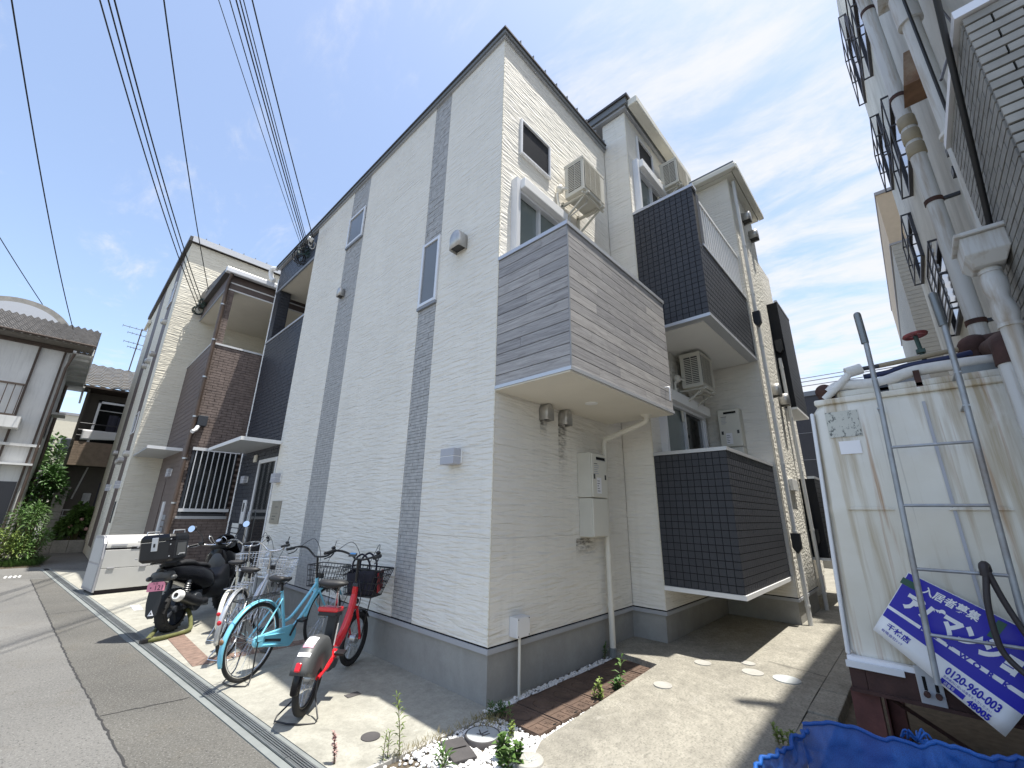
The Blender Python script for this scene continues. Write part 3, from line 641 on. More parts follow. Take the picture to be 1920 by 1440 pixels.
# roof edges
def roof_edge(x0, x1, y0, y1, z, h, mat='roof_metal', name='roof_fascia'): return bx(name, mat, house, x0, x1, y0, y1, z, z+h)
roof_edge(-.06, 2.66, -.06, 8.92, ZR+.001, .062); roof_edge(-.08, 2.64, -.08, 8.95, ZR+.064, .028, 'fascia_dark', 'roof_edge'); roof_edge(-.035, 2.66, -.035, 8.9, ZR-.03, .030, 'trim_mid', 'eave_trim')
for k in range(9): bx('snow_guard', 'roof_metal', house, .25+k*.29, .262+k*.29, -.08, -.04, ZR+.0925, ZR+.16)
roof_edge(2.60, 5.3, -.52, 6.0, 8.75, .05, 'trim_mid', 'eave_trim'); roof_edge(2.56, 5.2, -.56, 6, 8.801, .13, 'roof_metal')
bx('gutter', 'gutter_cream', house, 2.62, 5.2, -.74, -.56, 8.74, 8.90, bevel=.02); bx('roof_edge', 'fascia_dark', house, 2.53, 5.25, -.60, 6, 8.932, 8.98)
for k in range(7): bx('snow_guard', 'roof_metal', house, 2.9+k*.33, 2.912+k*.33, -.60, -.55, 8.981, 9.04)
bx('eave_board', 'gutter_cream', house, 4.94, 6.93, -1.58, -.2, 8.252, 8.33); bx('gutter', 'gutter_cream', house, 4.86, 6.95, -1.70, -1.585, 8.26, 8.38, bevel=.02)
bx('gutter', 'gutter_cream', house, 4.82, 4.935, -1.68, -.2, 8.26, 8.38, bevel=.02); bx('roof_edge', 'roof_metal', house, 4.83, 6.95, -1.66, 1, 8.382, 8.42)

# ---- windows
def window(parent, axis, const, sgn, u0, u1, z0, z1, fr=.035, mat_f='white_metal', mat_g='glass_frost', proud=.03, name='window', mull=None, sash=True):
    """frame, pane standing slightly proud of the siding"""
    def b3(nm, mat, par, ua, ub, za, zb, d0, d1, bevel=0):
        a, b_ = const+sgn*d0, const+sgn*d1
        if axis == 'x': return bx(nm, mat, par, min(a, b_), max(a, b_), ua, ub, za, zb, bevel)
        return bx(nm, mat, par, ua, ub, min(a, b_), max(a, b_), za, zb, bevel)
    mb = MB()
    def add(ua, ub, za, zb, d0, d1):
        a, b_ = const+sgn*d0, const+sgn*d1
        if axis == 'x': mb.box(min(a, b_), max(a, b_), ua, ub, za, zb)
        else: mb.box(ua, ub, min(a, b_), max(a, b_), za, zb)
    add(u0, u0+fr, z0, z1, .001, proud); add(u1-fr, u1, z0, z1, .001, proud); add(u0+fr, u1-fr, z1-fr, z1, .001, proud-.001); add(u0+fr, u1-fr, z0, z0+fr, .001, proud+.006)
    w = mb.build(name, mat_f, parent, bevel=.004)
    b3('pane', mat_g, w, u0+fr, u1-fr, z0+fr, z1-fr, .002, .010)
    if mull:
        for q in mull: b3('mullion', mat_f, w, q-.022, q+.022, z0+fr, z1-fr, .0105, proud-.004)
    return w, b3
w, b3 = window(house, 'x', 0, -1, 1.185, 1.60, 4.345, 5.38, fr=.045, mat_f='alu_light')
b3('sill', 'grey_trim', w, 1.18, 1.605, 4.30, 4.342, .001, .032)
w, b3 = window(house, 'x', 0, -1, 3.79, 4.45, 6.69, 7.38, fr=.045, mat_f='alu_light'); b3('sill', 'grey_trim', w, 3.785, 4.455, 6.65, 6.687, .001, .032)
window(house, 'y', 0, -1, .33, .985, 6.27, 6.88, fr=.03, mat_f='alu_light', mat_g='glass_screen', proud=.04)
window(house, 'y', -.46, -1, 3.07, 3.72, 7.88, 8.48, fr=.03, mat_f='alu_light', mat_g='glass_screen', proud=.04)
def shutter_window(const, u0, u1, z0, z1, bz0, bz1, glass):
    w, b3 = window(house, 'y', const, -1, u0, u1, z0, z1, fr=.04, mat_f='alu_light', mat_g=glass[0], proud=.06, mull=[(u0+u1)/2], name='shutter_window')
    b3('pane', glass[1], w, (u0+u1)/2+.023, u1-.05, z0+.05, z1-.05, .0105, .022)
    b3('guide_rail', 'alu_light', w, u0-.07, u0-.002, z0, bz1, .001, .10); b3('guide_rail', 'alu_light', w, u1+.002, u1+.05, z0, bz1-.04, .001, .085)
    b3('shutter_box', 'white_metal', w, u0-.001, u1+.08, bz0, bz1, .0, .17, .012); b3('slat', 'alu_light', w, u0, u1, bz0-.05, bz0-.004, .02, .09)
shutter_window(0, .26, 1.12, 4.40, 5.60, 5.58, 5.73, ('glass_green', 'glass_green'))
shutter_window(-.46, 2.90, 4.0, 6.2, 7.56, 7.56, 7.72, ('glass_green', 'glass_dark'))
shutter_window(-.46, 3.05, 4.72, 1.3, 3.32, 3.30, 3.47, ('glass_green', 'glass_dark'))

# ---- wood board balcony
WZ0, WZ1, WY, WX = 2.89, 4.42, -.975, 2.25
bal = MB(); bal.box(.02, .14, WY+.02, -.001, WZ0, WZ1); bal.box(.14, WX-.02, WY+.02, WY+.14, WZ0, WZ1); bal.box(WX-.14, WX-.02, WY+.14, -.001, WZ0, WZ1); bal.box(.14, WX-.14, WY+.14, -.001, WZ0, WZ0+.15)
balc = bal.build('wood_balcony', 'dark_metal', house)
balc['label'] = 'balcony boxed in weathered grey wood boards'
rowh = .1177
for k in range(13):
    z0 = WZ0+k*rowh; z1 = z0+rowh-.008
    cuts = [WY+.001]
    if k in (3, 7, 9, 12): cuts.append(random.uniform(WY+.2, -.25))
    cuts.append(-.004)
    for a, b_ in zip(cuts[:-1], cuts[1:]): bx('board', 'plank_y', balc, 0.0, .018, a+.001, b_-.002, z0, z1)
    cuts = [.020]; u = random.uniform(.3, 1.1)
    while u < WX-.25: cuts.append(u); u += random.uniform(.5, 1.15)
    cuts.append(WX)
    for a, b_ in zip(cuts[:-1], cuts[1:]): bx('board', 'plank_x', balc, a+.0005, b_-.0015, WY-.001, WY+.018, z0, z1)
bx('corner_bead', 'grey_trim', balc, -.004, .019, WY-.005, WY+.0005, WZ0, WZ1)
for (nm, z0, z1, mt, e) in (('cap_rail', WZ1, WZ1+.045, 'alu', .015), ('bottom_trim', WZ0-.035, WZ0, 'alu', .012)):
    mb = MB(); mb.box(-e, .155, WY-e, -.002, z0, z1); mb.box(.155, WX+e, WY-e, WY+.155, z0, z1); mb.build(nm, mt, balc)
bx('soffit', 'soffit', balc, .0, WX, WY+.003, -.003, WZ0-.05, WZ0-.036)
MB().lathe((1.09, -.49, WZ0-.062), (0, 0, 1), [(0, .05), (.006, .075), (.013, .075)], 24).build('downlight', 'lamp_diff', balc, 40)
MB().tube([(2.06, WY-.002, 3.16), (2.06, WY-.05, 3.16), (2.06, WY-.055, 3.13), (2.06, WY-.05, 2.98)], .009, 8).build('overflow_pipe', 'alu_light', balc, 50)
# drain pipe from the wood balcony
dp = MB(); dp.lathe((2.02, -.71, 2.80), (0, 0, 1), [(0, .045), (.025, .05), (.04, .075), (.045, .075)], 20); dp.tube(smooth_pts([(2.02, -.71, 2.82), (2.02, -.70, 2.76), (2.02, -.60, 2.72), (2.0, -.2, 2.60), (1.99, -.11, 2.56), (1.985, -.10, 2.46)], 4)+[(1.95, -.10, 1.3), (1.95, -.10, .02)], .035, 14)
dpo = dp.build('balcony_drainpipe', 'pvc_ivory', house, 40)
for z in (2.2, 1.1, .55):
    MB().lathe((1.965 if z > 2 else 1.95, -.10, z), (0, 0, 1), [(0, .041), (.045, .041)], 16).build('pipe_collar', 'pvc_ivory', dpo, 40)
MB().lathe((1.95, -.10, .0), (0, 0, 1), [(0, .043), (.12, .043)], 16).build('pipe_foot', 'drain_concrete', dpo, 40)

# ---- dark tiled balconies
def tiled_balcony(x0, x1, y0, y1, z0, z1, label, left_top=None, pitch=.0872, front_top=None):
    ft = front_top or z1
    b = MB(); b.box(x0+.006, x0+.14, y0+.006, y1-.002, z0, z1); b.box(x0+.14, x1-.002, y0+.006, y0+.14, z0, ft); b.box(x0+.14, x1-.002, y0+.14, y1-.002, z0, z0+.16)
    o = b.build('tiled_balcony', 'grout', house); o['label'] = label
    mbx = MB().box(.0, .016, .005, pitch-.005, .005, pitch-.005); mby = MB().box(.005, pitch-.005, .0, .016, .005, pitch-.005)
    spots = []
    nz = int(round((z1-z0)/pitch)); ny = int(round((y1-y0)/pitch)); nxx = int(round((x1-x0)/pitch)); nzf = int(round((ft-z0)/pitch))
    for k in range(nz):
        for j in range(ny): spots.append(('x', Vector((x0, y0+(y1-y0)/ny*j, z0+(z1-z0)/nz*k))))
    for k in range(nzf):
        for j in range(nxx): spots.append(('y', Vector((x0+(x1-x0)/nxx*j, y0, z0+(ft-z0)/nzf*k))))
    spots.sort(key=lambda s: (s[0] == 'y', (s[1]-CAM).length))
    proto = {}
    rest = MB()
    for i, (a, p_) in enumerate(spots):
        d = random.uniform(-.0006, .0006)
        q = p_+(Vector((d, 0, 0)) if a == 'x' else Vector((0, d, 0)))
        if i < 300:
            if a not in proto: t_ = proto[a] = (mbx if a == 'x' else mby).build('tile', 'tile_dark', o, local=True, fix=False)
            else: t_ = proto[a].copy(); COL.objects.link(t_); t_.parent = o
            t_.location = q
        else:
            e = .005
            if a == 'x': rest.box(q.x, q.x+.016, q.y+e, q.y+pitch-e, q.z+e, q.z+pitch-e)
            else: rest.box(q.x+e, q.x+pitch-e, q.y, q.y+.016, q.z+e, q.z+pitch-e)
    r = rest.build('tiles', 'tile_dark', o, fix=False); r['kind'] = 'stuff'
    return o
lowb = tiled_balcony(2.68, 5.03, -1.41, -.462, .755, 2.40, 'lower balcony box covered in dark square tiles')
mb = MB(); mb.box(2.665, 2.83, -1.425, -.463, 2.402, 2.448); mb.box(2.83, 5.035, -1.425, -1.26, 2.402, 2.448); mb.build('cap_rail', 'alu', lowb)
mb = MB(); mb.box(2.665, 2.80, -1.425, -.463, .70, .752); mb.box(2.80, 5.035, -1.425, -1.29, .70, .752); mb.build('bottom_trim', 'white_metal', lowb)
bx('soffit', 'soffit', lowb, 2.80, 5.03, -1.29, -.463, .69, .749)
upb = tiled_balcony(2.68, 5.03, -1.44, -.462, 4.30, 6.44, 'upper balcony box covered in dark square tiles, railing on its long side', front_top=5.46)
mb = MB(); mb.box(2.665, 2.83, -1.455, -.463, 6.442, 6.49); mb.build('cap_rail', 'alu', upb)
mb = MB(); mb.box(2.83, 5.035, -1.455, -1.29, 5.462, 5.50); mb.build('cap_rail', 'alu', upb)
mb = MB(); mb.box(2.665, 2.80, -1.455, -.463, 4.25, 4.297); mb.box(2.80, 5.035, -1.455, -1.32, 4.25, 4.297); mb.build('bottom_trim', 'alu', upb)
bx('soffit', 'soffit_white', upb, 2.80, 5.03, -1.32, -.463, 4.24, 4.294)
bx('return_post', 'tile_dark', upb, 2.822, 2.95, -1.436, -1.30, 5.47, 6.44)
rl = MB(); rl.box(2.96, 5.03, -1.42, -1.38, 6.36, 6.41); rl.box(2.96, 5.03, -1.415, -1.385, 5.53, 5.56)
ro = rl.build('railing', 'white_metal', upb)
bar = None
for k in range(19):
    if bar is None: bar = MB().box(2.98, 3.0, -1.41, -1.39, 5.56, 6.36).build('baluster', 'white_metal', ro, fix=False); 
    else:
        q = bar.copy(); COL.objects.link(q); q.parent = ro; q.location = (k*.111, 0, 0)
MB().grid(lambda u, v: (3.0+u*2.0, -1.372+.010*math.sin(u*40)+.006*math.sin(u*93+v*3), 5.52+v*.84), 70, 4).build('weather_sheet', 'poly_sheet', ro, 60, fix=False)
# far tiled balconies beyond the next bay
fb = MB()
for (z0, z1, yy, x1) in ((3.72, 6.05, -1.645, 8.0), (.93, 2.32, -1.70, 9.0)):
    o = bx('tiled_balcony', 'grout', house, 6.78, x1, yy, -1.21, z0, z1)
    lines = MB(); k = 0
    while z0+k*.0872 < z1: lines.box(6.775, x1+.004, yy-.004, yy, z0+k*.0872+.004, z0+(k+1)*.0872-.004); k += 1
    lines.build('tile_course', 'tile_dark', o, fix=False)['kind'] = 'stuff'
    bx('bottom_trim', 'white_metal', o, 6.77, x1+.01, yy-.012, -1.22, z0-.045, z0-.001); bx('cap_rail', 'alu', o, 6.77, x1+.01, yy-.012, -1.6, z1+.001, z1+.045)

# ---- downpipes and rain boxes on the last bay
def downpipe(x, y, z0, z1, r=.032, elbow=None, mat='pvc_grey'):
    mb = MB(); pts = [(x, y, z0), (x, y, z1)]
    if elbow: pts += elbow
    mb.tube(pts, r, 12); o = mb.build('downpipe', mat, house, 50)
    z = z0+.25
    while z < z1: MB().lathe((x, y, z), (0, 0, 1), [(0, r+.006), (.03, r+.006)], 12).build('pipe_collar', mat, o, 50); z += 1.05
    return o
downpipe(5.16, -1.535, .085, 8.20); downpipe(6.68, -1.535, .085, 4.75)
for (x, z) in ((5.05, 4.98), (5.05, 1.18), (6.70, 4.95), (6.80, 1.22)):
    mb = MB(); mb.prism([(-.06, .0), (.06, 0), (.06, -.22), (.0, -.30), (-.06, -.22)], (x-.05, -1.56, z+.2), (0, 1, 0), (0, 0, 1), (1, 0, 0), .10)
    mb.build('rain_box', 'black_plastic', house, bevel=.006)
bx('pipe_cover', 'pvc_grey', house, 5.78, 6.2, -1.52, -1.462, 2.06, 2.26, bevel=.008)
# ---- ventilation hoods
def hood(axis, const, sgn, u, z, w, h, d, mat='vent_steel', streak=0.0):
    """half-round hood open downwards"""
    mb = MB(); prof = [(-w/2, -h*.55)]+[(w/2*math.cos(math.pi-a), h*.45*math.sin(a)) for a in [math.pi*i/10 for i in range(11)]]+[(w/2, -h*.55)]
    U = Vector((0, 1, 0)) if axis == 'x' else Vector((1, 0, 0)); W = Vector((sgn, 0, 0)) if axis == 'x' else Vector((0, sgn, 0))
    o = Vector((const, u, z)) if axis == 'x' else Vector((u, const, z))
    n = len(prof); P = []
    for t, k in ((0.0, 1.0), (.72, 1.0), (.93, .94), (1.0, .82)):
        P.append([o+U*a*k+Vector((0, 0, 1))*(b_*k if b_ > -h*.5 else b_)+W*d*t for a, b_ in prof])
    for r0, r1 in zip(P[:-1], P[1:]): mb.add(list(r0)+list(r1), [(i, i+1, n+i+1, n+i) for i in range(n-1)])
    mb.add(P[-1], [tuple(range(n))])
    c = mb.build('vent_hood', mat, house, 40, solid=.004)
    m2 = MB(); m2.add([o+U*a+Vector((0, 0, 1))*(-h*.44)+W*dd for a, dd in ((-w/2*.9, .0), (w/2*.9, .0), (w/2*.9, d*.9), (-w/2*.9, d*.9))], [(0, 1, 2, 3)]); m2.build('vent_mesh', 'ac_dark', c)
    return c
hood('x', 0, -1, .70, 5.02, .21, .27, .14); hood('x', 0, -1, 4.28, 5.62, .14, .19, .10)
hood('y', 0, -1, .80, 2.755, .14, .20, .12); hood('y', 0, -1, 1.17, 2.755, .14, .20, .12)
hood('y', -1.46, -1, 5.62, 3.84, .20, .24, .16, 'vent_steel'); hood('y', -1.46, -1, 6.30, 3.80, .20, .24, .16, 'vent_steel')
hood('y', -1.46, -1, 5.85, 7.75, .20, .24, .16, 'vent_steel'); hood('y', -1.46, -1, 6.30, 7.55, .20, .24, .16, 'vent_steel')
# soot runs below vents: stain film on the wall (the siding itself is soiled)
m, n, l, b = newmat('soot'); b.inputs['Roughness'].default_value = .9; b.inputs['Base Color'].default_value = (.10, .085, .06, 1)
tr = N(n, 'ShaderNodeBsdfTransparent'); mx = N(n, 'ShaderNodeMixShader'); out = [q for q in n if q.type == 'OUTPUT_MATERIAL'][0]
tcn = N(n, 'ShaderNodeTexCoord'); sp = N(n, 'ShaderNodeSeparateXYZ'); l.new(tcn.outputs['Generated'], sp.inputs[0])
def nm(op, a, b_=None):
    q = N(n, 'ShaderNodeMath', operation=op, use_clamp=True)
    for i, s in enumerate((a, b_)):
        if s is None: continue
        if isinstance(s, (int, float)): q.inputs[i].default_value = s
        else: l.new(s, q.inputs[i])
    return q.outputs[0]
ux = nm('SUBTRACT', 1.0, nm('MULTIPLY', nm('ABSOLUTE', nm('SUBTRACT', sp.outputs[0], .5)), 2.0))
fz = nm('MULTIPLY', nm('POWER', sp.outputs[2], 1.3), nm('POWER', ux, .7))
ns = noise_n(n, l, 1, 4, .6, sc=(10, 10, 30)); ns2 = ramp(n, l, ns, .40, .62, (0, 0, 0), (1, 1, 1))
l.new(nm('MULTIPLY', nm('MULTIPLY', fz, ns2), .85), mx.inputs[0]); l.new(tr.outputs[0], mx.inputs[1]); l.new(b.outputs[0], mx.inputs[2]); l.new(mx.outputs[0], out.inputs['Surface'])
def soot(x0, x1, z0, z1, y=-.004): MB().add([(x0, y, z0), (x1, y, z0), (x1, y, z1), (x0, y, z1)], [(0, 1, 2, 3)]).build('soot_stain', 'soot', house, fix=False)
soot(1.09, 1.27, 1.95, 2.66); soot(.74, .88, 2.45, 2.66); soot(5.55, 5.72, 2.9, 3.72, -1.465); soot(6.2, 6.4, 2.7, 3.66, -1.465); soot(1.40, 1.88, 1.08, 1.33)
# ---- wall lamps, name plate, junction box
def wall_lamp(axis, const, sgn, u, z, w=.23, h=.17, d=.12, parent=None, name='wall_lamp'):
    par = parent or house
    def B(nm_, mat, par, ua, ub, za, zb, d0, d1, bev=.004):
        a, b_ = const+sgn*d0, const+sgn*d1
        return bx(nm_, mat, par, min(a, b_), max(a, b_), ua, ub, za, zb, bev) if axis == 'x' else bx(nm_, mat, par, ua, ub, min(a, b_), max(a, b_), za, zb, bev)
    o = B(name, 'lamp_grey', par, u-w/2, u+w/2, z+.004, z+h/2, .018, d); B('lower_shade', 'lamp_grey', o, u-w/2, u+w/2, z-h/2, z-.004, .018, d)
    B('diffuser', 'lamp_diff', o, u-w/2+.004, u+w/2-.004, z-.0035, z+.0035, .018, d-.004, 0); B('base_plate', 'lamp_diff', o, u-w/2-.008, u+w/2+.008, z-h/2+.01, z+h/2-.01, .001, .0175)
wall_lamp('x', 0, -1, .60, 2.185); wall_lamp('x', 0, -1, 5.98, 2.19)
npo = bx('name_plate', 'plate_bronze', house, -.022, -.002, 5.60, 6.05, 1.355, 1.765, bevel=.004)
nl = MB()
for (u0, u1, z0, z1) in ((5.70, 5.86, 1.645, 1.66), (5.68, 5.96, 1.535, 1.541), (5.76, 5.94, 1.475, 1.495), (5.80, 5.94, 1.425, 1.445)): nl.box(-.0235, -.0222, u0, u1, z0, z1)
nl.build('plate_lines', 'etch', npo, fix=False)
jb = bx('junction_box', 'alu_light', house, .27, .45, -.11, -.002, .50, .67, bevel=.006)
MB().cyl((.355, -.06, -.02), (.355, -.06, .50), .014, n=10).build('conduit', 'pvc_ivory', jb, 50)
for (x, z) in ((.285, .655), (.435, .655), (.285, .515), (.435, .515)): MB().cyl((x, -.114, z), (x, -.109, z), .005, n=8).build('screw', 'dark_metal', jb)

# ---- dark tiled entrance bay at the far end of the front
bay = bx('entrance_bay', 'grout', house, .035, 2.2, 6.252, 8.84, 0, 5.80)
brick_face('bay_tiles', 'tile_navy', bay, 'x', .02, -1, 6.26, 8.84, .12, 5.80, .175, .0872, .008, .016, holes=((6.27, 7.42, 0, 2.66),), jitter=.002)
bx('cap_rail', 'alu', bay, .0, .2, 6.253, 8.86, 5.802, 5.85)
brick_face('post_tiles', 'tile_navy', bay, 'x', .02, -1, 8.50, 8.84, 5.86, 7.30, .175, .0872, .008, .016); brick_face('post_tiles', 'tile_navy', bay, 'y', 8.49, -1, .02, .30, 5.86, 7.30, .175, .0872, .008, .016)
bx('post', 'grout', bay, .035, .30, 8.505, 8.84, 5.851, 7.30)
bx('bay_beam', 'grout', bay, .035, 2.2, 6.253, 8.84, 7.36, 8.08); brick_face('beam_tiles', 'tile_navy', bay, 'x', .02, -1, 6.26, 8.84, 7.36, 8.08, .175, .0872, .008, .016)
bx('soffit', 'soffit', bay, .02, 2.2, 6.255, 8.84, 7.318, 7.355); bx('soffit_trim', 'grey_trim', bay, .0, .035, 6.255, 8.85, 7.30, 7.358)
bx('floor_slab', 'pad_concrete', bay, .0, .034, 6.26, 8.84, 0, .11)
# glass entrance door
d_ = MB(); d_.box(-.01, .034, 6.275, 6.33, .11, 2.64); d_.box(-.01, .034, 7.33, 7.40, .11, 2.64); d_.box(-.01, .034, 6.33, 7.33, 2.56, 2.64); d_.box(-.01, .034, 6.33, 7.33, .11, .2)
door = d_.build('entrance_door', 'alu_light', house, bevel=.004)
bx('pane', 'glass_dark', door, .012, .022, 6.33, 7.33, .2, 2.56)
MB().tube([(-.03, 7.26, .95), (-.05, 7.26, .97), (-.05, 7.26, 1.55), (-.03, 7.26, 1.57)], .012, 8).build('door_handle', 'steel', door, 50)
wall_lamp('x', .02, -1, 8.15, 2.25, .25, .16, .09); bx('intercom', 'alu_light', house, -.015, .0195, 7.72, 7.95, 1.30, 1.80, bevel=.006)
io = bx('intercom_screen', 'glass_dark', house, -.017, -.0155, 7.78, 7.89, 1.55, 1.74); bx('alarm', 'pvc_ivory', house, -.02, .0195, 7.62, 7.78, 2.62, 2.78, bevel=.008)
lb = MB()
for k in range(7): lb.box(.004, .0195, 8.02, 8.5, .55+k*.11, .64+k*.11)
lb.build('letterbox', 'pvc_grey', house)
# entrance canopy
cn = MB(); cn.box(-.72, .018, 6.19, 8.62, 2.885, 2.93); cn.build('entrance_canopy', 'canopy_alu', house, bevel=.005)
bx('canopy_edge', 'white_metal', house, -.735, -.721, 6.18, 8.63, 2.875, 2.945); bx('canopy_edge', 'white_metal', house, -.721, -.002, 6.175, 6.189, 2.875, 2.945)
# white rain elbow at the far roof end
MB().tube(smooth_pts([(-.06, 8.93, 8.12), (-.14, 9.05, 8.13), (-.14, 9.14, 8.03), (-.10, 9.1, 7.86), (-.05, 9.02, 7.78)], 5), .06, 12).build('rain_elbow', 'white_metal', house, 50)
downpipe(.06, 8.93, 0, 7.8, .04, mat='white_metal')
# ================================================================== air conditioners and heaters
def ac_unit(x0, ywall, zb, label, w=.57, h=.58, d=.33, gap=.12):
    y1 = ywall-gap; y0 = y1-d; x1 = x0+w; zt = zb+h
    t = thing('air_conditioner', label, 'air conditioner', ((x0+x1)/2, y1, zb), group='outdoor units hung on the side wall')
    bx('casing', 'ac_beige', t, x0, x1, y0, y1, zb, zt, bevel=.012)
    bx('top_cover', 'ac_beige', t, x0-.006, x1+.006, y0-.006, y1+.006, zt-.04, zt+.006, bevel=.006)
    for s in range(2):
        ya = y0+.045+s*.115
        pn = bx('louvre_recess', 'ac_dark', t, x0-.004, x0-.001, ya, ya+.10, zb+.06, zt-.07)
        sl = None
        for k in range(14):
            z = zb+.07+k*(h-.15)/14
            if sl is None: sl = MB().box(x0-.012, x0-.0045, ya+.002, ya+.098, z, z+.012).build('slat', 'ac_beige', pn, fix=False); z0_ = z
            else:
                q = sl.copy(); COL.objects.link(q); q.parent = pn; q.location = (0, 0, z-z0_)
    g = bx('fan_grille', 'ac_dark', t, x0+.03, x1-.13, y0-.004, y0-.001, zb+.06, zt-.06)
    mb = MB()
    for k in range(22): z = zb+.06+k*(h-.12)/21; mb.box(x0+.03, x1-.13, y0-.012, y0-.0045, z-.0035, z+.0035)
    for k in range(4): x = x0+.03+k*(w-.16)/3; mb.box(x-.004, x+.004, y0-.013, y0-.0122, zb+.06, zt-.06)
    mb.build('grille_bars', 'ac_beige', g, fix=False)
    bx('service_cover', 'ac_beige', t, x1-.11, x1-.01, y0-.008, y0-.001, zb+.05, zt-.06, bevel=.004)
    for xx in (x0+.07, x1-.10):
        mb = MB(); mb.box(xx, xx+.035, y0-.03, ywall-.001, zb-.035, zb-.004); mb.box(xx, xx+.035, ywall-.035, ywall-.0015, zb-.34, zb+.04)
        mb.obox((xx+.0175, (y0+ywall)/2, zb-.16), (0, y0+.06-ywall, .26), (1, 0, 0), (0, .26, -(y0+.06-ywall)), .21, .012, .012); mb.build('bracket', 'ac_beige', t)
    bx('fixing_bar', 'ac_beige', t, x0+.0, x1, y0+.02, y0+.05, zb-.052, zb-.036)
    mb = MB(); mb.tube(smooth_pts([(x0+.02, y1-.05, zb+.14), (x0-.05, y1+.0, zb+.15), (x0-.07, ywall-.04, zb+.10), (x0-.05, ywall-.04, zb-.10), (x0+.06, ywall-.04, zb-.30), (x0+.10, ywall-.04, zb-.52)], 5), .022, 8)
    mb.build('refrigerant_pipe', 'pvc_ivory', t, 50)
    MB().sphere((x0-.05, ywall-.07, zb+.17), .06, 10, 8, (1, 1, 1.2)).build('pipe_cap', 'pvc_ivory', t, 60)
    MB().tube([(x0+.22, y0+.1, zb-.01), (x0+.22, y0+.1, zb-.06), (x0+.24, ywall-.03, zb-.12), (x0+.24, ywall-.03, zb-.6)], .011, 8).build('drain_hose', 'pvc_grey', t, 50)
ac_unit(1.20, 0.0, 6.02, 'outdoor unit hung above the wood balcony, under the front roof edge')
ac_unit(3.80, -.46, 7.66, 'outdoor unit hung above the upper dark tiled balcony')
ac_unit(3.72, -.46, 3.60, 'outdoor unit tucked under the upper balcony soffit')
def heater(axis, label, x, y, z0, z1, w, d):
    """gas water heater with pipe cover; axis = facing"""
    t = thing('water_heater', label, 'water heater', (x, y, z0))
    def B(nm, mat, par, ua, ub, za, zb, d0, d1, bev=.0):
        if axis == 'y': return bx(nm, mat, par, x+ua, x+ub, y-d1, y-d0, za, zb, bev)
        return bx(nm, mat, par, x-d1, x-d0, y-ub, y-ua, za, zb, bev)
    zm = z0+(z1-z0)*.455
    B('casing', 'ac_beige', t, 0, w, zm, z1, .002, d, .008); B('pipe_cover', 'ac_beige', t, .012, w-.004, z0, zm-.006, .002, d-.012, .006)
    B('front_panel', 'gutter_cream', t, .012, w-.012, zm+.006, z1-.012, d+.0005, d+.014, .006); B('cover_panel', 'gutter_cream', t, .02, w-.012, z0+.01, zm-.012, d-.0115, d+.002, .004)
    B('exhaust_slot', 'hole', t, w*.30, w*.86, z1-.085, z1-.05, d+.0145, d+.018); B('slot_rim', 'steel', t, w*.28, w*.88, z1-.092, z1-.0855, d+.0145, d+.022)
    lab = B('rating_label', 'sticker_white', t, w*.30, w*.58, zm+.05, zm+.24, d+.0145, d+.0155)
    for k in range(5): B('print_line', 'etch', lab, w*.32, w*(.40+.1*random.random()), zm+.075+k*.03, zm+.083+k*.03, d+.016, d+.0165)
    for s in (.16, .86): B('air_slots', 'ac_dark', t, w*s-.018, w*s+.018, zm+.22, zm+.28, d+.0145, d+.0155)
    for k in range(6): B('print_line', 'ac_dark' if k == 0 else 'lamp_grey', t, w*.16, w*(.34+.12*random.random()), z1-.14-k*.024, z1-.132-k*.024, d+.0145, d+.0152)
heater('y', 'tall cream water heater on the wall under the wood balcony', 1.47, 0, 1.35, 2.345, .36, .20)
heater('x', 'cream water heater behind the lower dark balcony', 5.05, -.72, 2.2, 3.42, .36, .20)

# ================================================================== service cables
def coil(t, c, n, r, axis, mat, jit):
    for k in range(n):
        a = Vector(axis)+Vector([random.uniform(-.5, .5) for _ in range(3)]); cc = Vector(c)+Vector([random.uniform(-jit, jit) for _ in range(3)])
        rr = r*random.uniform(.6, 1.1)
        P = []; ax = a.normalized(); u = ax.orthogonal().normalized(); v = ax.cross(u)
        for i in range(20): P.append(cc+u*rr*math.cos(i*.33)*1.25+v*rr*math.sin(i*.33))
        MB().tube(P, random.uniform(.007, .012), 6).build('cable_loop', random.choice(mat), t, 60)
ct = thing('cable_bundle', 'tangle of coiled service cables on the dark beam of the main house', 'cables', (0, 6.9, 7.6))
coil(ct, (-.06, 7.05, 7.66), 9, .17, (1, .2, .1), ['cable_black', 'cable_green', 'cable_black'], .06); coil(ct, (-.06, 6.75, 7.70), 7, .13, (1, .3, .2), ['cable_black', 'cable_green'], .07); coil(ct, (-.06, 6.45, 7.75), 5, .09, (1, 0, .3), ['cable_black', 'pvc_grey'], .05)
MB().lathe((-.03, 6.42, 7.83), (-1, 0, .2), [(0, .03), (.02, .06), (.06, .06), (.07, .04), (.10, .055), (.13, .05)], 14).build('insulator', 'porcelain', ct, 50)
ct = thing('cable_bundle', 'small knot of service cables where the brown bay meets the cream wall', 'cables', (-1.05, 11.9, 7.6))
coil(ct, (-1.12, 12.1, 7.50), 5, .17, (.3, 1, .1), ['cable_green', 'cable_black'], .05); coil(ct, (-1.10, 11.8, 7.66), 5, .11, (1, .3, .2), ['cable_black', 'cable_green'], .07)
MB().lathe((-1.05, 11.5, 7.9), (-1, 0, .2), [(0, .03), (.02, .07), (.08, .07), (.09, .05), (.13, .06)], 12).build('insulator', 'porcelain', ct, 50)
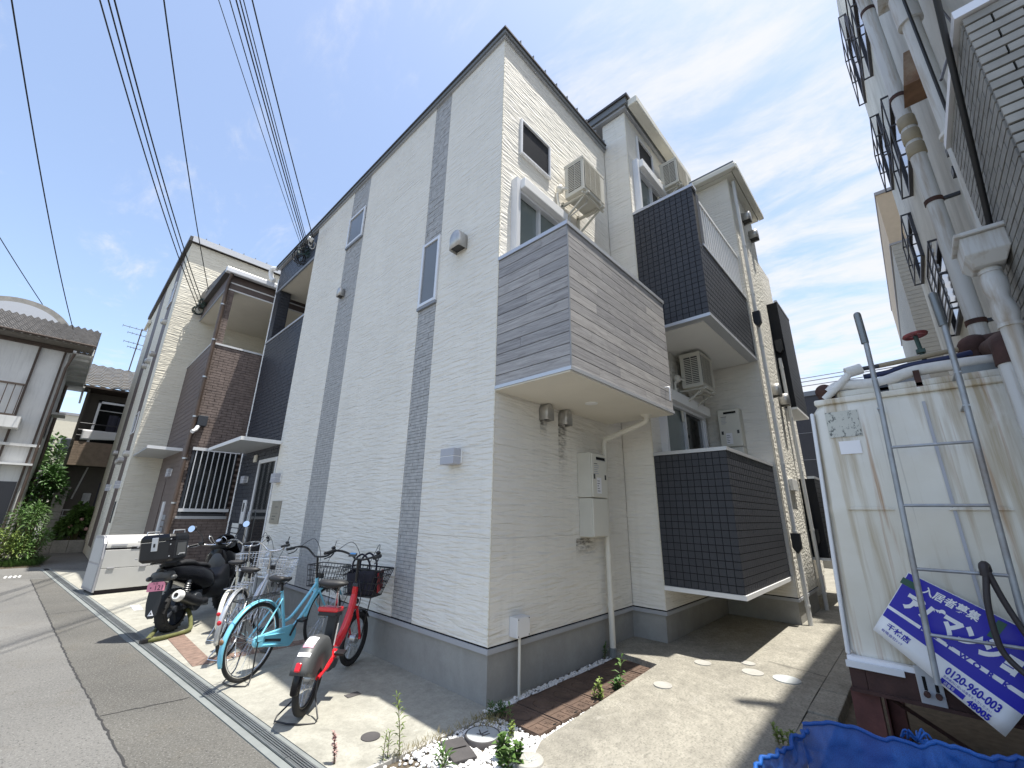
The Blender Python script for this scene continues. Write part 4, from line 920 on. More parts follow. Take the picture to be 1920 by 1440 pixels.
def wire(a, b, sag, r, label, group='overhead service wires', ext=1.6, n=26):
    a = Vector(a); b = Vector(b); b2 = a+(b-a)*ext; P = []
    for i in range(n+1):
        t = i/n; q = a.lerp(b2, t); q.z -= sag*4*t*(1-t); P.append(q)
    o = MB().tube(P, r, 6).build('overhead_wire', 'cable_black', None, 60, fix=False); return tag(o, label, 'wire', group)
def aim(pxr, z):  # world point for a listed sight line at height z
    return Vector(pxr)
wa = [((-.05, 6.95, 7.75), (-2.91, 2.80, 8.5), .10, .006, 'thin leftmost wire of the bundle ending at the main house'), ((-.05, 6.9, 7.78), (-2.80, 2.70, 8.5), .09, .008, 'second wire from the left in the bundle ending at the main house'),
      ((-.05, 6.82, 7.80), (-2.745, 2.63, 8.5), .08, .011, 'thick wire in the middle of the bundle ending at the main house'), ((-.05, 6.76, 7.82), (-2.71, 2.59, 8.5), .08, .010, 'fourth wire of the bundle ending at the main house'),
      ((-.05, 6.70, 7.84), (-2.68, 2.55, 8.5), .07, .008, 'rightmost wire of the bundle ending at the main house'), ((-.06, 6.42, 7.93), (-2.58, 2.44, 8.5), .14, .011, 'single wire to the white insulator on the main house')]
for w_ in wa: wire(*w_)
wb = [((-1.1, 12.35, 7.55), (-3.95, 3.93, 8.5), .45, .011, 'left wire of the trio to the brown bay'), ((-1.1, 12.2, 7.62), (-3.88, 3.86, 8.5), .42, .011, 'middle wire of the trio to the brown bay'), ((-1.1, 12.0, 7.68), (-3.83, 3.80, 8.5), .40, .012, 'right wire of the trio to the brown bay'),
      ((-1.1, 11.5, 7.9), (-3.40, 3.34, 8.5), .30, .011, 'single wire passing the cream roof corner to the brown bay insulator')]
for w_ in wb: wire(*w_)
wire((-3.75, 16.6, 7.3), (-5.03, 5.53, 9.0), .30, .012, 'wire to the tiled eave of the old house', ext=1.35)
wire((-4.6, 16.6, 7.9), (-6.6, 10.6, 9.6), .15, .011, 'short wire at the left edge above the old house', ext=1.5)
for k, (z, s) in enumerate(((10.9, 1.0), (10.65, .98), (10.35, 1.0), (9.9, .9))):
    o = MB().tube([(30, 14-(i*2.2), z-.25*math.sin(i/14*3.14)) for i in range(15)], .03, 5).build('overhead_wire', 'far_line', None, 60); tag(o, ['topmost', 'second', 'third', 'lowest'][k]+' of the far thin wires beyond the alley end', 'wire', 'far wires beyond the alley')

# ================================================================== neighbouring house with the brown bay
hb = thing('neighbour_house', 'tall cream house with a brown brick bay and balcony, left of the main house', 'building', (-1.73, 12.3, 0))
BY, BX, BC = 12.3, -1.73, -1.04
bx('wall_core', 'siding_b', hb, BX+.016, 6, BY+.016, 20.6, 0, 9.72)
panels(hb, 'y', BY, -1, BX+.012, 2.0, .35, 9.72, 'siding_b'); 
for (a, b_, mt) in ((12.312, 13.25, 'siding_b'), (14.35, 20.6, 'siding_b')): panels(hb, 'x', BX, -1, a, b_, .35, 9.72, mt)
bx('brown_stripe', 'brown_paint', hb, BX-.001, BX+.014, 13.25, 14.35, .35, 9.72); bx('corner_trim', 'siding_b', hb, BX-.003, BX+.011, BY-.003, BY+.011, .35, 9.72)
bx('brown_stripe', 'brown_paint', hb, BX-.006, BX-.001, 16.6, 18.0, .35, 9.72)
bx('foundation', 'foundation', hb, BX+.03, 6, BY+.03, 20.6, -.1, .345)
bx('roof_fascia', 'fascia_dark', hb, BX-.10, 6, BY-.10, 20.8, 9.74, 9.90); bx('roof_edge', 'alu', hb, BX-.02, 6, BY-.13, BY-.101, 9.73, 9.93)
for k in range(14): bx('snow_guard', 'roof_metal', hb, BX+.3+k*.36, BX+.32+k*.36, BY-.10, BY-.05, 9.931, 10.0)
window(hb, 'x', BX, -1, 13.4, 14.2, 8.0, 8.75, mat_f='alu_light', name='window'); window(hb, 'x', BX, -1, 13.4, 14.2, 3.7, 4.35, mat_f='alu_light', mat_g='glass_dark', name='window')
for (y, z) in ((13.9, 6.3), (14.9, 6.3), (15.7, 6.3), (13.2, 7.2), (13.0, 3.05), (14.2, 2.95), (14.8, 2.95), (17.0, 3.4)):
    mb = MB(); mb.lathe((BX-.001, y, z), (-1, 0, 0), [(0, .09), (.12, .09), (.15, .05)], 12); mb.build('vent_hood', 'vent_steel', hb, 50)
wall_lamp('x', BX, -1, 13.0, 2.2, .26, .2, .12, parent=hb); wall_lamp('x', BX, -1, 15.9, 2.2, .26, .2, .12, parent=hb)
bx('name_plate', 'dark_metal', hb, BX-.02, BX-.002, 12.75, 12.95, 1.2, 1.75); bx('gutter', 'gutter_cream', hb, BX-.12, BX-.02, 19.6, 20.8, 9.2, 9.35)
# brown bay
YB = 9.3
bc = bx('brown_bay', 'mortar_brown', hb, BC+.02, 4, YB+.02, BY-.001, 0, 5.62)
brick_face('bay_bricks', 'brick_brown', bc, 'y', YB, -1, BC, 1.4, .0, 5.62, .21, .066, .008, .018, holes=((-.93, .03, 1.42, 2.98),), jitter=.002)
bx('side_cladding', 'brown_paint', bc, BC, BC+.019, YB+.02, BY-.002, 0.0, 5.62)
sg = MB()
for k in range(42): sg.box(BC-.006, BC-.001, YB+.02, BY-.004, .10+k*.13, .215+k*.13)
sg.build('side_boards', 'brown_paint', bc, fix=False)
bx('cap_rail', 'alu_light', bc, BC-.02, 4, YB-.02, YB+.15, 5.622, 5.67); bx('cap_rail', 'alu', bc, BC-.02, BC+.13, YB+.15, BY-.003, 5.622, 5.66)
bx('post', 'mortar_brown', bc, BC+.016, BC+.20, YB+.016, YB+.20, 5.671, 7.2); brick_face('post_bricks', 'brick_brown', bc, 'y', YB, -1, BC, BC+.20, 5.671, 7.2, .21, .066, .008, .018); bx('post_side', 'brown_paint', bc, BC-.001, BC+.0155, YB+.001, YB+.20, 5.671, 7.2)
bx('beam', 'brown_paint', bc, BC, 4, YB, BY-.002, 7.24, 7.62); bx('soffit', 'soffit', bc, BC+.01, 4, YB+.01, BY-.002, 7.20, 7.239)
bx('beam_trim', 'white_metal', bc, BC-.01, 4, YB-.014, YB-.001, 7.20, 7.235); bx('beam_trim', 'white_metal', bc, BC-.01, 4, YB-.016, YB-.001, 7.40, 7.435)
bx('beam_trim', 'grey_trim', bc, BC-.012, BC-.001, YB, BY-.004, 7.19, 7.238)
bx('back_wall', 'siding_b', bc, 1.6, 4, YB+.2, BY-.002, 5.63, 7.2)
rf = MB(); rf.prism([(0, 0), (3.1, 0), (3.1, .52), (.0, .10)], (BC-.12, YB-.10, 7.63), (0, 1, 0), (0, 0, 1), (1, 0, 0), 5.2); rf.build('bay_roof', 'fascia_dark', bc)
bx('gutter', 'alu_light', bc, BC-.13, 4, YB-.24, YB-.105, 7.60, 7.75, bevel=.02)
for k in range(10): bx('snow_guard', 'roof_metal', bc, BC+.3+k*.4, BC+.32+k*.4, YB-.08, YB-.04, 7.76, 7.83)
MB().tube([(BC+.02, YB-.17, 7.6), (BC+.01, YB-.09, 7.45), (BC, YB-.06, 7.3), (BC, YB-.06, .0)], .045, 12).build('downpipe', 'brown_pipe', bc, 50)
for k in range(7): MB().lathe((BC, YB-.06, .7+k*1.0), (0, 0, 1), [(0, .052), (.035, .052)], 12).build('pipe_band', 'steel', bc, 50)
# barred window
w, b3 = window(bc, 'y', YB, -1, -.92, .02, 1.44, 2.97, fr=.05, mat_f='dark_metal', mat_g='glass_dark', proud=.03)
mb = MB(); mb.box(-.94, .04, YB-.14, YB-.10, 2.92, 2.99); mb.box(-.94, .04, YB-.15, YB-.09, 1.53, 1.60)
gr = mb.build('window_guard', 'alu_light', w)
for k in range(8):
    x = -.86+k*.115; bx('guard_bar', 'alu_light', gr, x, x+.018, YB-.128, YB-.112, 1.601, 2.919)
bx('sill', 'alu', w, -.95, .05, YB-.05, YB-.001, 1.37, 1.435)
sp_ = MB(); sp_.box(BC+.06, BC+.25, YB-.16, YB-.002, 3.5, 3.75); so = sp_.build('flood_light', 'dark_metal', hb, bevel=.01); MB().tube([(BC+.1, YB-.1, 3.5), (BC+.05, YB-.2, 3.38), (BC-.02, YB-.26, 3.32)], .045, 10).build('lamp_head', 'alu_light', so, 50)
# canopy, entry
cn = MB(); cn.box(-1.70, BC-.002, 9.72, BY-.003, 2.93, 2.97); cno = cn.build('entrance_canopy', 'canopy_alu', hb); bx('canopy_edge', 'alu_light', cno, -1.715, BC-.002, 9.70, 9.719, 2.92, 2.99)
bx('entrance_door', 'brown_paint', hb, BC-.02, BC-.007, 10.9, 12.1, .05, 2.3); bx('intercom', 'alu_light', hb, BC-.03, BC-.007, 10.2, 10.45, 1.0, 1.75); wall_lamp('x', BC-.006, -1, 10.55, 2.45, .3, .2, .08, parent=hb)
lb = MB()
for k in range(7): lb.box(BC-.02, BC-.007, 9.75, 10.1, .5+k*.14, .61+k*.14)
lb.build('letterbox', 'grey_trim', hb)

# ================================================================== old house on the left, far houses
oh = thing('old_house', 'old white plaster two storey house with grey tiled roof at the left edge', 'building', (-3.66, 17, 0))
X1, Y1 = -3.64, 17.0
bx('wall', 'old_white', oh, -9, X1, Y1, 23.0, 0, 6.75)
bx('recess', 'old_white', oh, -9, -4.35, Y1-.06, Y1-.001, 5.25, 6.6)
for (x, z0, z1) in ((X1-.1, 0, 6.7), (-4.32, 0, 6.7)): bx('corner_post', 'old_wood', oh, x-.03, x+.02, Y1-.10, Y1-.002, z0, z1)
bx('beam', 'old_wood', oh, -9, X1+.05, Y1-.16, Y1-.002, 6.58, 6.69)
MB().tube([(X1+.12, Y1-.35, 6.5), (X1+.02, Y1-.18, 6.0), (X1+.02, Y1-.18, 0)], .036, 8).build('downpipe', 'brown_pipe', oh, 50)
MB().tube([(X1+.06, 21.3, 6.3), (X1+.06, 21.3, 0)], .05, 8).build('downpipe', 'brown_pipe', oh, 50)
rl = MB(); rl.box(-9, -4.3, Y1-.6, Y1-.55, 5.15, 5.2); rl.box(-9, -4.3, Y1-.6, Y1-.55, 4.2, 4.25); rlo = rl.build('balcony_railing', 'old_wood', oh)
for k in range(14): bx('baluster', 'old_wood', rlo, -4.35-k*.16, -4.33-k*.16, Y1-.59, Y1-.56, 4.251, 5.149)
bx('balcony_slab', 'old_white', oh, -9, -4.15, Y1-.62, Y1-.001, 3.85, 4.19); bx('ledge', 'old_white', oh, -9, X1+.06, Y1-.20, Y1-.003, 3.36, 3.44)
bx('window_hood', 'old_white', oh, X1+.001, X1+.35, 18.6, 19.4, 4.7, 4.78); bx('window', 'win_frame_dark', oh, X1+.001, X1+.02, 18.7, 19.3, 3.9, 4.68)
bx('door', 'win_frame_dark', oh, -4.2, X1-.15, Y1-.02, Y1-.002, .2, 2.3); bx('window_hood', 'old_white', oh, -4.4, X1+.05, Y1-.4, Y1-.003, 2.78, 2.84)
# tiled roof: barrel rows
rt = MB()
def roof_tiles(mb, x0, x1, y0, y1, z0, z1, nu, nv, amp=.045):
    for j in range(nv):
        ya, yb = y0+(y1-y0)*j/nv, y0+(y1-y0)*(j+1)/nv; za, zb = z0+(z1-z0)*j/nv+.05, z0+(z1-z0)*(j+1)/nv
        n = nu*4
        P0 = [(x0+(x1-x0)*i/n, ya, za+amp*math.sin(i*math.pi/2)) for i in range(n+1)]; P1 = [(x0+(x1-x0)*i/n, yb+.02, zb+amp*math.sin(i*math.pi/2)) for i in range(n+1)]
        P2 = [(p[0], p[1], p[2]-.05) for p in P0]
        k = n+1; mb.add(P0+P1+P2, [(i, i+1, k+i+1, k+i) for i in range(n)]+[(2*k+i, 2*k+i+1, i+1, i) for i in range(n)])
roof_tiles(rt, -9.2, X1+.55, Y1-.75, 20.0, 6.75, 8.42, 34, 14)
ro_ = rt.build('roof', 'roof_tile', oh, 50, fix=False); ro_['kind'] = 'stuff'
bx('roof_soffit', 'grey_stucco', oh, -9.2, X1+.5, Y1-.72, Y1-.001, 6.70, 6.745); bx('gable_soffit', 'old_white', oh, X1+.002, X1+.52, Y1, 23.6, 6.55, 6.62)
rt2 = MB(); roof_tiles(rt2, -9.2, X1+.55, 23.9, 20.0, 6.75, 8.42, 34, 14); q_ = rt2.build('roof', 'roof_tile', oh, 50, fix=False); q_['kind'] = 'stuff'
gb = MB(); gb.prism([(0, 0), (3.0, 1.5), (6.0, 0), (6.0, -.12), (0, -.12)], (X1-.02, Y1-.0, 6.76), (0, 1, 0), (0, 0, 1), (1, 0, 0), .04); gb.build('gable', 'old_white', oh)
bx('barge_board', 'old_white', oh, X1+.521, X1+.55, Y1-.5, 23.6, 6.50, 6.74); MB().tube([(-9.2, Y1-.80, 6.78), (X1+.55, Y1-.80, 6.76)], .035, 8).build('gutter', 'old_wood', oh, 50)
for k in range(6): bx('rafter_end', 'old_white', oh, X1+.002, X1+.5, 17.4+k*.9, 17.5+k*.9, 6.47, 6.549)
# curved dormer behind the ridge
br = MB(); n = 24
A_ = [(-5.35+1.55*math.cos(a), 20.2, 7.75+1.35*math.sin(a)) for a in [math.pi*i/n for i in range(n+1)]]
B_ = [(p[0], 22, p[2]) for p in A_]; C_ = [(-5.35+(p[0]+5.35)*.86, 20.2, 7.75+(p[2]-7.75)*.86) for p in A_]; k = n+1
br.add(A_+B_+C_, [(i, i+1, k+i+1, k+i) for i in range(n)]+[(i, 2*k+i, 2*k+i+1, i+1) for i in range(n)])
br.build('curved_dormer', 'stone_grey', oh, 40); MB().add(C_, [tuple(range(k))]).build('dormer_face', 'alu', oh)

h2 = thing('tile_roof_house', 'brown tiled two storey house with laundry on its balcony, behind the cream house', 'building', (-2.2, 22, 0))
bx('wall', 'grey_stucco', h2, -2.95, 2, 22.4, 29, 0, 6.5); bx('upper_wall', 'grey_stucco', h2, -2.95, -2.86, 21.6, 22.4, 0, 6.5); bx('balcony_front', 'tan_tile', h2, -2.86, 2, 21.4, 21.6, 3.2, 4.15)
tb = MB(); 
brick_face('balcony_tiles', 'tan_tile', h2, 'y', 21.39, -1, -2.86, .5, 3.2, 4.15, .36, .1, .012, .02, jitter=.002)
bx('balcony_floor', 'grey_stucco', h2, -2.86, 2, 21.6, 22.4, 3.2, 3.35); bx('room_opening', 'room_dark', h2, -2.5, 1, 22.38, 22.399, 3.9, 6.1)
rr = MB(); rr.tube([(-2.86, 21.45, 4.62), (1, 21.45, 4.62)], .03, 6); rr.tube([(-2.86, 21.45, 4.4), (1, 21.45, 4.4)], .02, 6); rr.tube([(-2.86, 21.45, 4.9), (1, 21.45, 4.9)], .025, 6); rr.build('railing', 'win_frame_dark', h2, 50)
fr_ = MB(); fr_.box(-2.5, -2.42, 21.5, 21.58, 4.15, 5.9); fr_.box(-2.5, 1, 21.5, 21.58, 5.82, 5.9); fr_.build('awning_frame', 'alu_light', h2)
MB().tube([(-2.45, 21.7, 5.55), (1, 21.7, 5.5)], .02, 6).build('laundry_pole', 'alu_light', h2, 50)
for (x, w_, z, mt, lb_) in ((-2.05, .28, 5.4, 'laundry_dark', 'dark shirt hung on the far balcony pole'), (-1.75, .22, 5.35, 'laundry_dark', 'narrow dark garment hung beside the shirt on the far balcony')):
    o = MB().grid(lambda u, v: (x+w_*u, 21.72+.03*math.sin(u*9), z-.95*v), 8, 6).build('laundry', mt, None, 60, fix=False, solid=.01); tag(o, lb_, 'laundry')
o = MB().grid(lambda u, v: (-2.72+1.35*u, 21.38-.02*math.sin(u*20), 4.62+.02-.42*v*(1-.3*u)), 20, 6).build('bedding', 'laundry_white', None, 60, fix=False, solid=.02); tag(o, 'white and grey bedding draped over the far balcony railing', 'bedding')
rt = MB(); roof_tiles(rt, -3.1, 2, 21.2, 25.2, 6.45, 8.3, 16, 14, .03); q = rt.build('roof', 'roof_tile_warm', h2, 50, fix=False); q['kind'] = 'stuff'
bx('eave', 'old_wood', h2, -3.1, 2, 21.2, 22.4, 6.36, 6.44); bx('gable_side', 'old_white', h2, -3.12, -3.05, 21.2, 25.2, 6.3, 6.46)
bx('meter_box', 'old_white', h2, -2.10, -1.85, 22.28, 22.399, 1.7, 2.15, bevel=.03); bx('ground_window', 'win_frame_dark', h2, -1.7, -1.0, 22.36, 22.399, .9, 2.6)
MB().tube([(-2.2, 22.35, 3.2), (-2.4, 22.35, 1.9)], .03, 6).build('conduit', 'pvc_grey', h2, 50)
an = thing('tv_antenna', 'thin television antenna mast above the brown tiled roof', 'antenna', (-1.75, 25, 8.2))
MB().tube([(-1.75, 25, 8.2), (-1.72, 25, 10.6)], .025, 6).build('mast', 'old_wood', an, 50)
for (z, L_) in ((10.5, .75), (10.2, .5), (9.7, .55), (9.45, .35)):
    m_ = MB().tube([(-1.72-L_, 25, z+.05), (-1.72+L_*.6, 25, z)], .014, 5).build('boom', 'old_wood', an)
    for k in range(5): MB().tube([(-1.72-L_+k*L_*.35, 24.8, z+.04), (-1.72-L_+k*L_*.35, 25.2, z+.04)], .008, 4).build('element', 'old_wood', m_)
fw = thing('far_block', 'pale far apartment block between the old house and the tiled roof house', 'building', (-6, 48, 0))
bx('wall', 'far_cream', fw, -8, -1.5, 48, 56, 0, 9.0); bx('cornice', 'far_line', fw, -8.1, -1.4, 47.9, 56, 9.001, 9.2)
for zf in (2.6, 5.6):
    for x in (-6.6, -5.0, -3.6): 
        w = bx('window', 'far_line', fw, x, x+1.1, 47.94, 47.999, zf, zf+1.5); bx('pane', 'glass_dark', w, x+.08, x+1.02, 47.93, 47.939, zf+.08, zf+1.42)
    bx('ledge', 'far_line', fw, -8, -1.5, 47.5, 47.999, zf-.9, zf-.7)
shed = thing('garden_shed', 'low grey sheet roof shed behind the bushes', 'shed', (-3.2, 26, 0)); bx('wall', 'grey_stucco', shed, -4.2, -3.2, 26, 30, 0, 2.6); MB().prism([(0, 0), (1.5, .35), (1.5, .42), (0, .07)], (-4.4, 25.8, 2.6), (1, 0, 0), (0, 0, 1), (0, 1, 0), 4).build('roof', 'alu', shed)
# low block wall, pillar and fence by the far garden
lw = thing('low_block_wall', 'low concrete block wall at the end of the lane', 'wall', (-2.6, 20, 0))
for k in range(7): bx('block', 'block_grey', lw, -3.0+k*.42, -2.59+k*.42, 19.9, 20.1, -.05, .42, bevel=.01)
gp = thing('gate_pillar', 'stone clad gate pillar by the flowering shrub', 'pillar', (-2.75, 21, 0))
for k in range(8): bx('stone_block', 'stone_grey', gp, -2.92+random.uniform(-.012, .012), -2.58, 20.7+random.uniform(-.01, .01), 21.05, k*.28, k*.28+.272, bevel=.015)
bx('pillar_cap', 'block_grey', gp, -2.98, -2.52, 20.64, 21.1, 2.24, 2.32, bevel=.02)
fn = thing('wire_fence', 'white wire fence above the far block wall', 'fence', (-2.2, 20.9, 0))
for k in range(4): bx('rail', 'old_white', fn, -2.58, .5, 20.93, 20.96, .8+k*.22, .83+k*.22)
for k in range(16): bx('picket', 'old_white', fn, -2.55+k*.2, -2.53+k*.2, 20.935, 20.955, .45, 1.5)
ln = poly_slab('lane', [(-2.62, 14.42), (BX-.1, 14.0), (BX-.1, 20.0), (-2.9, 20.0)], -.2, -.009, 'asphalt')

# ================================================================== the big apartment block on the right
ap = thing('apartment_block', 'tall weathered white apartment block with drain pipes along the alley', 'building', (1, -4, 0))
YW = -4.0
bx('wall', 'apt_plaster', ap, .45, 7.4, -14, YW, -.1, 11.6); bx('wall', 'apt_plaster', ap, 7.401, 8.75, -14, YW+.002, -.1, 14.2); bx('wall', 'apt_plaster', ap, -.1, .449, -14, -5.6, -.1, 11.6)
bx('wall', 'apt_plaster', ap, -.38, .449, -5.6, YW, -.1, 2.55)
bx('upper_slab', 'apt_plaster', ap, -.40, .449, -5.6, -3.70, 5.62, 5.9); bx('upper_wall', 'apt_plaster', ap, -.40, .449, -5.6, -3.70, 5.901, 6.9)
# tiled balcony
tb_ = bx('tiled_balcony', 'brick_joint', ap, -.385, .62, -5.6, -3.665, 2.551, 3.98)
bx('cap_rail', 'alu_light', tb_, -.42, .63, -3.80, -3.63, 3.981, 4.03); bx('cap_rail', 'alu_light', tb_, -.42, -.25, -5.6, -3.801, 3.981, 4.03)
bm_ = {}
nb = 0
for k in range(27):
    z = 2.56+k*.0525; y = -3.652-(.09 if k % 2 else .18)
    ys = [-3.652]
    while y > -5.0: ys.append(y); y -= .18
    for a, b_ in zip(ys[:-1], ys[1:]):
        key = round(a-b_, 3)
        if key not in bm_: q = bm_[key] = MB().box(0, .014, b_-a+.004, -.004, .006, .0465).build('brick', 'brick_tile', tb_, local=True, fix=False)
        else: q = bm_[key].copy(); COL.objects.link(q); q.parent = tb_
        q.location = Vector((-.40+random.uniform(-.002, .002), a, z))-ORG[tb_.name]; nb += 1
brick_face('side_bricks', 'brick_tile', tb_, 'y', -3.652, 1, -.38, .615, 2.56, 3.98, .18, .0525, .010, .014, jitter=.001)
# windows with projecting guards
def apt_window(x0, x1, z0, z1, grille=False):
    w = MB(); w.box(x0, x0+.05, YW, YW+.05, z0, z1); w.box(x1-.05, x1, YW, YW+.05, z0, z1); w.box(x0+.05, x1-.05, YW, YW+.05, z1-.05, z1); w.box(x0+.05, x1-.05, YW, YW+.05, z0, z0+.05)
    o = w.build('window', 'win_frame_dark', ap); bx('pane', 'glass_dark', o, x0+.05, x1-.05, YW+.002, YW+.02, z0+.05, z1-.05)
    g = MB()
    for z in (z0+.02, (z0+z1)/2, z1-.02): g.box(x0-.02, x1+.02, YW+.13, YW+.15, z-.012, z+.012); g.box(x0-.02, x0, YW+.001, YW+.13, z-.012, z+.012); g.box(x1, x1+.02, YW+.001, YW+.13, z-.012, z+.012)
    go = g.build('window_guard', 'win_frame_dark', o)
    bb = None; kk = 2
    for i in range(kk+1):
        x = x0+i*(x1-x0)/kk
        bx('guard_bar', 'win_frame_dark', go, x-.007, x+.007, YW+.1305, YW+.1495, z0+.033, z1-.033)
    if grille:
        for i in range(9): bx('slat', 'alu', go, x0, x1, YW+.11, YW+.128, z0+.03+i*(z1-z0-.1)/8, z0+.09+i*(z1-z0-.1)/8)
for (x0, x1, z0, z1, g) in ((6.9, 8.2, 6.2, 7.15, 0), (6.9, 8.2, 8.55, 9.6, 0), (6.9, 8.2, 11.1, 12.6, 0), (4.75, 5.95, 4.3, 5.4, 1), (4.75, 5.95, 6.9, 8.1, 0), (4.75, 5.95, 9.7, 10.8, 0)): apt_window(x0, x1, z0, z1, bool(g))
# pipes
p1_ = MB().tube([(2.90, -3.80, 3.05), (2.90, -3.80, 11.7)], .070, 18).build('soil_pipe', 'pipe_grey_paint', ap, 50)
for z in (3.45, 4.9, 6.4, 7.9, 9.3):
    MB().lathe((2.90, -3.80, z), (0, 0, 1), [(0, .078), (.05, .078)], 18).build('pipe_clamp', 'rust_dark', p1_, 50); bx('clamp_arm', 'dark_metal', p1_, 2.88, 2.92, YW+.001, -3.87, z+.01, z+.04)
for z in (5.55, 5.75, 5.95): MB().lathe((2.90, -3.80, z), (0, 0, 1), [(0, .074), (.01, .082), (.15, .082), (.16, .074)], 18).build('pipe_sleeve', 'pipe_tan', p1_, 50)
p2_ = MB().tube([(1.25, -3.80, 2.9), (1.25, -3.80, 6.6)], .060, 18).build('rain_pipe', 'pipe_grey_paint', ap, 50)
MB().tube([(1.25, -3.80, 5.75), (1.25, -3.80, 6.1)], .085, 18).build('pipe_socket', 'pipe_grey_paint', p2_, 50); MB().lathe((1.25, -3.80, 4.5), (0, 0, 1), [(0, .08), (.03, .08)], 16).build('pipe_clamp', 'pipe_wrap', p2_, 50)
MB().tube([(1.08, -3.78, 3.3), (1.08, -3.78, 6.6)], .012, 6).build('cable', 'cable_black', ap)
bx('hopper_upper', 'pipe_grey_paint', ap, 1.08, 1.42, -3.99, -3.66, 6.2, 6.5)
# rain head
hp = MB(); 
def rect(x0, x1, y0, y1, z): return [Vector((x0, y0, z)), Vector((x1, y0, z)), Vector((x1, y1, z)), Vector((x0, y1, z))]
hx, hy = .30, -3.57
hp.loft([rect(hx-.07, hx+.07, hy-.06, hy+.06, 2.93), rect(hx-.12, hx+.12, hy-.085, hy+.085, 2.99), rect(hx-.12, hx+.12, hy-.085, hy+.085, 3.10)]); hp.box(hx-.14, hx+.14, hy-.087, hy+.105, 3.101, 3.125)
ho = hp.build('rain_head', 'pipe_grey_paint', ap, bevel=.006)
MB().tube([(hx, hy, 2.95), (hx, hy, 2.90), (hx, hy, 2.85), (hx, hy, 2.80), (hx, hy, 2.75), (hx, hy, 2.70), (hx, hy, 2.65), (hx, hy, 2.6), (hx, hy, 0)], [.038, .042, .052, .050, .038, .048, .052, .04, .038], 16).build('rain_head_pipe', 'pipe_grey_paint', ho, 50)
for z in (2.90, 2.58): MB().lathe((hx, hy, z), (0, 0, 1), [(0, .047), (.02, .047)], 16).build('pipe_collar', 'pipe_grey_paint', ho, 50)
# rusty vent hood, cable runs, bolts
vh = MB().prism([(0, 0), (.0, .42), (.14, .42), (.22, .0)], (2.25, YW+.001, 6.0), (0, 1, 0), (0, 0, 1), (1, 0, 0), .34).build('vent_hood', 'rust_orange', ap); 
MB().tube([(-.62, -3.60, 4.9), (-.40, -3.61, 4.2), (.0, -3.62, 3.6), (.32, -3.63, 3.15)], .014, 8).build('cable_run', 'cable_black', ap, 50); MB().tube([(1.3, YW+.02, 5.9), (.75, -3.9, 5.0), (.1, -3.62, 4.1)], .008, 6).build('cable', 'win_frame_dark', ap, 50)
bx('anchor', 'dark_metal', ap, 2.2, 2.3, YW+.001, YW+.1, 5.0, 5.08); bx('anchor', 'dark_metal', ap, 2.15, 2.25, YW+.001, YW+.12, 4.72, 4.80)
bb_ = thing('beige_building', 'beige and grey tiled building beyond the apartment block', 'building', (12, -5, 0))
bx('lower_wall', 'beige_tile', bb_, 12, 22, -9, -3.92, 0, 9.2); bx('upper_wall', 'beige_wall', bb_, 12.02, 22, -9, -3.90, 9.201, 10.95); bx('parapet', 'far_line', bb_, 11.98, 22, -9.1, -3.88, 10.951, 11.05); bx('band', 'far_line', bb_, 11.98, 22, -9.1, -3.88, 9.18, 9.24)
cr = MB()
for k in range(75): cr.box(11.99, 22, -9, -3.915, .1+k*.12, .208+k*.12)
cr.build('tile_course', 'beige_tile', bb_, fix=False)['kind'] = 'stuff'
dk = thing('dark_building', 'long low dark grey building closing the end of the alley', 'building', (18, 0, 0))
bx('wall', 'far_dark', dk, 18, 26, -8, 9, 0, 6.55); bx('parapet', 'grey_trim', dk, 17.95, 26, -8, 9, 6.551, 6.75)
for z in (2.9, 3.9, 5.0): bx('siding_joint', 'far_line', dk, 17.985, 17.999, -8, 9, z, z+.02)
ps = thing('notice_board', 'bright poster board with yellow lettering at the end of the alley', 'sign', (16, -.6, 0))
bx('board', 'poster_cyan', ps, 16, 16.03, -1.1, -.38, .95, 2.15); bx('stripe', 'poster_pink', ps, 15.985, 15.999, -1.05, -.5, 1.35, 1.55); bx('stripe', 'poster_blue', ps, 15.985, 15.999, -.9, -.42, 1.15, 1.34); bx('panel', 'sticker_white', ps, 15.985, 15.999, -1.0, -.45, .97, 1.13)
for k in range(5): text_mesh('MPSUX'[k], .24, lambda u, v, k=k: Vector((15.98, -.50-u*1.4, 1.95-k*.13+v*.55)), 'lettering', 'poster_yellow', ps, bold=.008)
for y in (-1.05, -.45): bx('post', 'dark_metal', ps, 16.031, 16.06, y-.02, y+.02, 0, 1.2)
pl_ = bx('planter_wall', 'block_grey', None, 14.5, 14.8, -3, 2.5, 0, .35); tag(pl_, 'low concrete planter kerb at the end of the alley', 'planter')
# ================================================================== water tank on its steel frame
tk = thing('water_tank', 'weathered cream water tank streaked with rust on a steel frame', 'water tank', (.5, -3, 0))
TX, TY1, TY0, TZ0, TZ1 = .52, -2.555, -3.98, .83, 2.345
def tank_ring(z, e, c): # rounded rectangle with chamfer
    x0, x1, y0, y1 = TX+e, 2.3-e, TY0+e, TY1-e-.062*(z-TZ0)/1.5
    P = []
    for (cx_, cy_, a0) in ((x1-c, y1-c, 0), (x0+c, y1-c, 90), (x0+c, y0+c, 180), (x1-c, y0+c, 270)):
        for k in range(5): a = R(a0+k*22.5); P.append(Vector((cx_+c*math.cos(a), cy_+c*math.sin(a), z)))
    return P
mb = MB(); mb.loft([tank_ring(TZ0, .02, .05), tank_ring(TZ0+.03, 0, .07), tank_ring(1.62, .0, .07), tank_ring(1.66, -.006, .07), tank_ring(1.70, 0, .07), tank_ring(TZ1-.05, .0, .07), tank_ring(TZ1, .03, .06)])
mb.build('shell', 'tank_frp', tk, 35)
mb = MB()
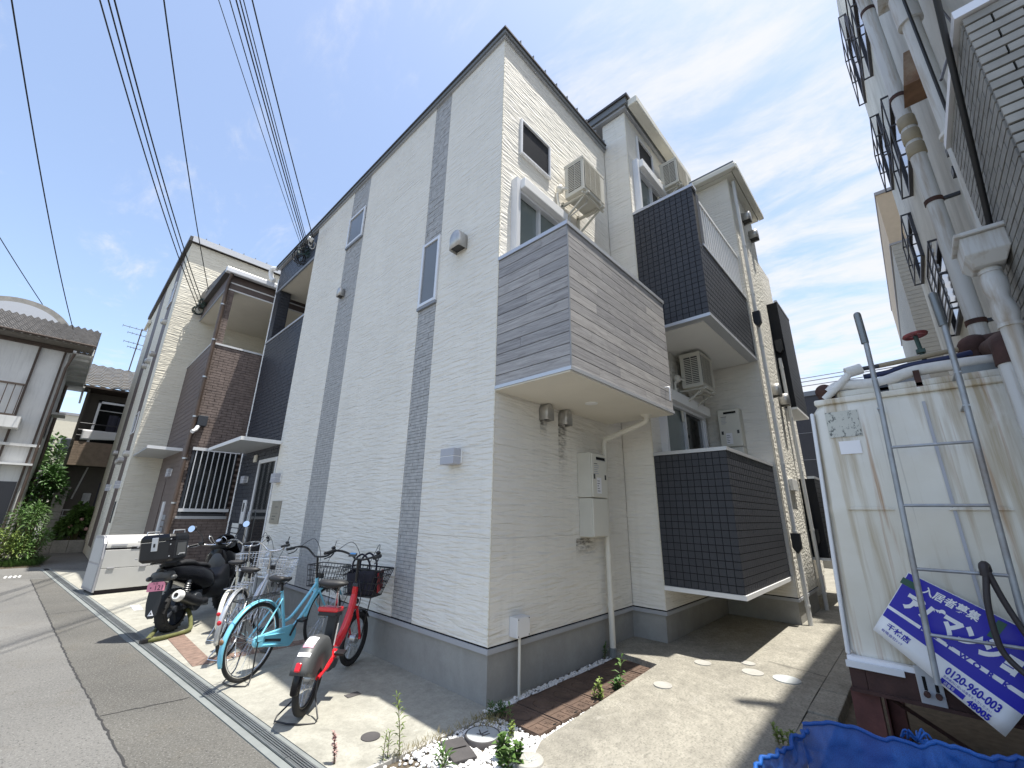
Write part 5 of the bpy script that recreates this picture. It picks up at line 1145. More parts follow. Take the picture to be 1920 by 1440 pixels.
for (y0, y1) in ((-2.93, -2.70), (-3.40, -3.15)): mb.prism([(0, 0), (y1-y0, 0), (y1-y0-.03, .022), (.03, .022)], (TX-.006, y0, 1.655), (0, 1, 0), (0, 0, 1), (-1, 0, 0), .012)
mb.build('moulded_rib', 'tank_frp', tk, bevel=.004)
bx('top_flange', 'tank_frp', tk, TX+.01, 2.28, TY0+.02, TY1-.085, TZ1+.001, TZ1+.04, bevel=.01); bx('roof_panel', 'tank_frp', tk, TX+.08, 2.2, TY0+.1, TY1-.21, TZ1+.041, TZ1+.10, bevel=.02)
MB().obox((TX+.022, TY1-.031, (TZ0+TZ1-.05)/2), (1, 0, 0), (0, 1, .042), (0, -.042, 1), .028, .011, (TZ1-.05-TZ0)/2).build('edge_strip', 'alu_light', tk, bevel=.008)
MB().obox((TX-.0035, -2.775, 2.20), (0, 1, 0), (0, 0, 1), (1, 0, 0), .085, .085, .002).build('old_label', 'weathered_label', tk); MB().obox((TX-.0035, -2.785, 2.045), (0, 1, 0), (0, 0, 1), (1, 0, 0), .055, .042, .002).build('paper_label', 'sticker_white', tk)
fr = MB(); fr.box(TX-.03, 2.3, TY1-.07, TY1+.005, .66, .80); fr.box(TX-.035, TX+.05, TY0, TY1-.071, .66, .80); fr.box(2.22, 2.3, TY0, TY1-.071, .66, .80); fr.box(TX+.06, 2.2, TY0, TY0+.07, .66, .80)
fo = fr.build('steel_frame', 'rust_dark', tk, bevel=.004); bx('frame_lip', 'rust_dark', fo, TX-.055, TX-.0355, TY0, TY1+.01, .655, .672); bx('frame_lip', 'alu_light', fo, TX-.05, TX-.0355, -2.80, TY1+.012, .775, .808)
bx('drip_tray', 'sticker_white', tk, TX-.03, 2.3, TY0+.01, TY1+.004, .801, .829)
for (x, y) in ((TX+.0, TY1-.10), (1.9, TY1-.10), (TX+.0, TY0+.05), (1.9, TY0+.05)): 
    mb = MB(); mb.box(x-.005, x+.14, y, y+.012, -.01, .659); mb.box(x-.005, x+.14, y+.10, y+.112, -.01, .659); mb.box(x+.06, x+.072, y+.0125, y+.0995, -.01, .659); mb.build('leg', 'rust_paint', fo)
bx('leg_plate', 'rust_paint', fo, TX-.012, TX-.006, TY1-.11, TY1+.02, -.01, .655)
br_ = MB(); br_.box(TX-.048, TX-.0365, -2.945, -2.845, .66, .845); bo = br_.build('ladder_bracket', 'alu', fo, bevel=.002)
bx('panel_seam', 'lamp_grey', tk, TX-.010, TX+.01, -3.184, -3.169, TZ0+.04, TZ1-.06)
for y in (-2.92, -2.875):
    MB().cyl((TX-.075, y, .72), (TX-.048, y, .72), .014, n=8).build('bolt', 'rust_dark', bo); bx('slot', 'hole', bo, TX-.0495, TX-.0483, y-.007, y+.007, .735, .80)
MB().tube([(TX+.1, -2.7, .62), (TX+.5, -3.4, .10)], .012, 6).build('brace', 'rust_dark', fo)
# plumbing on the tank top
pt = thing('tank_pipework', 'wrapped white pipes, red valve wheel and rusty elbows on top of the tank', 'pipes', (.7, -3, 2.4))
z = TZ1+.14
MB().tube(smooth_pts([(.62, -2.73, z-.04), (.62, -2.80, z+.0), (.62, -3.0, z-.02), (.64, -3.18, z+.025), (.66, -3.42, z+.03), (.72, -3.62, z+.03)], 5), .035, 12).build('lagged_pipe', 'pipe_wrap', pt, 60)
MB().tube([(.60, -2.70, z-.085), (.58, -2.80, z+.00), (.60, -2.87, z+.075)], .024, 10).build('lagged_branch', 'pipe_wrap', pt, 60); MB().tube([(.60, -2.845, z+.075), (.62, -2.93, z+.095)], .036, 12).build('lagged_sleeve', 'pipe_wrap', pt, 60)
MB().tube([(.62, -2.92, z+.092), (.64, -3.02, z+.098)], .015, 8).build('nipple', 'dark_metal', pt, 50); MB().tube([(.64, -3.01, z+.098), (.70, -3.40, z+.135)], .016, 8).build('tan_pipe', 'pipe_tan', pt, 50)
MB().tube(smooth_pts([(.66, -2.93, z+.045), (.66, -3.06, z+.05), (.67, -3.15, z+.075), (.68, -3.35, z+.085), (.70, -3.45, z+.10)], 4), .018, 8).build('blue_hose', 'pipe_navy', pt, 50)
el = MB(); el.sphere((.66, -2.70, z-.02), .055, 14, 10); el.tube([(.66, -2.70, z-.02), (.66, -2.72, z-.14)], .05, 12); el.build('rusty_elbow', 'rust_dark', pt, 60)
el = MB(); el.sphere((.92, -3.50, z+.19), .085, 14, 10); el.tube([(.92, -3.50, z+.19), (.92, -3.50, z+.08)], .075, 14); el.tube([(.92, -3.50, z+.19), (.92, -3.68, z+.20)], .07, 14); el.build('rusty_elbow', 'rust_dark', pt, 60)
el = MB(); el.tube(smooth_pts([(.92, -3.56, z+.16), (.62, -3.56, z+.10), (.48, -3.555, z+.07), (.41, -3.55, z+.02), (.40, -3.545, z-.08)], 5), .060, 14); el.build('rusty_elbow', 'rust_dark', pt, 60)
MB().tube([(.40, -3.545, z-.07), (.40, -3.545, 1.0)], .052, 16).build('stand_pipe', 'pipe_grey_paint', pt, 50)
vs = MB(); vs.tube([(.72, -3.25, z+.02), (.72, -3.235, z+.28)], .012, 8); vs.obox((.72, -3.24, z+.05), (0, 1, 0), (1, 0, 0), (0, 0, 1), .05, .03, .03); vs.obox((.72, -3.24, z+.17), (0, 1, 0), (1, 0, 0), (0, 0, 1), .022, .022, .012); vs.build('valve_stem', 'valve_green', pt)
vw = MB().torus((.72, -3.235, z+.285), (0, .1, 1), .055, .011, 24, 6)
for k in range(4): vw.tube([(.72, -3.235, z+.285), (.72+.055*math.cos(k*1.571), -3.235+.055*math.sin(k*1.571), z+.285)], .007, 5)
vw.build('valve_wheel', 'valve_red', pt, 60)
bx('pipe_support', 'dark_metal', pt, .60, .66, -3.04, -2.98, TZ1+.041, z-.03); bx('pipe_support', 'rust_dark', pt, .60, .64, -3.20, -3.17, TZ1+.041, z+.02); bx('pipe_block', 'galv', pt, .62, .80, -3.56, -3.38, TZ1+.041, z+.0)
# ladder
ld = thing('steel_ladder', 'galvanised steel ladder leaning against the water tank', 'ladder', (.44, -3.1, .7))
LX = .36
def rail(y0, y1, zt):
    MB().tube([(LX, y0, .80 if y0 > -3 else .74), (LX, y0-.055, 2.30), (LX, y1, zt-.18)], .014, 10).build('rail', 'ladder_galv', ld, 50); o = MB().tube([(LX, y1+.004, zt-.20), (LX, y1+.008, zt)], .020, 10); o.sphere((LX, y1+.008, zt), .020, 10, 6); o.build('rail_hook', 'galv', ld, 50)
rail(-2.930, -2.990, 2.867); rail(-3.280, -3.345, 2.88)
for k, zz in enumerate((1.028, 1.347, 1.679, 2.007)):
    s = (zz-.74)/1.56*.055; MB().tube([(LX, -2.930-s, zz), (LX, -3.28-s, zz)], .0085, 8).build('rung', 'ladder_galv', ld, 50)
for (y, zz) in ((-2.978, 2.24), (-3.33, 2.20), (-2.986, 2.42), (-3.338, 2.39), (-2.93, .80), (-3.28, .77)): bx('stay', 'ladder_galv', ld, LX-.012, TX+.03, y-.014, y+.014, zz, zz+.008)
# hanging hose over a rung
hs = MB(); HX = LX-.035
hs.tube(smooth_pts([(HX, -3.215, 1.36), (HX-.01, -3.19, 1.22), (HX-.01, -3.185, 1.08), (HX-.01, -3.20, .99), (HX-.03, -3.27, .90), (HX-.05, -3.36, .80)], 5), .013, 8); hs.tube(smooth_pts([(HX, -3.222, 1.36), (HX+.01, -3.25, 1.22), (HX+.01, -3.30, 1.05), (HX+.02, -3.36, .88)], 5), .013, 8)
hs.tube(smooth_pts([(HX, -3.21, 1.34), (HX, -3.212, 1.385), (HX+.03, -3.222, 1.39), (HX+.05, -3.225, 1.36)], 4), .018, 8)
tag(hs.build('black_hose', 'hose', None, 60), 'black hose looped over a ladder rung', 'hose')
# estate agent board
sg = thing('agent_board', 'blue and white letting board hung askew behind the ladder', 'sign', (.455, -3, 1))
TL, TR, BL, BR = Vector((.465, -2.919, 1.318)), Vector((.465, -3.432, 1.022)), Vector((.465, -2.705, .995)), Vector((.41, -3.123, .623))
SW, SH = .62, .40
SNRM = -(TR-TL).cross(BL-TL).normalized()
if SNRM.x > 0: SNRM = -SNRM
def sp_map(u, v, off=0.0):   # u right, v up from the bottom, metres
    a = u/SW; b_ = 1-v/SH; p_ = TL*(1-a)*(1-b_)+TR*a*(1-b_)+BL*(1-a)*b_+BR*a*b_
    return p_+Vector((-off, 0, 0))
def sheet(nm, mat, u0, u1, v0, v1, off, solid=0.0):
    return MB().grid(lambda s, t: sp_map(u0+(u1-u0)*s, v0+(v1-v0)*t, off), 12, 8).build(nm, mat, sg, 60, fix=False, solid=solid)
sheet('board', 'sign_white', 0, SW, 0, SH, 0.0, .004)
sheet('blue_field', 'sign_blue', .003, SW-.003, .175, SH-.003, .003); sheet('blue_band', 'sign_blue', .003, SW-.003, .105, .157, .003)
tm = lambda body, size, u, v, mat, bold=.0, xs=1.0, sp=1.0: text_mesh(body, size, lambda a, b_: sp_map(u+a, v+b_, .0045), 'lettering', mat, sg, bold=bold, xs=xs, spacing=sp)
tm('入居者募集', .047, .085, .335, 'sign_white', .0012)
tm('アパマンショップ', .098, .045, .220, 'sign_white', .0062, .84)
for i, ch in enumerate('NETWORK'): tm(ch, .030, .16+i*.058, .1545, 'etch' if 0 else 'sign_blue', .0012, 1.25)
tm('千林店', .036, .04, .060, 'sign_blue', .0008, 1.1); tm('有限会社ﾚｯﾂ', .018, .03, .028, 'sign_blue', .0, 1.1)
tm('0120-960-003', .047, .33, .055, 'sign_blue', .0015, .86); tm('音声案内に従い店番号を入力ください', .012, .335, .037, 'sign_blue', 0); sheet('pill', 'sign_blue', .335, .44, .008, .030, .003); tm('店番号', .016, .35, .012, 'sign_white'); tm('48005', .034, .455, .006, 'sign_blue', .0015, 1.1)
sheet('tape', 'tape_green', -.008, .075, .325, .362, .0052); sheet('tape', 'tape_green', .372, .405, .30, .385, .0052)

# ================================================================== blue mesh net over the bin, foreground right
nt = thing('mesh_net', 'crumpled blue mesh garbage net in the right foreground', 'net', (-.4, -2.8, 0))
def crump(u, v, sd, a=1.0):
    q = Vector((u*4.2, v*2.6, sd)); r = mnoise.noise(q)*.05+mnoise.noise(q*2.7)*.028
    return a*(r+(.5-abs(mnoise.noise(q*3.9+Vector((3, 1, 0)))))*.035+(.5-abs(mnoise.noise(q*8.1)))*.005)
def netf(u, v):
    y = -2.49-u*1.25; k = crump(u*1.6, v, 1.3); top = .735+.012*math.sin(u*9+.6)+.24*u
    return Vector((-.50-.05*math.sin(v*3.1)+k*(.4+.9*u), y+k*.4, v*top+k*.35*v+.02*math.sin(u*23)*v*u))
MB().grid(netf, 150, 60).build('back_panel', 'net_blue', nt, 60, fix=False)
def netg(u, v):
    k = crump(u, v*1.4, 7.3)
    return Vector((-.50-.70*v+k*.5, -2.49+.09*v+k*.8, u*(.735-.05*v)+k*.35*u))
MB().grid(netg, 60, 110).build('side_panel', 'net_blue', nt, 60, fix=False)
def neth(u, v):
    y = -2.42-u*1.4; k = crump(u*1.7, v, 11.3)
    return Vector((-1.16+.06*v+k, y+k*.5, v*(.68+.02*math.sin(u*9)+.05*u)+k*.4*v))
MB().grid(neth, 140, 60).build('front_panel', 'net_blue', nt, 60, fix=False)
def netl(u, v):   # slack top net thrown across the tub
    k = crump(u*1.8, v*1.5, 21.7, 1.3); x = -.52-.66*v; y = -2.72-u*1.1
    return Vector((x+k*.4, y+k*.5, .60+.22*u-.05*math.sin(v*3.14)+k*.9))
MB().grid(netl, 130, 90).build('top_net', 'net_blue', nt, 60, fix=False)
for f_, n_ in ((lambda i: netf(i/80, 1.0), 81), (lambda i: neth(i/80, 1.0), 81), (lambda i: netg(1.0, i/60), 61)):
    MB().tube([f_(i)+Vector((0, 0, .002)) for i in range(n_)], .008, 8).build('hem', 'net_blue', nt, 60)
tie = MB()
for k in range(10):
    a = k*.63; tie.tube(smooth_pts([(-.50, -2.86, .80), (-.50+.03*math.cos(a), -2.86-.03*math.sin(a), .825+.015*math.sin(a*2)), (-.49, -2.86-.05*math.sin(a), .80)], 4), .004, 5)
tie.build('tie', 'net_blue', nt, 60)

# ================================================================== refuse box
RB = thing('refuse_box', 'grey metal refuse box with rounded lid standing beside the scooter', 'refuse box', (-2.03, 8.69, 0), R(8))
w_, d_, h_ = .98, .82, 1.06
def LB(nm, mat, par, x0, x1, y0, y1, z0, z1, bev=.0): return bx(nm, mat, par, x0, x1, y0, y1, z0, z1, bev, local=True)
LB('carcass', 'trash_inner', RB, .03, w_-.03, .03, d_-.02, .03, h_-.12)
side = [(0, .05), (d_, .05), (d_, h_-.02), (.30, h_), (.14, h_-.05), (.06, h_-.14), (.0, h_-.42)]
for x in (0, w_-.03): MB().prism(side, (x, 0, 0), (0, 1, 0), (0, 0, 1), (1, 0, 0), .03).build('end_frame', 'trash_frame', RB, local=True)
MB().prism([(.06, .10), (d_-.06, .10), (d_-.06, .52), (.045, .52)], (-.006, 0, 0), (0, 1, 0), (0, 0, 1), (1, 0, 0), .005).build('end_panel', 'trash_panel', RB, local=True); MB().prism([(.045, .56), (d_-.06, .56), (d_-.06, h_-.07), (.28, h_-.06), (.15, h_-.11), (.08, h_-.2)], (-.006, 0, 0), (0, 1, 0), (0, 0, 1), (1, 0, 0), .005).build('end_panel', 'trash_panel', RB, local=True)
MB().prism([(-.006, .08), (.022, .08), (.022, .46), (-.006, .46)], (.032, 0, 0), (0, 1, 0), (0, 0, 1), (1, 0, 0), w_-.064).build('lower_door', 'trash_panel', RB, local=True, bevel=.006)
MB().prism([(-.006, .466), (.022, .466), (.022, .80), (-.004, .80)], (.032, 0, 0), (0, 1, 0), (0, 0, 1), (1, 0, 0), w_-.064).build('upper_door', 'trash_panel', RB, local=True, bevel=.006)
lid = [(.005, .835)]+[(.30-.295*math.cos(a), .86+.20*math.sin(a)) for a in [R(k*9) for k in range(11)]]+[(d_, h_-.02), (d_, h_-.045)]+[(.30-.27*math.cos(a), .86+.178*math.sin(a)) for a in [R(90-k*9) for k in range(11)]]
MB().prism(lid, (.032, 0, 0), (0, 1, 0), (0, 0, 1), (1, 0, 0), w_-.064).build('lid', 'trash_panel', RB, 30, local=True)
for x in (.12, .62): LB('latch', 'trash_frame', RB, x, x+.11, -.025, -.0065, .455, .477, .003)
LB('lid_handle', 'trash_frame', RB, .42, .60, -.02, .004, .84, .86, .003)
for (x, y) in ((.05, .05), (w_-.1, .05), (.05, d_-.1), (w_-.1, d_-.1)): LB('foot', 'black_plastic', RB, x, x+.05, y, y+.05, -.002, .049)
LB('skirt', 'trash_inner', RB, .04, w_-.04, .035, .05, .0, .078)
LB('lid_sticker', 'lamp_grey', RB, .10, .34, -.012, -.0005, .875, .90)

# ================================================================== bicycles
def wheel(par, name, hub, Rw, ang=0.0, mat_rim='chrome', tyre='rubber', tw=.019, nspk=32, hubr=.022):
    """wheel in the bike's x-z plane, turned by ang about z at the hub"""
    ax = Vector((-math.sin(ang), math.cos(ang), 0)); hub = Vector(hub)
    w = MB().torus(hub, ax, Rw-tw, tw, 56, 10).build(name, tyre, par, 60, local=True)
    w['label'] = name.replace('_', ' ')+' of the bicycle' if False else name.replace('_', ' ')
    rm = MB().torus(hub, ax, Rw-2*tw-.006, .0105, 56, 8); rm.build('rim', mat_rim, w, 60, local=True)
    hb_ = MB().cyl(hub-ax*.05, hub+ax*.05, .011, n=10); hb_.cyl(hub-ax*.032, hub+ax*.032, hubr, n=14); hb_.build('hub', 'steel', w, 50, local=True)
    sp = MB(); u = Vector((math.cos(ang), math.sin(ang), 0)); v = Vector((0, 0, 1)); rr = Rw-2*tw-.008
    for k in range(nspk):
        a = 2*math.pi*k/nspk; s = 1 if k % 2 else -1; b_ = a+(.55 if (k//2) % 2 else -.55)
        sp.tube([hub+ax*s*.028+(u*math.cos(b_)+v*math.sin(b_))*hubr, hub+(u*math.cos(a)+v*math.sin(a))*rr], .0013, 4, cap=False)
    sp.build('spokes', 'chrome', w, local=True, fix=False)
    return w
def fender(par, name, hub, r, a0, a1, wdt, mat, ang=0.0, n=22):
    hub = Vector(hub); u = Vector((math.cos(ang), math.sin(ang), 0)); ax = Vector((-math.sin(ang), math.cos(ang), 0)); v = Vector((0, 0, 1)); mb = MB()
    cs = [(-1, -.35), (-.85, .0), (-.4, .22), (0, .28), (.4, .22), (.85, 0), (1, -.35)]
    rows = []
    for i in range(n+1):
        a = a0+(a1-a0)*i/n; d = u*math.cos(a)+v*math.sin(a); k = 1 if 0 < i < n else .8
        rows.append([hub+d*(r+c[1]*wdt*.5)+ax*c[0]*wdt/2*k for c in cs])
    k = len(cs)
    for r0, r1 in zip(rows[:-1], rows[1:]): mb.add(r0+r1, [(i, i+1, k+i+1, k+i) for i in range(k-1)])
    return mb.build(name, mat, par, 60, local=True, fix=False, solid=.003)
def saddle(par, x, z, mat, L=.26, W=.19, cover=None):
    mb = MB(); rings = []
    for t, wd, zz, th in ((0.0, .35, .012, .03), (.04, .86, .020, .055), (.15, 1.0, .024, .065), (.38, .92, .014, .06), (.58, .55, .004, .05), (.78, .33, .0, .042), (.94, .27, -.002, .036), (1.0, .16, -.008, .02)):
        cx_ = x-L*.5+t*L; hw = W/2*wd; r = []
        for k in range(14):
            a = 2*math.pi*k/14; yy = hw*math.cos(a); q = math.sin(a); r.append(Vector((cx_, yy, z+zz+(q*th*.45 if q > 0 else q*th*.65)-(.004 if abs(yy) < hw*.3 and q > 0 else 0))))
        rings.append(r)
    s = mb.loft(rings).build('saddle', mat, par, 60, local=True)
    MB().tube([(x-.06, -.03, z-.03), (x-.02, -.03, z-.055), (x+.09, -.02, z-.02)], .005, 6).tube([(x-.06, .03, z-.03), (x-.02, .03, z-.055), (x+.09, .02, z-.02)], .005, 6).build('saddle_rails', 'black_plastic', s, 50, local=True)
    sp = MB()
    for s_ in (-1, 1): sp.tube([Vector((x-.09, s_*.045+.014*math.cos(i*1.2), z-.065+i*.0022))+Vector((.014*math.sin(i*1.2), 0, 0)) for i in range(22)], .0035, 5)
    sp.build('saddle_springs', 'black_plastic', s, 50, local=True)['kind'] = 'stuff'
    return s
def basket(par, x0, z0, mat, lw=.17, uw=.205, ld=.22, ud=.30, h=.24, ang=0.0, piv=(0, 0), nb=9, rw=.0032, rings=5):
    def P(a, b_, t): # a across -1..1, b along 0..1, t height 0..1
        hw = lw+(uw-lw)*t; dd = ld+(ud-ld)*t; x = x0+b_*dd; y = a*hw
        c, s = math.cos(ang), math.sin(ang); dx, dy = x-piv[0], y-piv[1]
        return Vector((piv[0]+dx*c-dy*s, piv[1]+dx*s+dy*c, z0+h*t))
    mb = MB()
    for k in range(rings):
        t = k/(rings-1); mb.tube([P(-1, 0, t), P(1, 0, t), P(1, 1, t), P(-1, 1, t)], rw*(1.9 if k in (0, rings-1) else 1), 6, closed=True)
    for k in range(nb+1):
        a = -1+2*k/nb
        mb.tube([P(a, 0, 1), P(a, 0, 0), P(a, 1, 0), P(a, 1, 1)], rw, 5)
    for k in range(1, 7):
        b_ = k/7; mb.tube([P(-1, b_, 1), P(-1, b_, 0), P(1, b_, 0), P(1, b_, 1)], rw, 5)
    o = mb.build('basket', mat, par, 60, local=True, fix=False)
    return o, P
def handlebar(par, top, mat_bar, mat_grip, ang, width=.27, back=.22, rise=.09, fwd=.05, bell=True):
    top = Vector(top); c, s = math.cos(ang), math.sin(ang)
    def T(x, y, z): return top+Vector((x*c-y*s, x*s+y*c, z))
    half = [(0, 0, 0), (.015, .05, .0), (fwd, .11, .02), (fwd*.4, width*.72, rise), (-.07, width*.96, rise+.01), (-back, width, rise-.01)]
    pts = [T(p[0], -p[1], p[2]) for p in reversed(half[1:])]+[T(*p) for p in half]
    h = MB().tube(smooth_pts(pts, 5), .0112, 10).build('handlebar', mat_bar, par, 60, local=True)
    for sd in (-1, 1):
        MB().tube([T(-back-.005, sd*width, rise-.01), T(-back+.11, sd*width*.985, rise-.0)], .0165, 10).build('grip', mat_grip, h, 60, local=True)
        MB().tube(smooth_pts([T(-.07, sd*(width*.93), rise-.01), T(-.10, sd*(width*.97), rise-.045), T(-.19, sd*width*1.02, rise-.065)], 4), .006, 6).build('brake_lever', 'black_plastic' if mat_bar != 'chrome' else 'chrome', h, 60, local=True)
        MB().tube(smooth_pts([T(-.06, sd*width*.9, rise), T(.10, sd*width*.6, rise+.10), T(.16, sd*.08, .02), T(.10, sd*.03, -.20)], 6), .0032, 5).build('brake_cable', 'cable_black', h, 60, local=True)
    if bell:
        b_ = MB().sphere(T(-.05, -width*.86, rise+.03), .026, 12, 8, (1, 1, .75)).build('bell', 'black_plastic', h, 60, local=True)
        MB().tube([T(-.10, -width*.97, rise), T(-.05, -width*.95, rise)], .021, 10).build('gear_shifter', 'black_plastic', h, 60, local=True)
    return h, T
def stand(par, Rw, mat='black_plastic', back=.10, wide=.13):
    mb = MB(); mb.tube(smooth_pts([(.0, -.07, Rw), (-.02, -.085, Rw-.12), (-.03, -.10, .10), (-back+.02, -wide, .03)], 4)+[Vector((-back-.02, -wide*.98, .010)), Vector((-back-.05, -wide*.3, .010)), Vector((-back-.05, wide*.3, .010)), Vector((-back-.02, wide*.98, .010))]+list(reversed(smooth_pts([(.0, .07, Rw), (-.02, .085, Rw-.12), (-.03, .10, .10), (-back+.02, wide, .03)], 4))), .0065, 8)
    return mb.build('stand', mat, par, 60, local=True)
def crank(par, bb, a, L=.165, mat='steel', rad=.0):
    bb = Vector(bb); d = Vector((math.cos(a), 0, math.sin(a)))
    for s in (-1, 1):
        e = bb+d*(-s)*L+Vector((0, s*.085, 0)); c = MB().tube([bb+Vector((0, s*.07, 0)), e], [.013, .009], 8).build('crank_arm', mat, par, 50, local=True)
        MB().obox(e+Vector((0, s*.05, 0)), (1, 0, .1), (0, 1, 0), (-.1, 0, 1), .045, .042, .011).build('pedal', 'black_plastic', c, local=True, bevel=.004)
        MB().obox(e+Vector((.042, s*.05, .0)), (1, 0, .1), (0, 1, 0), (-.1, 0, 1), .0035, .025, .007).build('pedal_reflector', 'amber', c, local=True)

def city_bike(label, loc, ang, col, Rw=.345, wb=1.12, bar='black_plastic', steer=0.0, basket_mat='black_plastic', chaincase=True, seat='seat_black', tw=.018, rack=True, rim='chrome', lamp='amber', small=False):
    t = thing('bicycle', label, 'bicycle', (loc[0], loc[1], 0), R(ang), group='bicycles parked against the front wall')
    t.rotation_euler = (R(2.2), 0, R(ang)) if not small else (R(-1.5), 0, R(ang))
    k = Rw/.345
    hubr = Vector((0, 0, Rw)); hubf = Vector((wb, 0, Rw)); bb = Vector((.46, 0, .285*k+.005)); st = Vector((.31, 0, .70)); hd0 = Vector((.90, 0, .66*k+.02)); hd1 = Vector((.865, 0, .80))
    wheel(t, 'rear_wheel', hubr, Rw, 0, rim, tw=tw); wheel(t, 'front_wheel', hubf, Rw, steer, rim, tw=tw)
    f = MB(); f.tube([bb, st+Vector((-.02, 0, .06))], .0165, 12); f.tube(smooth_pts([hd1-Vector((-.005, 0, .05)), (.70, 0, .60), (.52, 0, .46), (.40, 0, .43)], 5), .0165, 12); f.tube(smooth_pts([hd0, (.76, 0, .50), (.60, 0, .36), bb], 5), .0175, 12); f.tube([hd0-(hd1-hd0)*.12, hd1+(hd1-hd0)*.1], .020, 14)
    for s in (-1, 1): f.tube([hubr+Vector((0, s*.062, 0)), (.16, s*.055, Rw*.96), bb+Vector((0, s*.025, 0))], .0095, 8); f.tube([hubr+Vector((0, s*.062, 0)), st+Vector((-.01, s*.02, -.02))], .0085, 8)
    f.cyl(bb+Vector((0, -.04, 0)), bb+Vector((0, .04, 0)), .023, n=12); fo = f.build('frame', col, t, 60, local=True)
    fk = MB(); c, s_ = math.cos(steer), math.sin(steer)
    for s in (-1, 1):
        off = Vector((-s_*.055*s, c*.055*s, 0)); fk.tube(smooth_pts([hd0+Vector((.01, 0, -.02))+off*.7, hd0.lerp(hubf, .5)+off, hubf+Vector((-.03, 0, .08))+off, hubf+off], 5), .0115, 8)
    fk.tube([hd0+Vector((.008, -.045, -.02)), hd0+Vector((.008, .045, -.02))], .013, 8); fk.build('fork', col, t, 60, local=True)
    MB().tube([st+Vector((-.02, 0, .05)), (.275, 0, .84)], .0125, 10).build('seat_post', 'chrome' if col != 'bike_blue' else 'black_plastic', t, 50, local=True)
    saddle(t, .27, .875, seat, .26 if col == 'bike_blue' else .30, .19 if col == 'bike_blue' else .22)
    MB().tube([hd1, hd1+Vector((-.055, 0, .25))], .0125, 10).build('stem', bar, t, 50, local=True)
    handlebar(t, hd1+Vector((-.058, 0, .26)), bar, 'black_plastic', steer)
    bo, P = basket(t, .93, .70, basket_mat, ang=steer, piv=(.88, 0)); MB().obox(P(0, 0, .55)+Vector((-.01, 0, 0)), (0, 1, 0), (0, 0, 1), (1, 0, 0), .05, .028, .006).build('basket_bracket', 'black_plastic', t, local=True)
    MB().tube([P(-.4, .6, 0), hubf+Vector((0, -.06, 0))], .004, 5).tube([P(.4, .6, 0), hubf+Vector((0, .06, 0))], .004, 5).build('basket_stay', basket_mat, t, local=True)
    fe = fender(t, 'rear_fender', hubr, Rw+.022, R(20), R(202), .052, col); fender(t, 'front_fender', hubf, Rw+.022, R(30), R(170), .050, col, steer)
    MB().tube([hubr+Vector((0, -.06, 0)), (-Rw*.9, -.02, Rw+.14)], .003, 5).tube([hubr+Vector((0, .06, 0)), (-Rw*.9, .02, Rw+.14)], .003, 5).build('fender_stay', 'chrome', t, local=True)
    if chaincase:
        cc = MB(); Rb = .095*k+.012; Ra = .05; d0 = Vector((0, 0, Rw)); n = 12
        def cap_poly(e):
            A_ = [(bb.x+(Rb+e)*math.cos(a), bb.z+(Rb+e)*math.sin(a)) for a in [R(-82+164*i/n) for i in range(n+1)]]; B_ = [(0+(Ra+e)*math.cos(a), Rw+(Ra+e)*math.sin(a)) for a in [R(98+164*i/n) for i in range(n+1)]]; return A_+B_
        cc.prism(cap_poly(0), (0, -.068, 0), (1, 0, 0), (0, 0, 1), (0, 1, 0), .03); co = cc.build('chain_case', col, t, local=True, bevel=.008)
        MB().prism([(.09, Rw-.022), (.33, bb.z-.022), (.33, bb.z+.004), (.09, Rw+.004)], (0, -.0705, 0), (1, 0, 0), (0, 0, 1), (0, 1, 0), .002).build('case_slot', 'dark_metal', co, local=True)
        MB().tube([(.07, -.073, Rw-.05), (.36, -.073, bb.z-.055)], .008, 6).tube([(.07, -.073, Rw+.035), (.36, -.073, bb.z+.05)], .008, 6).build('case_rib', col, co, 60, local=True)
    else:
        MB().torus(bb+Vector((0, -.05, 0)), (0, 1, 0), .075, .005, 30, 6).build('chain_ring', 'chrome', t, 60, local=True)
    crank(t, bb, R(62), mat='black_plastic' if col == 'bike_blue' else 'chrome')
    stand(t, Rw, 'black_plastic' if col == 'bike_blue' else 'chrome')
    if rack:
        rk = MB(); zt = 2*Rw+.055
        for y in (-.06, -.02, .02, .06): rk.tube([(-.30, y, zt), (.20, y, zt)], .004, 5)
        for x in (-.30, -.13, .04, .20): rk.tube([(x, -.065, zt), (x, .065, zt)], .004, 5)
        for s in (-1, 1): rk.tube([(-.10, s*.065, zt), (-.02, s*.075, Rw)], .0042, 5); rk.tube([(.20, s*.06, zt), (.27, s*.02, zt+.0)], .0042, 5)
        rk.build('rear_rack', 'black_plastic' if col == 'bike_blue' else 'chrome', t, 60, local=True)
    tl = hubr+Vector((math.cos(R(168)), 0, math.sin(R(168))))*(Rw+.045); MB().sphere(tl, .024, 12, 8, (.5, 1, 1)).build('rear_reflector', lamp, t, 60, local=True)
    return t
city_bike('light blue city bicycle with a black wire basket and full chain case', (-1.26, 2.10), 31, 'bike_blue', lamp='brown_knob')
city_bike('silver city bicycle with chrome handlebar and wire basket', (-1.20, 3.02), 54, 'bike_silver', bar='chrome', basket_mat='chrome', chaincase=False, lamp='red_lens', steer=-.25)
city_bike('white bicycle with cream fender, squeezed beside the scooter', (-1.03, 3.92), 62, 'bike_white', Rw=.27, wb=1.0, bar='chrome', basket_mat='chrome', chaincase=False, small=True, rack=False, lamp='red_lens')

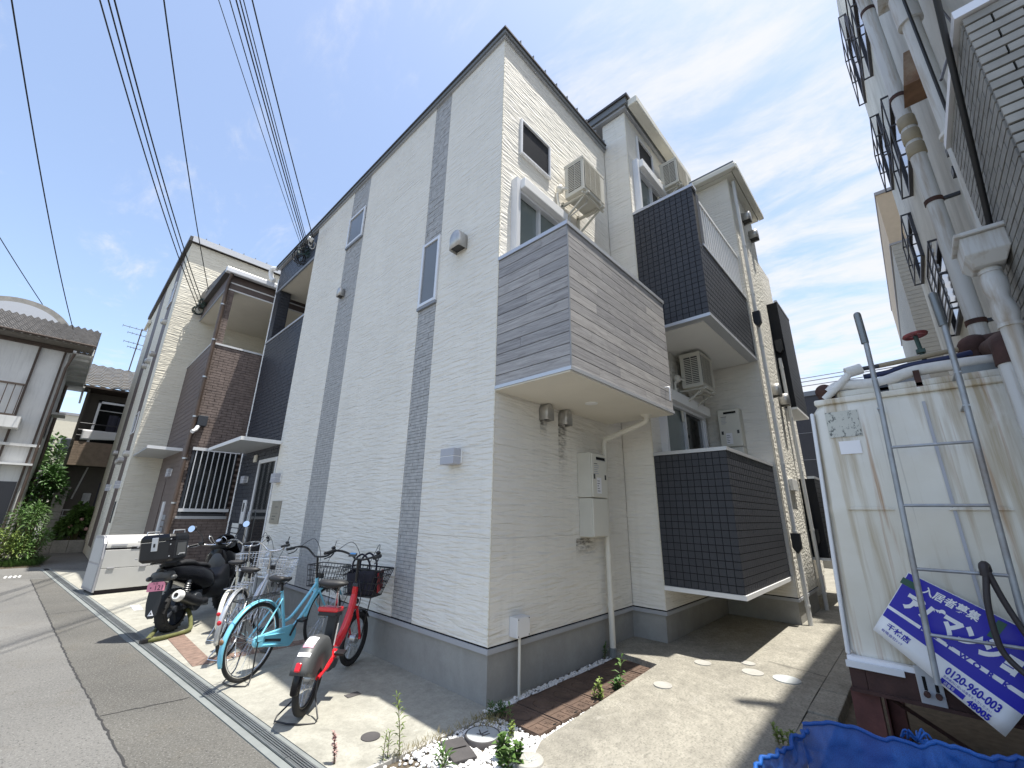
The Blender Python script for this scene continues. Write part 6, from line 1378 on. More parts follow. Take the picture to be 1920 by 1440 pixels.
# ---- red rental e-bike
eb = thing('electric_bicycle', 'red rental electric bicycle with grey rear wheel cover and loaded black basket', 'bicycle', (-1.14, .975, 0), R(45.5), group='bicycles parked against the front wall')
eb.rotation_euler = (R(3.0), 0, R(45.5))
Rw, wb, stg = .262, 1.17, R(-13)
wheel(eb, 'rear_wheel', (0, 0, Rw), Rw, 0, 'black_plastic', tw=.026, nspk=28, hubr=.045); wheel(eb, 'front_wheel', (wb, 0, Rw), Rw, stg, 'black_plastic', tw=.026, nspk=28, hubr=.05)
bb = Vector((.44, 0, .29)); hd0 = Vector((.94, 0, .62)); hd1 = Vector((.90, 0, .80))
f = MB(); f.tube(smooth_pts([hd1, (.90, 0, .72), (.84, 0, .56), (.70, 0, .42), (.55, 0, .36), (.44, 0, .33)], 6), [.031]*6+[.036]*6+[.040]*6+[.042]*6+[.040]*7, 16); f.tube([(.44, 0, .30), (.40, 0, .58), (.375, 0, .70)], .024, 14); f.tube([hd0, hd1+Vector((-.004, 0, .03))], .029, 16)
for s in (-1, 1): f.tube(smooth_pts([(.47, s*.03, .34), (.30, s*.065, .33), (.12, s*.068, .285), (0, s*.066, Rw)], 5), [.034]*5+[.026]*5+[.018]*6, 12)
f.build('frame', 'bike_red', eb, 60, local=True)
fk = MB(); c, s_ = math.cos(stg), math.sin(stg)
for s in (-1, 1): off = Vector((-s_*.06*s, c*.06*s, 0)); fk.tube(smooth_pts([hd0+Vector((.01, 0, -.01))+off*.7, Vector((1.04, 0, .45))+off, Vector((wb-.01, 0, Rw+.04))+off, Vector((wb, 0, Rw))+off], 5), .0145, 10)
fk.tube([hd0+Vector((.01, -.05, -.01)), hd0+Vector((.01, .05, -.01))], .017, 10); fk.build('fork', 'bike_red', eb, 60, local=True)
bx('head_clamp', 'dark_metal', eb, .875, .93, -.03, .03, .82, .86, .006, local=True)
MB().cyl((.40, 0, .24), (.46, 0, .24), .06, n=12).build('motor', 'dark_metal', eb, local=True); mo = MB().lathe((.44, -.07, .29), (0, 1, 0), [(0, .05), (.01, .085), (.13, .085), (.14, .05)], 24).build('motor_case', 'dark_metal', eb, 40, local=True)
MB().obox((.335, 0, .52), (1, 0, -.15), (0, 1, 0), (.15, 0, 1), .038, .045, .17).build('battery', 'black_plastic', eb, local=True, bevel=.012); MB().obox((.36, -.0465, .50), (1, 0, -.15), (0, 1, 0), (.15, 0, 1), .014, .001, .09).build('battery_sticker', 'sticker_white', eb, local=True)
MB().obox((.235, 0, .735), (1, 0, -.12), (0, 1, 0), (.12, 0, 1), .095, .088, .02).build('lock_unit', 'bike_red', eb, local=True, bevel=.01); MB().obox((.235, 0, .70), (1, 0, -.12), (0, 1, 0), (.12, 0, 1), .088, .08, .018).build('lock_base', 'black_plastic', eb, local=True, bevel=.006)
for k in range(6): MB().obox((.20+.03*(k % 3), -.02+.04*(k//3), .7615-.0036*(k % 3)), (1, 0, -.12), (0, 1, 0), (.12, 0, 1), .008, .012, .0012).build('lock_key', 'sticker_pink', eb, local=True)
MB().tube([(.375, 0, .68), (.335, 0, .93)], .0155, 12).build('seat_post', 'chrome', eb, 50, local=True); saddle(eb, .285, .945, 'seat_black', .36, .265)
# rear wheel cover
wc = MB(); n = 18; prof = []
a_list = [R(8+i*152/n) for i in range(n+1)]
Lh = []; 
for a in a_list:
    d = Vector((math.cos(a), 0, math.sin(a))); ro = Rw+.05; ri = Rw*.28
    Lh.append([Vector((0, 0, Rw))+d*ri+Vector((0, -.072, 0)), Vector((0, 0, Rw))+d*(ro-.03)+Vector((0, -.070, 0)), Vector((0, 0, Rw))+d*(ro-.006)+Vector((0, -.055, 0)), Vector((0, 0, Rw))+d*(ro+.004)+Vector((0, 0, 0)), Vector((0, 0, Rw))+d*(ro-.006)+Vector((0, .055, 0)), Vector((0, 0, Rw))+d*(ro-.03)+Vector((0, .070, 0)), Vector((0, 0, Rw))+d*ri+Vector((0, .072, 0))])
for r0, r1 in zip(Lh[:-1], Lh[1:]): wc.add(r0+r1, [(i, i+1, 7+i+1, 7+i) for i in range(6)])
wco = wc.build('rear_wheel_cover', 'guard_grey', eb, 50, local=True, fix=False, solid=.004)
def onrim(a, y, e=.0075): d = Vector((math.cos(a), 0, math.sin(a))); return Vector((0, y, Rw))+d*(Rw+.05+e-.008*abs(y)/.055)
def patch(nm, mat, a0, a1, y0, y1, e): return MB().grid(lambda u, v: onrim(R(a0+(a1-a0)*u), y0+(y1-y0)*v, e), 6, 6).build(nm, mat, wco, 60, local=True, fix=False)
patch('sticker', 'sticker_white', 98, 116, -.042, .042, .008); patch('sticker', 'sticker_pink', 116.3, 122, -.042, .042, .008); patch('reflective_tape', 'sticker_white', 130, 136, -.05, .05, .008)
MB().obox(onrim(R(151), 0, .022), (math.cos(R(151)), 0, math.sin(R(151))), (0, 1, 0), (-math.sin(R(151)), 0, math.cos(R(151))), .016, .022, .032).build('tail_light', 'red_lens', eb, local=True, bevel=.01)
fender(eb, 'rear_fender', (0, 0, Rw), Rw+.025, R(150), R(186), .062, 'black_gloss'); fender(eb, 'front_fender', (wb, 0, Rw), Rw+.022, R(35), R(165), .058, 'black_plastic', stg)
crank(eb, bb, R(150), mat='steel'); stand(eb, Rw, 'black_plastic', .13, .16)
MB().tube([hd1, hd1+Vector((-.05, 0, .29))], .014, 12).build('stem', 'black_plastic', eb, 50, local=True)
hb2, T2 = handlebar(eb, hd1+Vector((-.052, 0, .30)), 'black_plastic', 'black_plastic', stg, .285, .20, .06, .06)
MB().obox(T2(.04, .10, .035), (1, 0, .3), (0, 1, 0), (-.3, 0, 1), .03, .04, .012).build('display', 'guard_grey', hb2, local=True, bevel=.005); MB().obox(T2(.04, .10, .049), (1, 0, .3), (0, 1, 0), (-.3, 0, 1), .02, .03, .001).build('screen', 'poster_blue', hb2, local=True)
bo, PB = basket(eb, .985, .715, 'black_plastic', .165, .225, .22, .33, .27, stg, (.92, 0), 8, .0045, 5)
MB().tube([PB(-.5, .7, 0), (wb, -.07, Rw)], .006, 6).tube([PB(.5, .7, 0), (wb, .07, Rw)], .006, 6).build('basket_stay', 'black_plastic', eb, local=True)
MB().sphere((1.0, 0, .66), .04, 12, 8, (1, .9, .8)).build('head_light', 'black_plastic', eb, 60, local=True)
MB().tube(smooth_pts([(.93, .03, .86), (1.0, .10, .72), (.95, .12, .60), (.90, .05, .62)], 5), .004, 5).tube(smooth_pts([(.88, -.03, .9), (.80, -.10, .72), (.84, -.06, .60)], 5), .004, 5).build('brake_cable', 'cable_black', eb, 60, local=True)
# things in the basket
EBM = Matrix.Translation(Vector((-1.14, .975, 0))) @ Matrix.Rotation(R(45.5), 4, 'Z') @ Matrix.Rotation(R(3.0), 4, 'X')
bgw = EBM @ PB(0, .5, .02)
bag = thing('tote_bag', 'dark tote bag with upright handles in the red bicycle basket', 'bag', bgw, R(45.5)+stg)
def bagf(u, v):
    a = u*2*math.pi; hw, hd = .155+.03*v, .095+.03*v; ca, sa = math.cos(a), math.sin(a); k = (abs(ca)**6+abs(sa)**6)**(-1/6)
    n_ = mnoise.noise(Vector((ca*2, sa*2, v*3)))*.018
    return Vector((sa*k*(hd+n_), ca*k*(hw+n_), .005+v*(.23+.02*math.sin(a*2))+n_*.5))
MB().grid(bagf, 48, 14).build('bag_body', 'bag_navy', bag, 60, local=True, fix=False); MB().sphere((0, 0, .20), .1, 16, 8, (1.0, 1.5, .35)).build('bag_contents', 'bag_navy', bag, 60, local=True)
for x in (-.10, .06): MB().tube(smooth_pts([(x, -.10, .22), (x-.01, -.095, .34), (x-.01, 0, .42), (x-.01, .095, .34), (x, .10, .22)], 6), .011, 8).build('bag_handle', 'bag_navy', bag, 60, local=True)
o = MB().obox(EBM @ PB(-.82, .55, .55), (EBM.to_3x3() @ Vector((1, 0, .1))), (EBM.to_3x3() @ Vector((0, .12, 1))), (EBM.to_3x3() @ Vector((0, 1, -.12))), .10, .10, .008).build('red_pouch', 'bag_red', None, bevel=.004); tag(o, 'flat red pouch at the side of the red bicycle basket', 'pouch')

# ================================================================== scooter
SC = thing('motor_scooter', 'black motor scooter with a black top case, parked with its rear to the street', 'scooter', (-1.45, 4.72, 0), R(50)); SC.rotation_euler = (R(-6), 0, R(50))
def tyre(par, name, hub, Rw, w, mat='rubber'):
    hub = Vector(hub); mb = MB(); n = 48; pf = [(-.5, .74), (-.52, .82), (-.46, .92), (-.28, .985), (0, 1.0), (.28, .985), (.46, .92), (.52, .82), (.5, .74)]
    rings = [[hub+Vector((math.cos(2*math.pi*i/n)*Rw*r, y*w, math.sin(2*math.pi*i/n)*Rw*r)) for y, r in pf] for i in range(n)]
    for i in range(n):
        r0, r1 = rings[i], rings[(i+1) % n]; mb.add(r0+r1, [(j, j+1, 9+j+1, 9+j) for j in range(8)])
    o = mb.build(name, mat, par, 60, local=True, fix=False)
    tr_ = MB()
    for i in range(n):
        a = 2*math.pi*i/n; s = 1 if i % 2 else -1; d = Vector((math.cos(a), 0, math.sin(a))); tg = Vector((-math.sin(a), 0, math.cos(a)))
        tr_.obox(hub+d*Rw*.965+Vector((0, s*w*.27, 0)), tg*1.0+Vector((0, s*.9, 0)), d, (tg*.9).cross(d)+Vector((0, .2, 0)), .004, Rw*.03, w*.2)
    tr_.build('tread', mat, o, local=True)['kind'] = 'stuff'
    MB().lathe(hub+Vector((0, -w*.42, 0)), (0, 1, 0), [(0, Rw*.70), (w*.15, Rw*.72), (w*.7, Rw*.72), (w*.84, Rw*.70)], 40, cap=False).build('rim', 'dark_metal', o, 50, local=True)
    s5 = MB()
    for k in range(5): a = k*1.2566; s5.obox(hub+Vector((math.cos(a), 0, math.sin(a)))*Rw*.4, (math.cos(a), 0, math.sin(a)), (0, 1, 0), (-math.sin(a), 0, math.cos(a)), Rw*.32, w*.22, Rw*.06)
    s5.cyl(hub+Vector((0, -w*.45, 0)), hub+Vector((0, w*.45, 0)), Rw*.16, n=16); s5.build('wheel_spokes', 'dark_metal', o, local=True)
    return o
tyre(SC, 'rear_wheel', (0, 0, .27), .27, .135); tyre(SC, 'front_wheel', (1.34, 0, .28), .28, .11)
def sect(x, hw, z0, z1, sq=3.0, n=18, zc=None):
    r = []; zm = (z0+z1)/2; hh = (z1-z0)/2
    for k in range(n):
        a = 2*math.pi*k/n; c, s = math.cos(a), math.sin(a); q = (abs(c)**sq+abs(s)**sq)**(-1/sq); r.append(Vector((x, hw*c*q, zm+hh*s*q)))
    return r
MB().loft([sect(-.34, .05, .74, .83), sect(-.27, .10, .70, .85), sect(-.10, .145, .64, .855), sect(.12, .165, .58, .84), sect(.35, .185, .50, .80), sect(.55, .19, .42, .75), sect(.68, .17, .40, .68), sect(.74, .13, .44, .60)]).build('tail_cowl', 'black_gloss', SC, 60, local=True)
MB().loft([sect(-.20, .11, .83, .885, 2.5), sect(-.05, .14, .825, .91, 2.5), sect(.15, .15, .80, .90, 2.5), sect(.28, .155, .765, .845, 2.5), sect(.50, .14, .74, .825, 2.5), sect(.66, .10, .70, .79, 2.5), sect(.74, .06, .69, .75, 2.5)]).build('seat', 'seat_black', SC, 60, local=True)
MB().loft([sect(.62, .15, .34, .60), sect(.78, .17, .28, .55), sect(.95, .19, .25, .62), sect(1.05, .20, .28, .82)]).build('floor_tunnel', 'black_plastic', SC, 60, local=True)
MB().loft([sect(1.0, .10, .82, .98, 2.5), sect(1.06, .21, .42, .98, 2.6), sect(1.18, .225, .40, .96, 2.6), sect(1.33, .19, .48, .90, 2.4), sect(1.48, .11, .58, .80, 2.2), sect(1.56, .04, .64, .74, 2.0)]).build('front_cowl', 'black_gloss', SC, 60, local=True)
MB().loft([sect(.99, .08, .62, .90, 2.4), sect(1.02, .13, .58, .93, 2.4)]).build('inner_panel', 'guard_grey', SC, 60, local=True)
MB().grid(lambda u, v: Vector((1.42-.20*v, (u-.5)*(.36-.10*v), .88+.32*v-.05*(2*u-1)**2)), 12, 8).build('windscreen', 'black_gloss', SC, 60, local=True, fix=False, solid=.006)
fk = MB()
for s in (-1, 1): fk.tube([(1.19, s*.07, .72), (1.34, s*.075, .28)], .024, 10)
fk.build('front_fork', 'dark_metal', SC, 50, local=True); fender(SC, 'front_fender', (1.34, 0, .28), .305, R(15), R(160), .14, 'black_gloss')
# engine, swing arm, exhaust
en = MB(); en.box(.10, .52, -.10, .11, .24, .44); en.box(-.06, .46, .075, .16, .20, .36); en.cyl((.32, -.15, .30), (.32, .15, .30), .12, n=16); en.cyl((.0, .07, .27), (.0, .17, .27), .09, n=16); en.build('engine', 'dark_metal', SC, local=True, bevel=.012)
mf = MB(); mf.tube(smooth_pts([(.50, -.155, .28), (.30, -.17, .30), (.08, -.18, .36), (-.12, -.185, .43), (-.20, -.186, .455)], 4), [.045]*4+[.062]*4+[.068]*4+[.07]*4+[.07], 18); mo = mf.build('muffler', 'black_plastic', SC, 60, local=True)
MB().tube([(-.20, -.186, .455), (-.235, -.187, .468), (-.27, -.188, .48)], [.072, .070, .052], 20).build('muffler_tip', 'lamp_diff', mo, 50, local=True); MB().tube([(-.268, -.188, .479), (-.276, -.188, .482)], .026, 14).build('outlet', 'hole', mo, local=True)
MB().tube([(.50, -.155, .28), (.62, -.12, .22), (.60, 0, .22)], .022, 10).build('exhaust_pipe', 'steel', mo, 60, local=True)
for s in (-1, 1): MB().tube([(.02, s*.115, .30), (.10, s*.12, .62)], .03, 10).build('shock_absorber', 'dark_metal', SC, 50, local=True)
sc_ = MB(); 
for k in range(9): sc_.torus((.03+k*.008, -.115, .36+k*.026), (.25, 0, 1), .036, .006, 16, 5)
sc_.build('spring', 'steel', SC, 60, local=True)
# tail light, plate, mudguard
MB().loft([sect(-.352, .06, .70, .79), sect(-.30, .14, .67, .80), sect(-.26, .145, .66, .80)]).build('tail_light', 'guard_grey', SC, 60, local=True)
for s in (-1, 1): MB().sphere((-.30, s*.15, .71), .045, 12, 8, (1.1, .7, .7)).build('rear_indicator', 'guard_grey', SC, 60, local=True)
ub = Vector((-.12, 0, -1)).normalized(); un = Vector((-1, 0, .12)).normalized(); mg0 = Vector((-.36, 0, .70))
MB().prism([(-.075, 0), (.075, 0), (.085, .28), (.065, .42), (.03, .46), (-.03, .46), (-.065, .42), (-.085, .28)], mg0, (0, 1, 0), ub, un, .012).build('mud_flap', 'black_plastic', SC, local=True, bevel=.004)
po = mg0+ub*.085+un*.016; PLT = MB().prism([(-.085, -.055), (-.105, -.03), (-.105, .055), (.105, .055), (.105, -.03), (.085, -.055)], po, (0, 1, 0), ub, un, .003).build('number_plate', 'plate_pink', SC, local=True)
def pmap(u, v): return po+Vector((0, -1, 0))*u-ub*v+un*.0042
def ltext(body, size, u, v, mat, par, fn, bold=0, xs=1.0):
    cu = bpy.data.curves.new('t', 'FONT'); cu.body = body; cu.size = size; cu.offset = bold; ob = bpy.data.objects.new('t', cu); COL.objects.link(ob)
    me = bpy.data.meshes.new_from_object(ob.evaluated_get(bpy.context.evaluated_depsgraph_get())); bpy.data.objects.remove(ob)
    mb = MB(); mb.v = [tuple(fn(u+q.co.x*xs, v+q.co.y)) for q in me.vertices]; mb.f = [tuple(p.vertices) for p in me.polygons]; mb.build('lettering', mat, par, local=True, fix=False)
ltext('・121', .082, -.10, -.042, 'plate_ink', PLT, pmap, .001, .95); ltext('大阪', .030, -.05, .026, 'plate_ink', PLT, pmap, 0, 1.2)
tri = mg0+ub*.39+un*.0128
MB().add([tri+Vector((0, -.035, 0))+ub*.035, tri+Vector((0, .035, 0))+ub*.035, tri-ub*.035, tri+Vector((0, -.014, 0))+ub*.020, tri+Vector((0, .014, 0))+ub*.020, tri-ub*.010], [(0, 1, 4, 3), (1, 2, 5, 4), (2, 0, 3, 5)]).build('triangle_mark', 'sticker_white', SC, local=True, fix=False)
# handlebar, mirrors
hbp = smooth_pts([(.88, -.37, 1.06), (.98, -.30, 1.075), (1.06, -.16, 1.05), (1.08, 0, 1.04), (1.06, .16, 1.05), (.98, .30, 1.075), (.88, .37, 1.06)], 5)
hbo = MB().tube(hbp, .012, 10).build('handlebar', 'chrome', SC, 60, local=True)
for s in (-1, 1):
    MB().tube([(.875, s*.372, 1.058), (.975, s*.305, 1.073)], .018, 10).build('grip', 'black_plastic', hbo, 60, local=True); MB().tube(smooth_pts([(1.0, s*.28, 1.06), (.99, s*.33, 1.05), (.90, s*.41, 1.04)], 4), .007, 6).build('brake_lever', 'chrome', hbo, 60, local=True)
    MB().obox((.99, s*.25, 1.085), (1, 0, 0), (0, 1, 0), (0, 0, 1), .03, .035, .025).build('switch_box', 'black_plastic', hbo, local=True, bevel=.008); MB().sphere((.868, s*.38, 1.056), .02, 10, 6).build('bar_end', 'chrome', hbo, 60, local=True)
    MB().tube(smooth_pts([(1.0, s*.24, 1.09), (1.02, s*.27, 1.20), (1.0, s*.36, 1.30)], 4), .006, 6).build('mirror_arm', 'black_plastic', SC, 60, local=True)
    mr_ = MB().sphere((1.0, s*.42, 1.33), .075, 16, 8, (.22, 1.0, .62)).build('mirror', 'black_plastic', SC, 60, local=True); MB().lathe((.978, s*.42, 1.33), (-1, 0, .25), [(0, .052), (.004, .05)], 24).build('mirror_glass', 'mirror_glass', mr_, local=True)
MB().lathe((1.04, 0, 1.06), (-.5, 0, .8), [(0, .05), (.05, .055), (.06, .045)], 20).build('clock_pod', 'black_plastic', SC, 50, local=True); MB().lathe((1.008, 0, 1.111), (-.5, 0, .8), [(0, .038), (.002, .036)], 20).build('clock_face', 'chrome', SC, local=True)
MB().tube(smooth_pts([(1.06, -.1, 1.06), (1.0, -.12, 1.12), (1.02, -.05, 1.16), (1.10, .02, 1.02)], 5), .006, 6).tube(smooth_pts([(1.06, .1, 1.06), (1.0, .14, 1.14), (1.06, .16, 1.20), (1.14, .08, 1.0)], 5), .006, 6).build('brake_cable', 'chrome', SC, 60, local=True)
MB().obox((1.16, 0, 1.02), (1, 0, .2), (0, 1, 0), (-.2, 0, 1), .10, .16, .05).build('instrument_cowl', 'black_plastic', SC, local=True, bevel=.03)
MB().tube([(.42, .16, .30), (.36, .30, .02)], .013, 8).build('side_stand', 'dark_metal', SC, 50, local=True)
rk = MB(); rk.box(-.42, -.02, -.09, -.065, .895, .915); rk.box(-.42, -.02, .065, .09, .895, .915); rk.box(-.40, -.36, -.064, .064, .895, .912); rk.tube([(-.1, -.08, .90), (.0, -.08, .84)], .012, 6); rk.tube([(-.1, .08, .90), (.0, .08, .84)], .012, 6); rk.build('carrier', 'black_plastic', SC, local=True)
# top case stands on the carrier
TC = thing('top_case', 'large black metal cornered top case on the scooter carrier', 'top case', (0, 0, 0), R(50)); 
SCM = Matrix.Translation(Vector((-1.45, 4.72, 0))) @ Matrix.Rotation(R(50), 4, 'Z') @ Matrix.Rotation(R(-6), 4, 'X')
TC.location = SCM @ Vector((-.33, 0, .92)); TC.rotation_euler = (R(-6), 0, R(50)); TC.scale = (.95, .80, 1.12)
def oct_ring(z, hx_, hy_, c): return [Vector(p) for p in ((hx_-c, -hy_, z), (hx_, -hy_+c, z), (hx_, hy_-c, z), (hx_-c, hy_, z), (-hx_+c, hy_, z), (-hx_, hy_-c, z), (-hx_, -hy_+c, z), (-hx_+c, -hy_, z))]
MB().loft([oct_ring(.0, .17, .22, .05), oct_ring(.03, .20, .26, .055), oct_ring(.225, .205, .265, .055)]).build('box_body', 'black_plastic', TC, local=True, bevel=.006); MB().loft([oct_ring(.228, .208, .268, .055), oct_ring(.275, .205, .265, .055), oct_ring(.31, .18, .235, .05)]).build('box_lid', 'black_gloss', TC, local=True, bevel=.006)
for s in (-1, 1): MB().tube([(-.13, s*.20, .305), (-.12, s*.20, .345), (.12, s*.20, .345), (.13, s*.20, .305)], .008, 8).build('lid_rail', 'alu', TC, 50, local=True)
MB().obox((-.21, 0, .20), (0, 1, 0), (0, 0, 1), (1, 0, 0), .045, .075, .008).build('latch', 'alu', TC, local=True, bevel=.004); MB().obox((-.2195, 0, .19), (0, 1, 0), (0, 0, 1), (1, 0, 0), .014, .02, .002).build('lock', 'black_plastic', TC, local=True)
for sy in (-1, 1):
    for zz in (.06, .19, .25): MB().cyl((-.20, sy*.235, zz), (-.225, sy*.245, zz), .007, n=8).build('rivet', 'alu', TC, local=True)
    MB().tube([(-.06, sy*.272, .06), (-.06, sy*.285, .075), (.06, sy*.285, .075), (.06, sy*.272, .06)], .006, 6).build('side_handle', 'alu', TC, 50, local=True); MB().obox((0, sy*.2665, .13), (1, 0, 0), (0, 0, 1), (0, 1, 0), .10, .07, .003).build('side_panel', 'guard_grey', TC, local=True)
# lock sleeve on the ground
lk = MB().tube(smooth_pts([(-1.75, 4.26, .03), (-1.60, 4.70, .05), (-1.47, 4.95, .16), (-1.40, 4.98, .25), (-1.26, 4.86, .22), (-1.24, 4.60, .06), (-1.32, 4.44, .03), (-1.55, 4.30, .03), (-1.74, 4.245, .03)], 6), .026, 10).build('chain_lock', 'lock_sleeve', None, 60); tag(lk, 'olive sleeved chain lock looped through the scooter rear wheel', 'lock')
o = MB().obox((-1.76, 4.25, .03), (.9, .3, 0), (-.3, .9, 0), (0, 0, 1), .05, .03, .025).build('lock_head', 'black_plastic', lk, bevel=.006)

# ================================================================== plants
def leaf(mb, p, d, up, L_, W_, bend=.25):
    d = Vector(d).normalized(); up = Vector(up); s = d.cross(up); s = s.normalized() if s.length > 1e-4 else d.orthogonal().normalized(); n_ = s.cross(d)
    a = Vector(p); m_ = a+d*L_*.5-n_*0; e = a+d*L_-Vector((0, 0, 1))*L_*bend
    mb.add([a, m_+s*W_*.5+n_*W_*.12, e, m_-s*W_*.5+n_*W_*.12, m_-Vector((0, 0, 1))*L_*bend*.2], [(0, 1, 4), (1, 2, 4), (2, 3, 4), (3, 0, 4)])
def upright(label, x, y, h, n, L_, W_, mat='leaf_a', z=0, lean=(0, 0), stems=1, spread=.0, cat='weed', name='weed', tip=True):
    t = thing(name, label, cat, (x, y, z)); lf = MB(); stm = MB()
    for s in range(stems):
        bx_, by_ = x+random.uniform(-spread, spread), y+random.uniform(-spread, spread); hh = h*random.uniform(.7, 1.0) if s else h
        lx, ly = lean[0]+random.uniform(-.15, .15), lean[1]+random.uniform(-.15, .15); P = [Vector((bx_+lx*hh*t_*t_, by_+ly*hh*t_*t_, z+hh*t_)) for t_ in (0, .25, .5, .75, 1)]
        stm.tube(P, [.004, .0035, .003, .0025, .002], 5)
        for k in range(n):
            f_ = (k+1)/n; i = min(3, int(f_*4)); q = P[i].lerp(P[i+1], f_*4-i) if f_ < 1 else P[4]; a = k*2.4+random.uniform(-.4, .4); el = R(random.uniform(5, 45)+f_*25)
            leaf(lf, q, (math.cos(a)*math.cos(el), math.sin(a)*math.cos(el), math.sin(el)), (0, 0, 1), L_*random.uniform(.6, 1.1)*(.6+.6*math.sin(f_*2.6)), W_*random.uniform(.8, 1.2), .3)
    lf.build('leaves', mat, t, 60, fix=False); stm.build('stem', 'stem', t, 60); return t
upright('tall narrow leaved weed at the pad edge near the bottom', -.93, -.12, .36, 46, .07, .010, 'leaf_lime', 0, (.05, 0))
upright('short side weed beside the tall narrow weed', -1.02, -.10, .17, 20, .05, .008, 'leaf_lime', 0, (-.1, 0), 2, .03)
upright('dry reddish seed stalk growing at the drain edge', -1.27, .12, .17, 70, .030, .016, 'flower', 0, (0, 0))
upright('leafy green weed beside the white round cover at the bottom', -.50, -.70, .13, 16, .07, .05, 'leaf_a', 0, (-.1, -.1), 7, .08)
upright('spiky green weed by the dark square cover', -.80, -.45, .10, 14, .12, .016, 'leaf_a', 0, (0, 0), 2, .02)
upright('yellowish moss weed between pebbles and meter covers', -.19, -.48, .09, 14, .035, .018, 'leaf_lime', 0, (0, 0), 4, .03)
upright('upright leafy weed at the nearest meter cover', -.12, -.40, .15, 12, .06, .022, 'leaf_a', 0, (0, 0), 1)
upright('bushy bright weed at the outer end of the middle meter cover', .83, -.60, .17, 20, .045, .026, 'leaf_lime', 0, (0, 0), 5, .04)
upright('tall weed at the outer end of the fifth meter cover', 1.22, -.60, .26, 14, .09, .035, 'leaf_a', 0, (.02, 0), 1)
upright('low leafy weed clump beside the tall weed by the alley', 1.16, -.62, .12, 14, .07, .026, 'leaf_b', 0, (0, 0), 4, .06)
upright('weed clump rooted in the alley kerb beside the blue net', 1.0, -2.03, .10, 16, .05, .022, 'leaf_lime', .07, (-.1, .1), 6, .07)
upright('dark weed at the foot of the balcony drainpipe', 1.85, -.06, .16, 14, .05, .02, 'leaf_b', 0, (0, 0), 2, .02)
upright('dry tuft on the pad beside the gravel corner', -.05, -.20, .12, 30, .06, .008, 'leaf_b', 0, (0, 0), 6, .08)
gs = MB()
for k in range(260):
    x = random.uniform(-1.0, -.05); y = -.12+random.gauss(0, .03); a = random.uniform(0, 6.28); leaf(gs, (x, y, 0), (math.cos(a)*.5, math.sin(a)*.5, 1), (1, 0, 0), random.uniform(.03, .09), .005, .15)
for k in range(160):
    x = random.gauss(-.15, .08); y = random.gauss(-.22, .06); a = random.uniform(0, 6.28); leaf(gs, (x, y, 0), (math.cos(a)*.6, math.sin(a)*.6, 1), (1, 0, 0), random.uniform(.03, .10), .006, .15)
o = gs.build('grass_tufts', 'leaf_dry', None, fix=False); tag(o, 'dry thin grass growing along the pad edging', 'grass', kind='stuff')
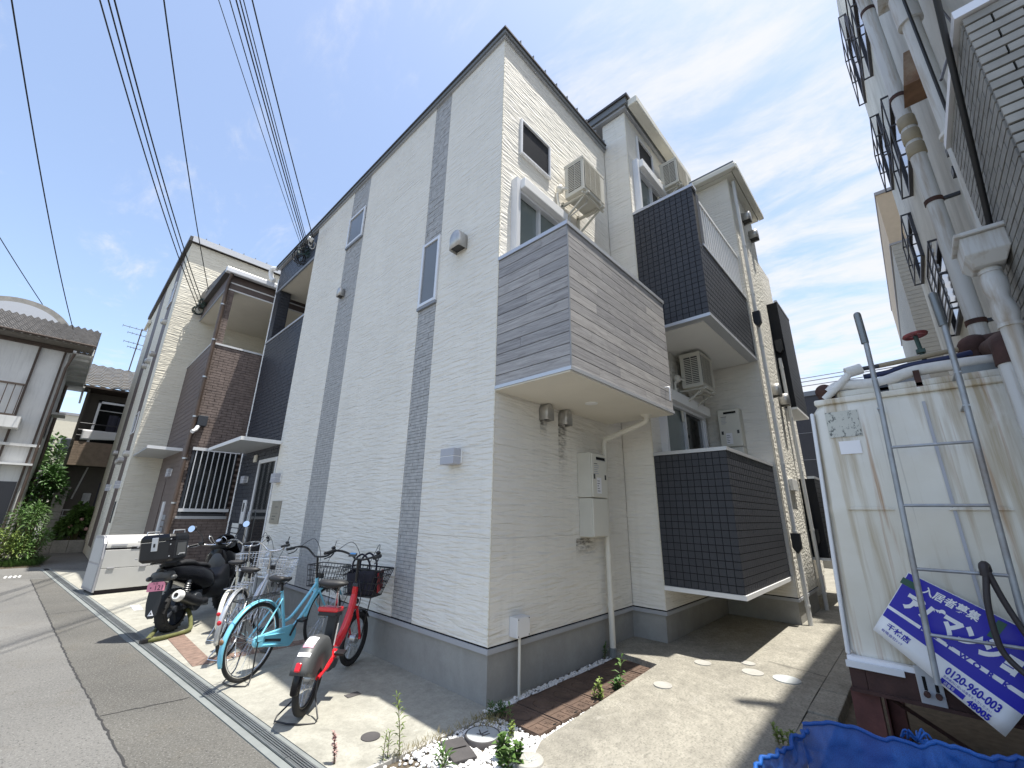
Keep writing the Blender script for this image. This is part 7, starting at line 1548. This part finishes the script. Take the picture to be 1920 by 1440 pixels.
def bush(label, c, r, n, mat, L_, W_, name='shrub', trunk=True, cat='shrub'):
    t = thing(name, label, cat, (c[0], c[1], 0)); lf = MB(); stm = MB(); cl = []
    for k in range(14):
        a = random.uniform(0, 6.28); e = random.uniform(-.5, 1.3); q = Vector((c[0]+r[0]*.75*math.cos(a)*math.cos(e), c[1]+r[1]*.75*math.sin(a)*math.cos(e), c[2]+r[2]*.8*math.sin(e))); cl.append(q)
        stm.tube([(c[0], c[1], 0), (c[0]*.6+q.x*.4, c[1]*.6+q.y*.4, q.z*.6), q], [.03, .018, .008], 5)
    for k in range(n):
        q = random.choice(cl); d = Vector((random.gauss(0, 1), random.gauss(0, 1), random.gauss(.3, .8))); d = d.normalized() if d.length > .01 else Vector((0, 0, 1)); s = random.random()**.5
        p_ = q+Vector((d.x*r[0]*.42*s, d.y*r[1]*.42*s, d.z*r[2]*.42*s)); p_.z = max(.02, p_.z)
        leaf(lf, p_, (d.x, d.y, d.z*.6+random.uniform(-.4, .3)), (random.uniform(-1, 1), random.uniform(-1, 1), 1), L_*random.uniform(.6, 1.3), W_*random.uniform(.7, 1.3), .2)
    lf.build('crown', mat, t, fix=False); stm.build('branches', 'stem', t, 60); return t
bush('tall feathery green shrub at the corner of the old house', (-3.28, 16.2, .8), (.42, .6, .8), 1100, 'leaf_a', .16, .03); bush('lower bright shrub in front of the old house', (-3.75, 15.9, .45), (.65, .6, .55), 1500, 'leaf_lime', .12, .03); bush('rounded leafy shrub at the lane corner', (-2.98, 16.0, .40), (.40, .55, .50), 1000, 'leaf_a', .11, .035)
bush('dark tree mass behind the tall shrub', (-3.25, 21.0, 1.7), (.55, 1.0, 1.3), 2200, 'leaf_b', .18, .08, 'small_tree', cat='tree'); bush('pale pink flowering hydrangea by the gate pillar', (-2.05, 20.5, .9), (.5, .4, .7), 1500, 'leaf_a', .2, .13, 'hydrangea'); bush('loose green tree beside the far pale block', (-4.2, 36, 4.4), (1.1, 1.2, 1.6), 1600, 'leaf_a', .3, .14, 'small_tree', cat='tree')
bush('clipped green planting at the end of the alley', (15.2, -1.2, .55), (.4, 1.4, .35), 1200, 'leaf_lime', .12, .06, 'hedge', cat='hedge')
for (x, y, z, lb_) in ((-2.25, 20.1, .9, 'leftmost'), (-2.0, 20.05, 1.15, 'topmost'), (-1.8, 20.1, .8, 'rightmost')):
    o = MB().sphere((x, y, z), .065, 10, 6).build('bloom', 'flower', None, 60); tag(o, lb_+' pale pink bloom of the far hydrangea', 'flower', 'blooms on the far hydrangea')
gr = MB()
for k in range(5000):
    x = random.uniform(-4.6, -2.65); y = random.uniform(15.2, 17.0)
    if x > -2.75-(17-y)*.1+.15: continue
    a = random.uniform(0, 6.28); leaf(gr, (x, y, -.01), (math.cos(a)*.5, math.sin(a)*.5, 1), (1, 0, 0), random.uniform(.08, .34), .016, .2)
o = gr.build('verge_grass', 'leaf_a', None, fix=False); tag(o, 'rough green grass verge below the old house', 'grass', kind='stuff')
poly_slab('verge', [(-9, 15.1), (-2.72, 15.1), (-2.9, 17.2), (-9, 17.2)], -.2, -.008, 'soil')
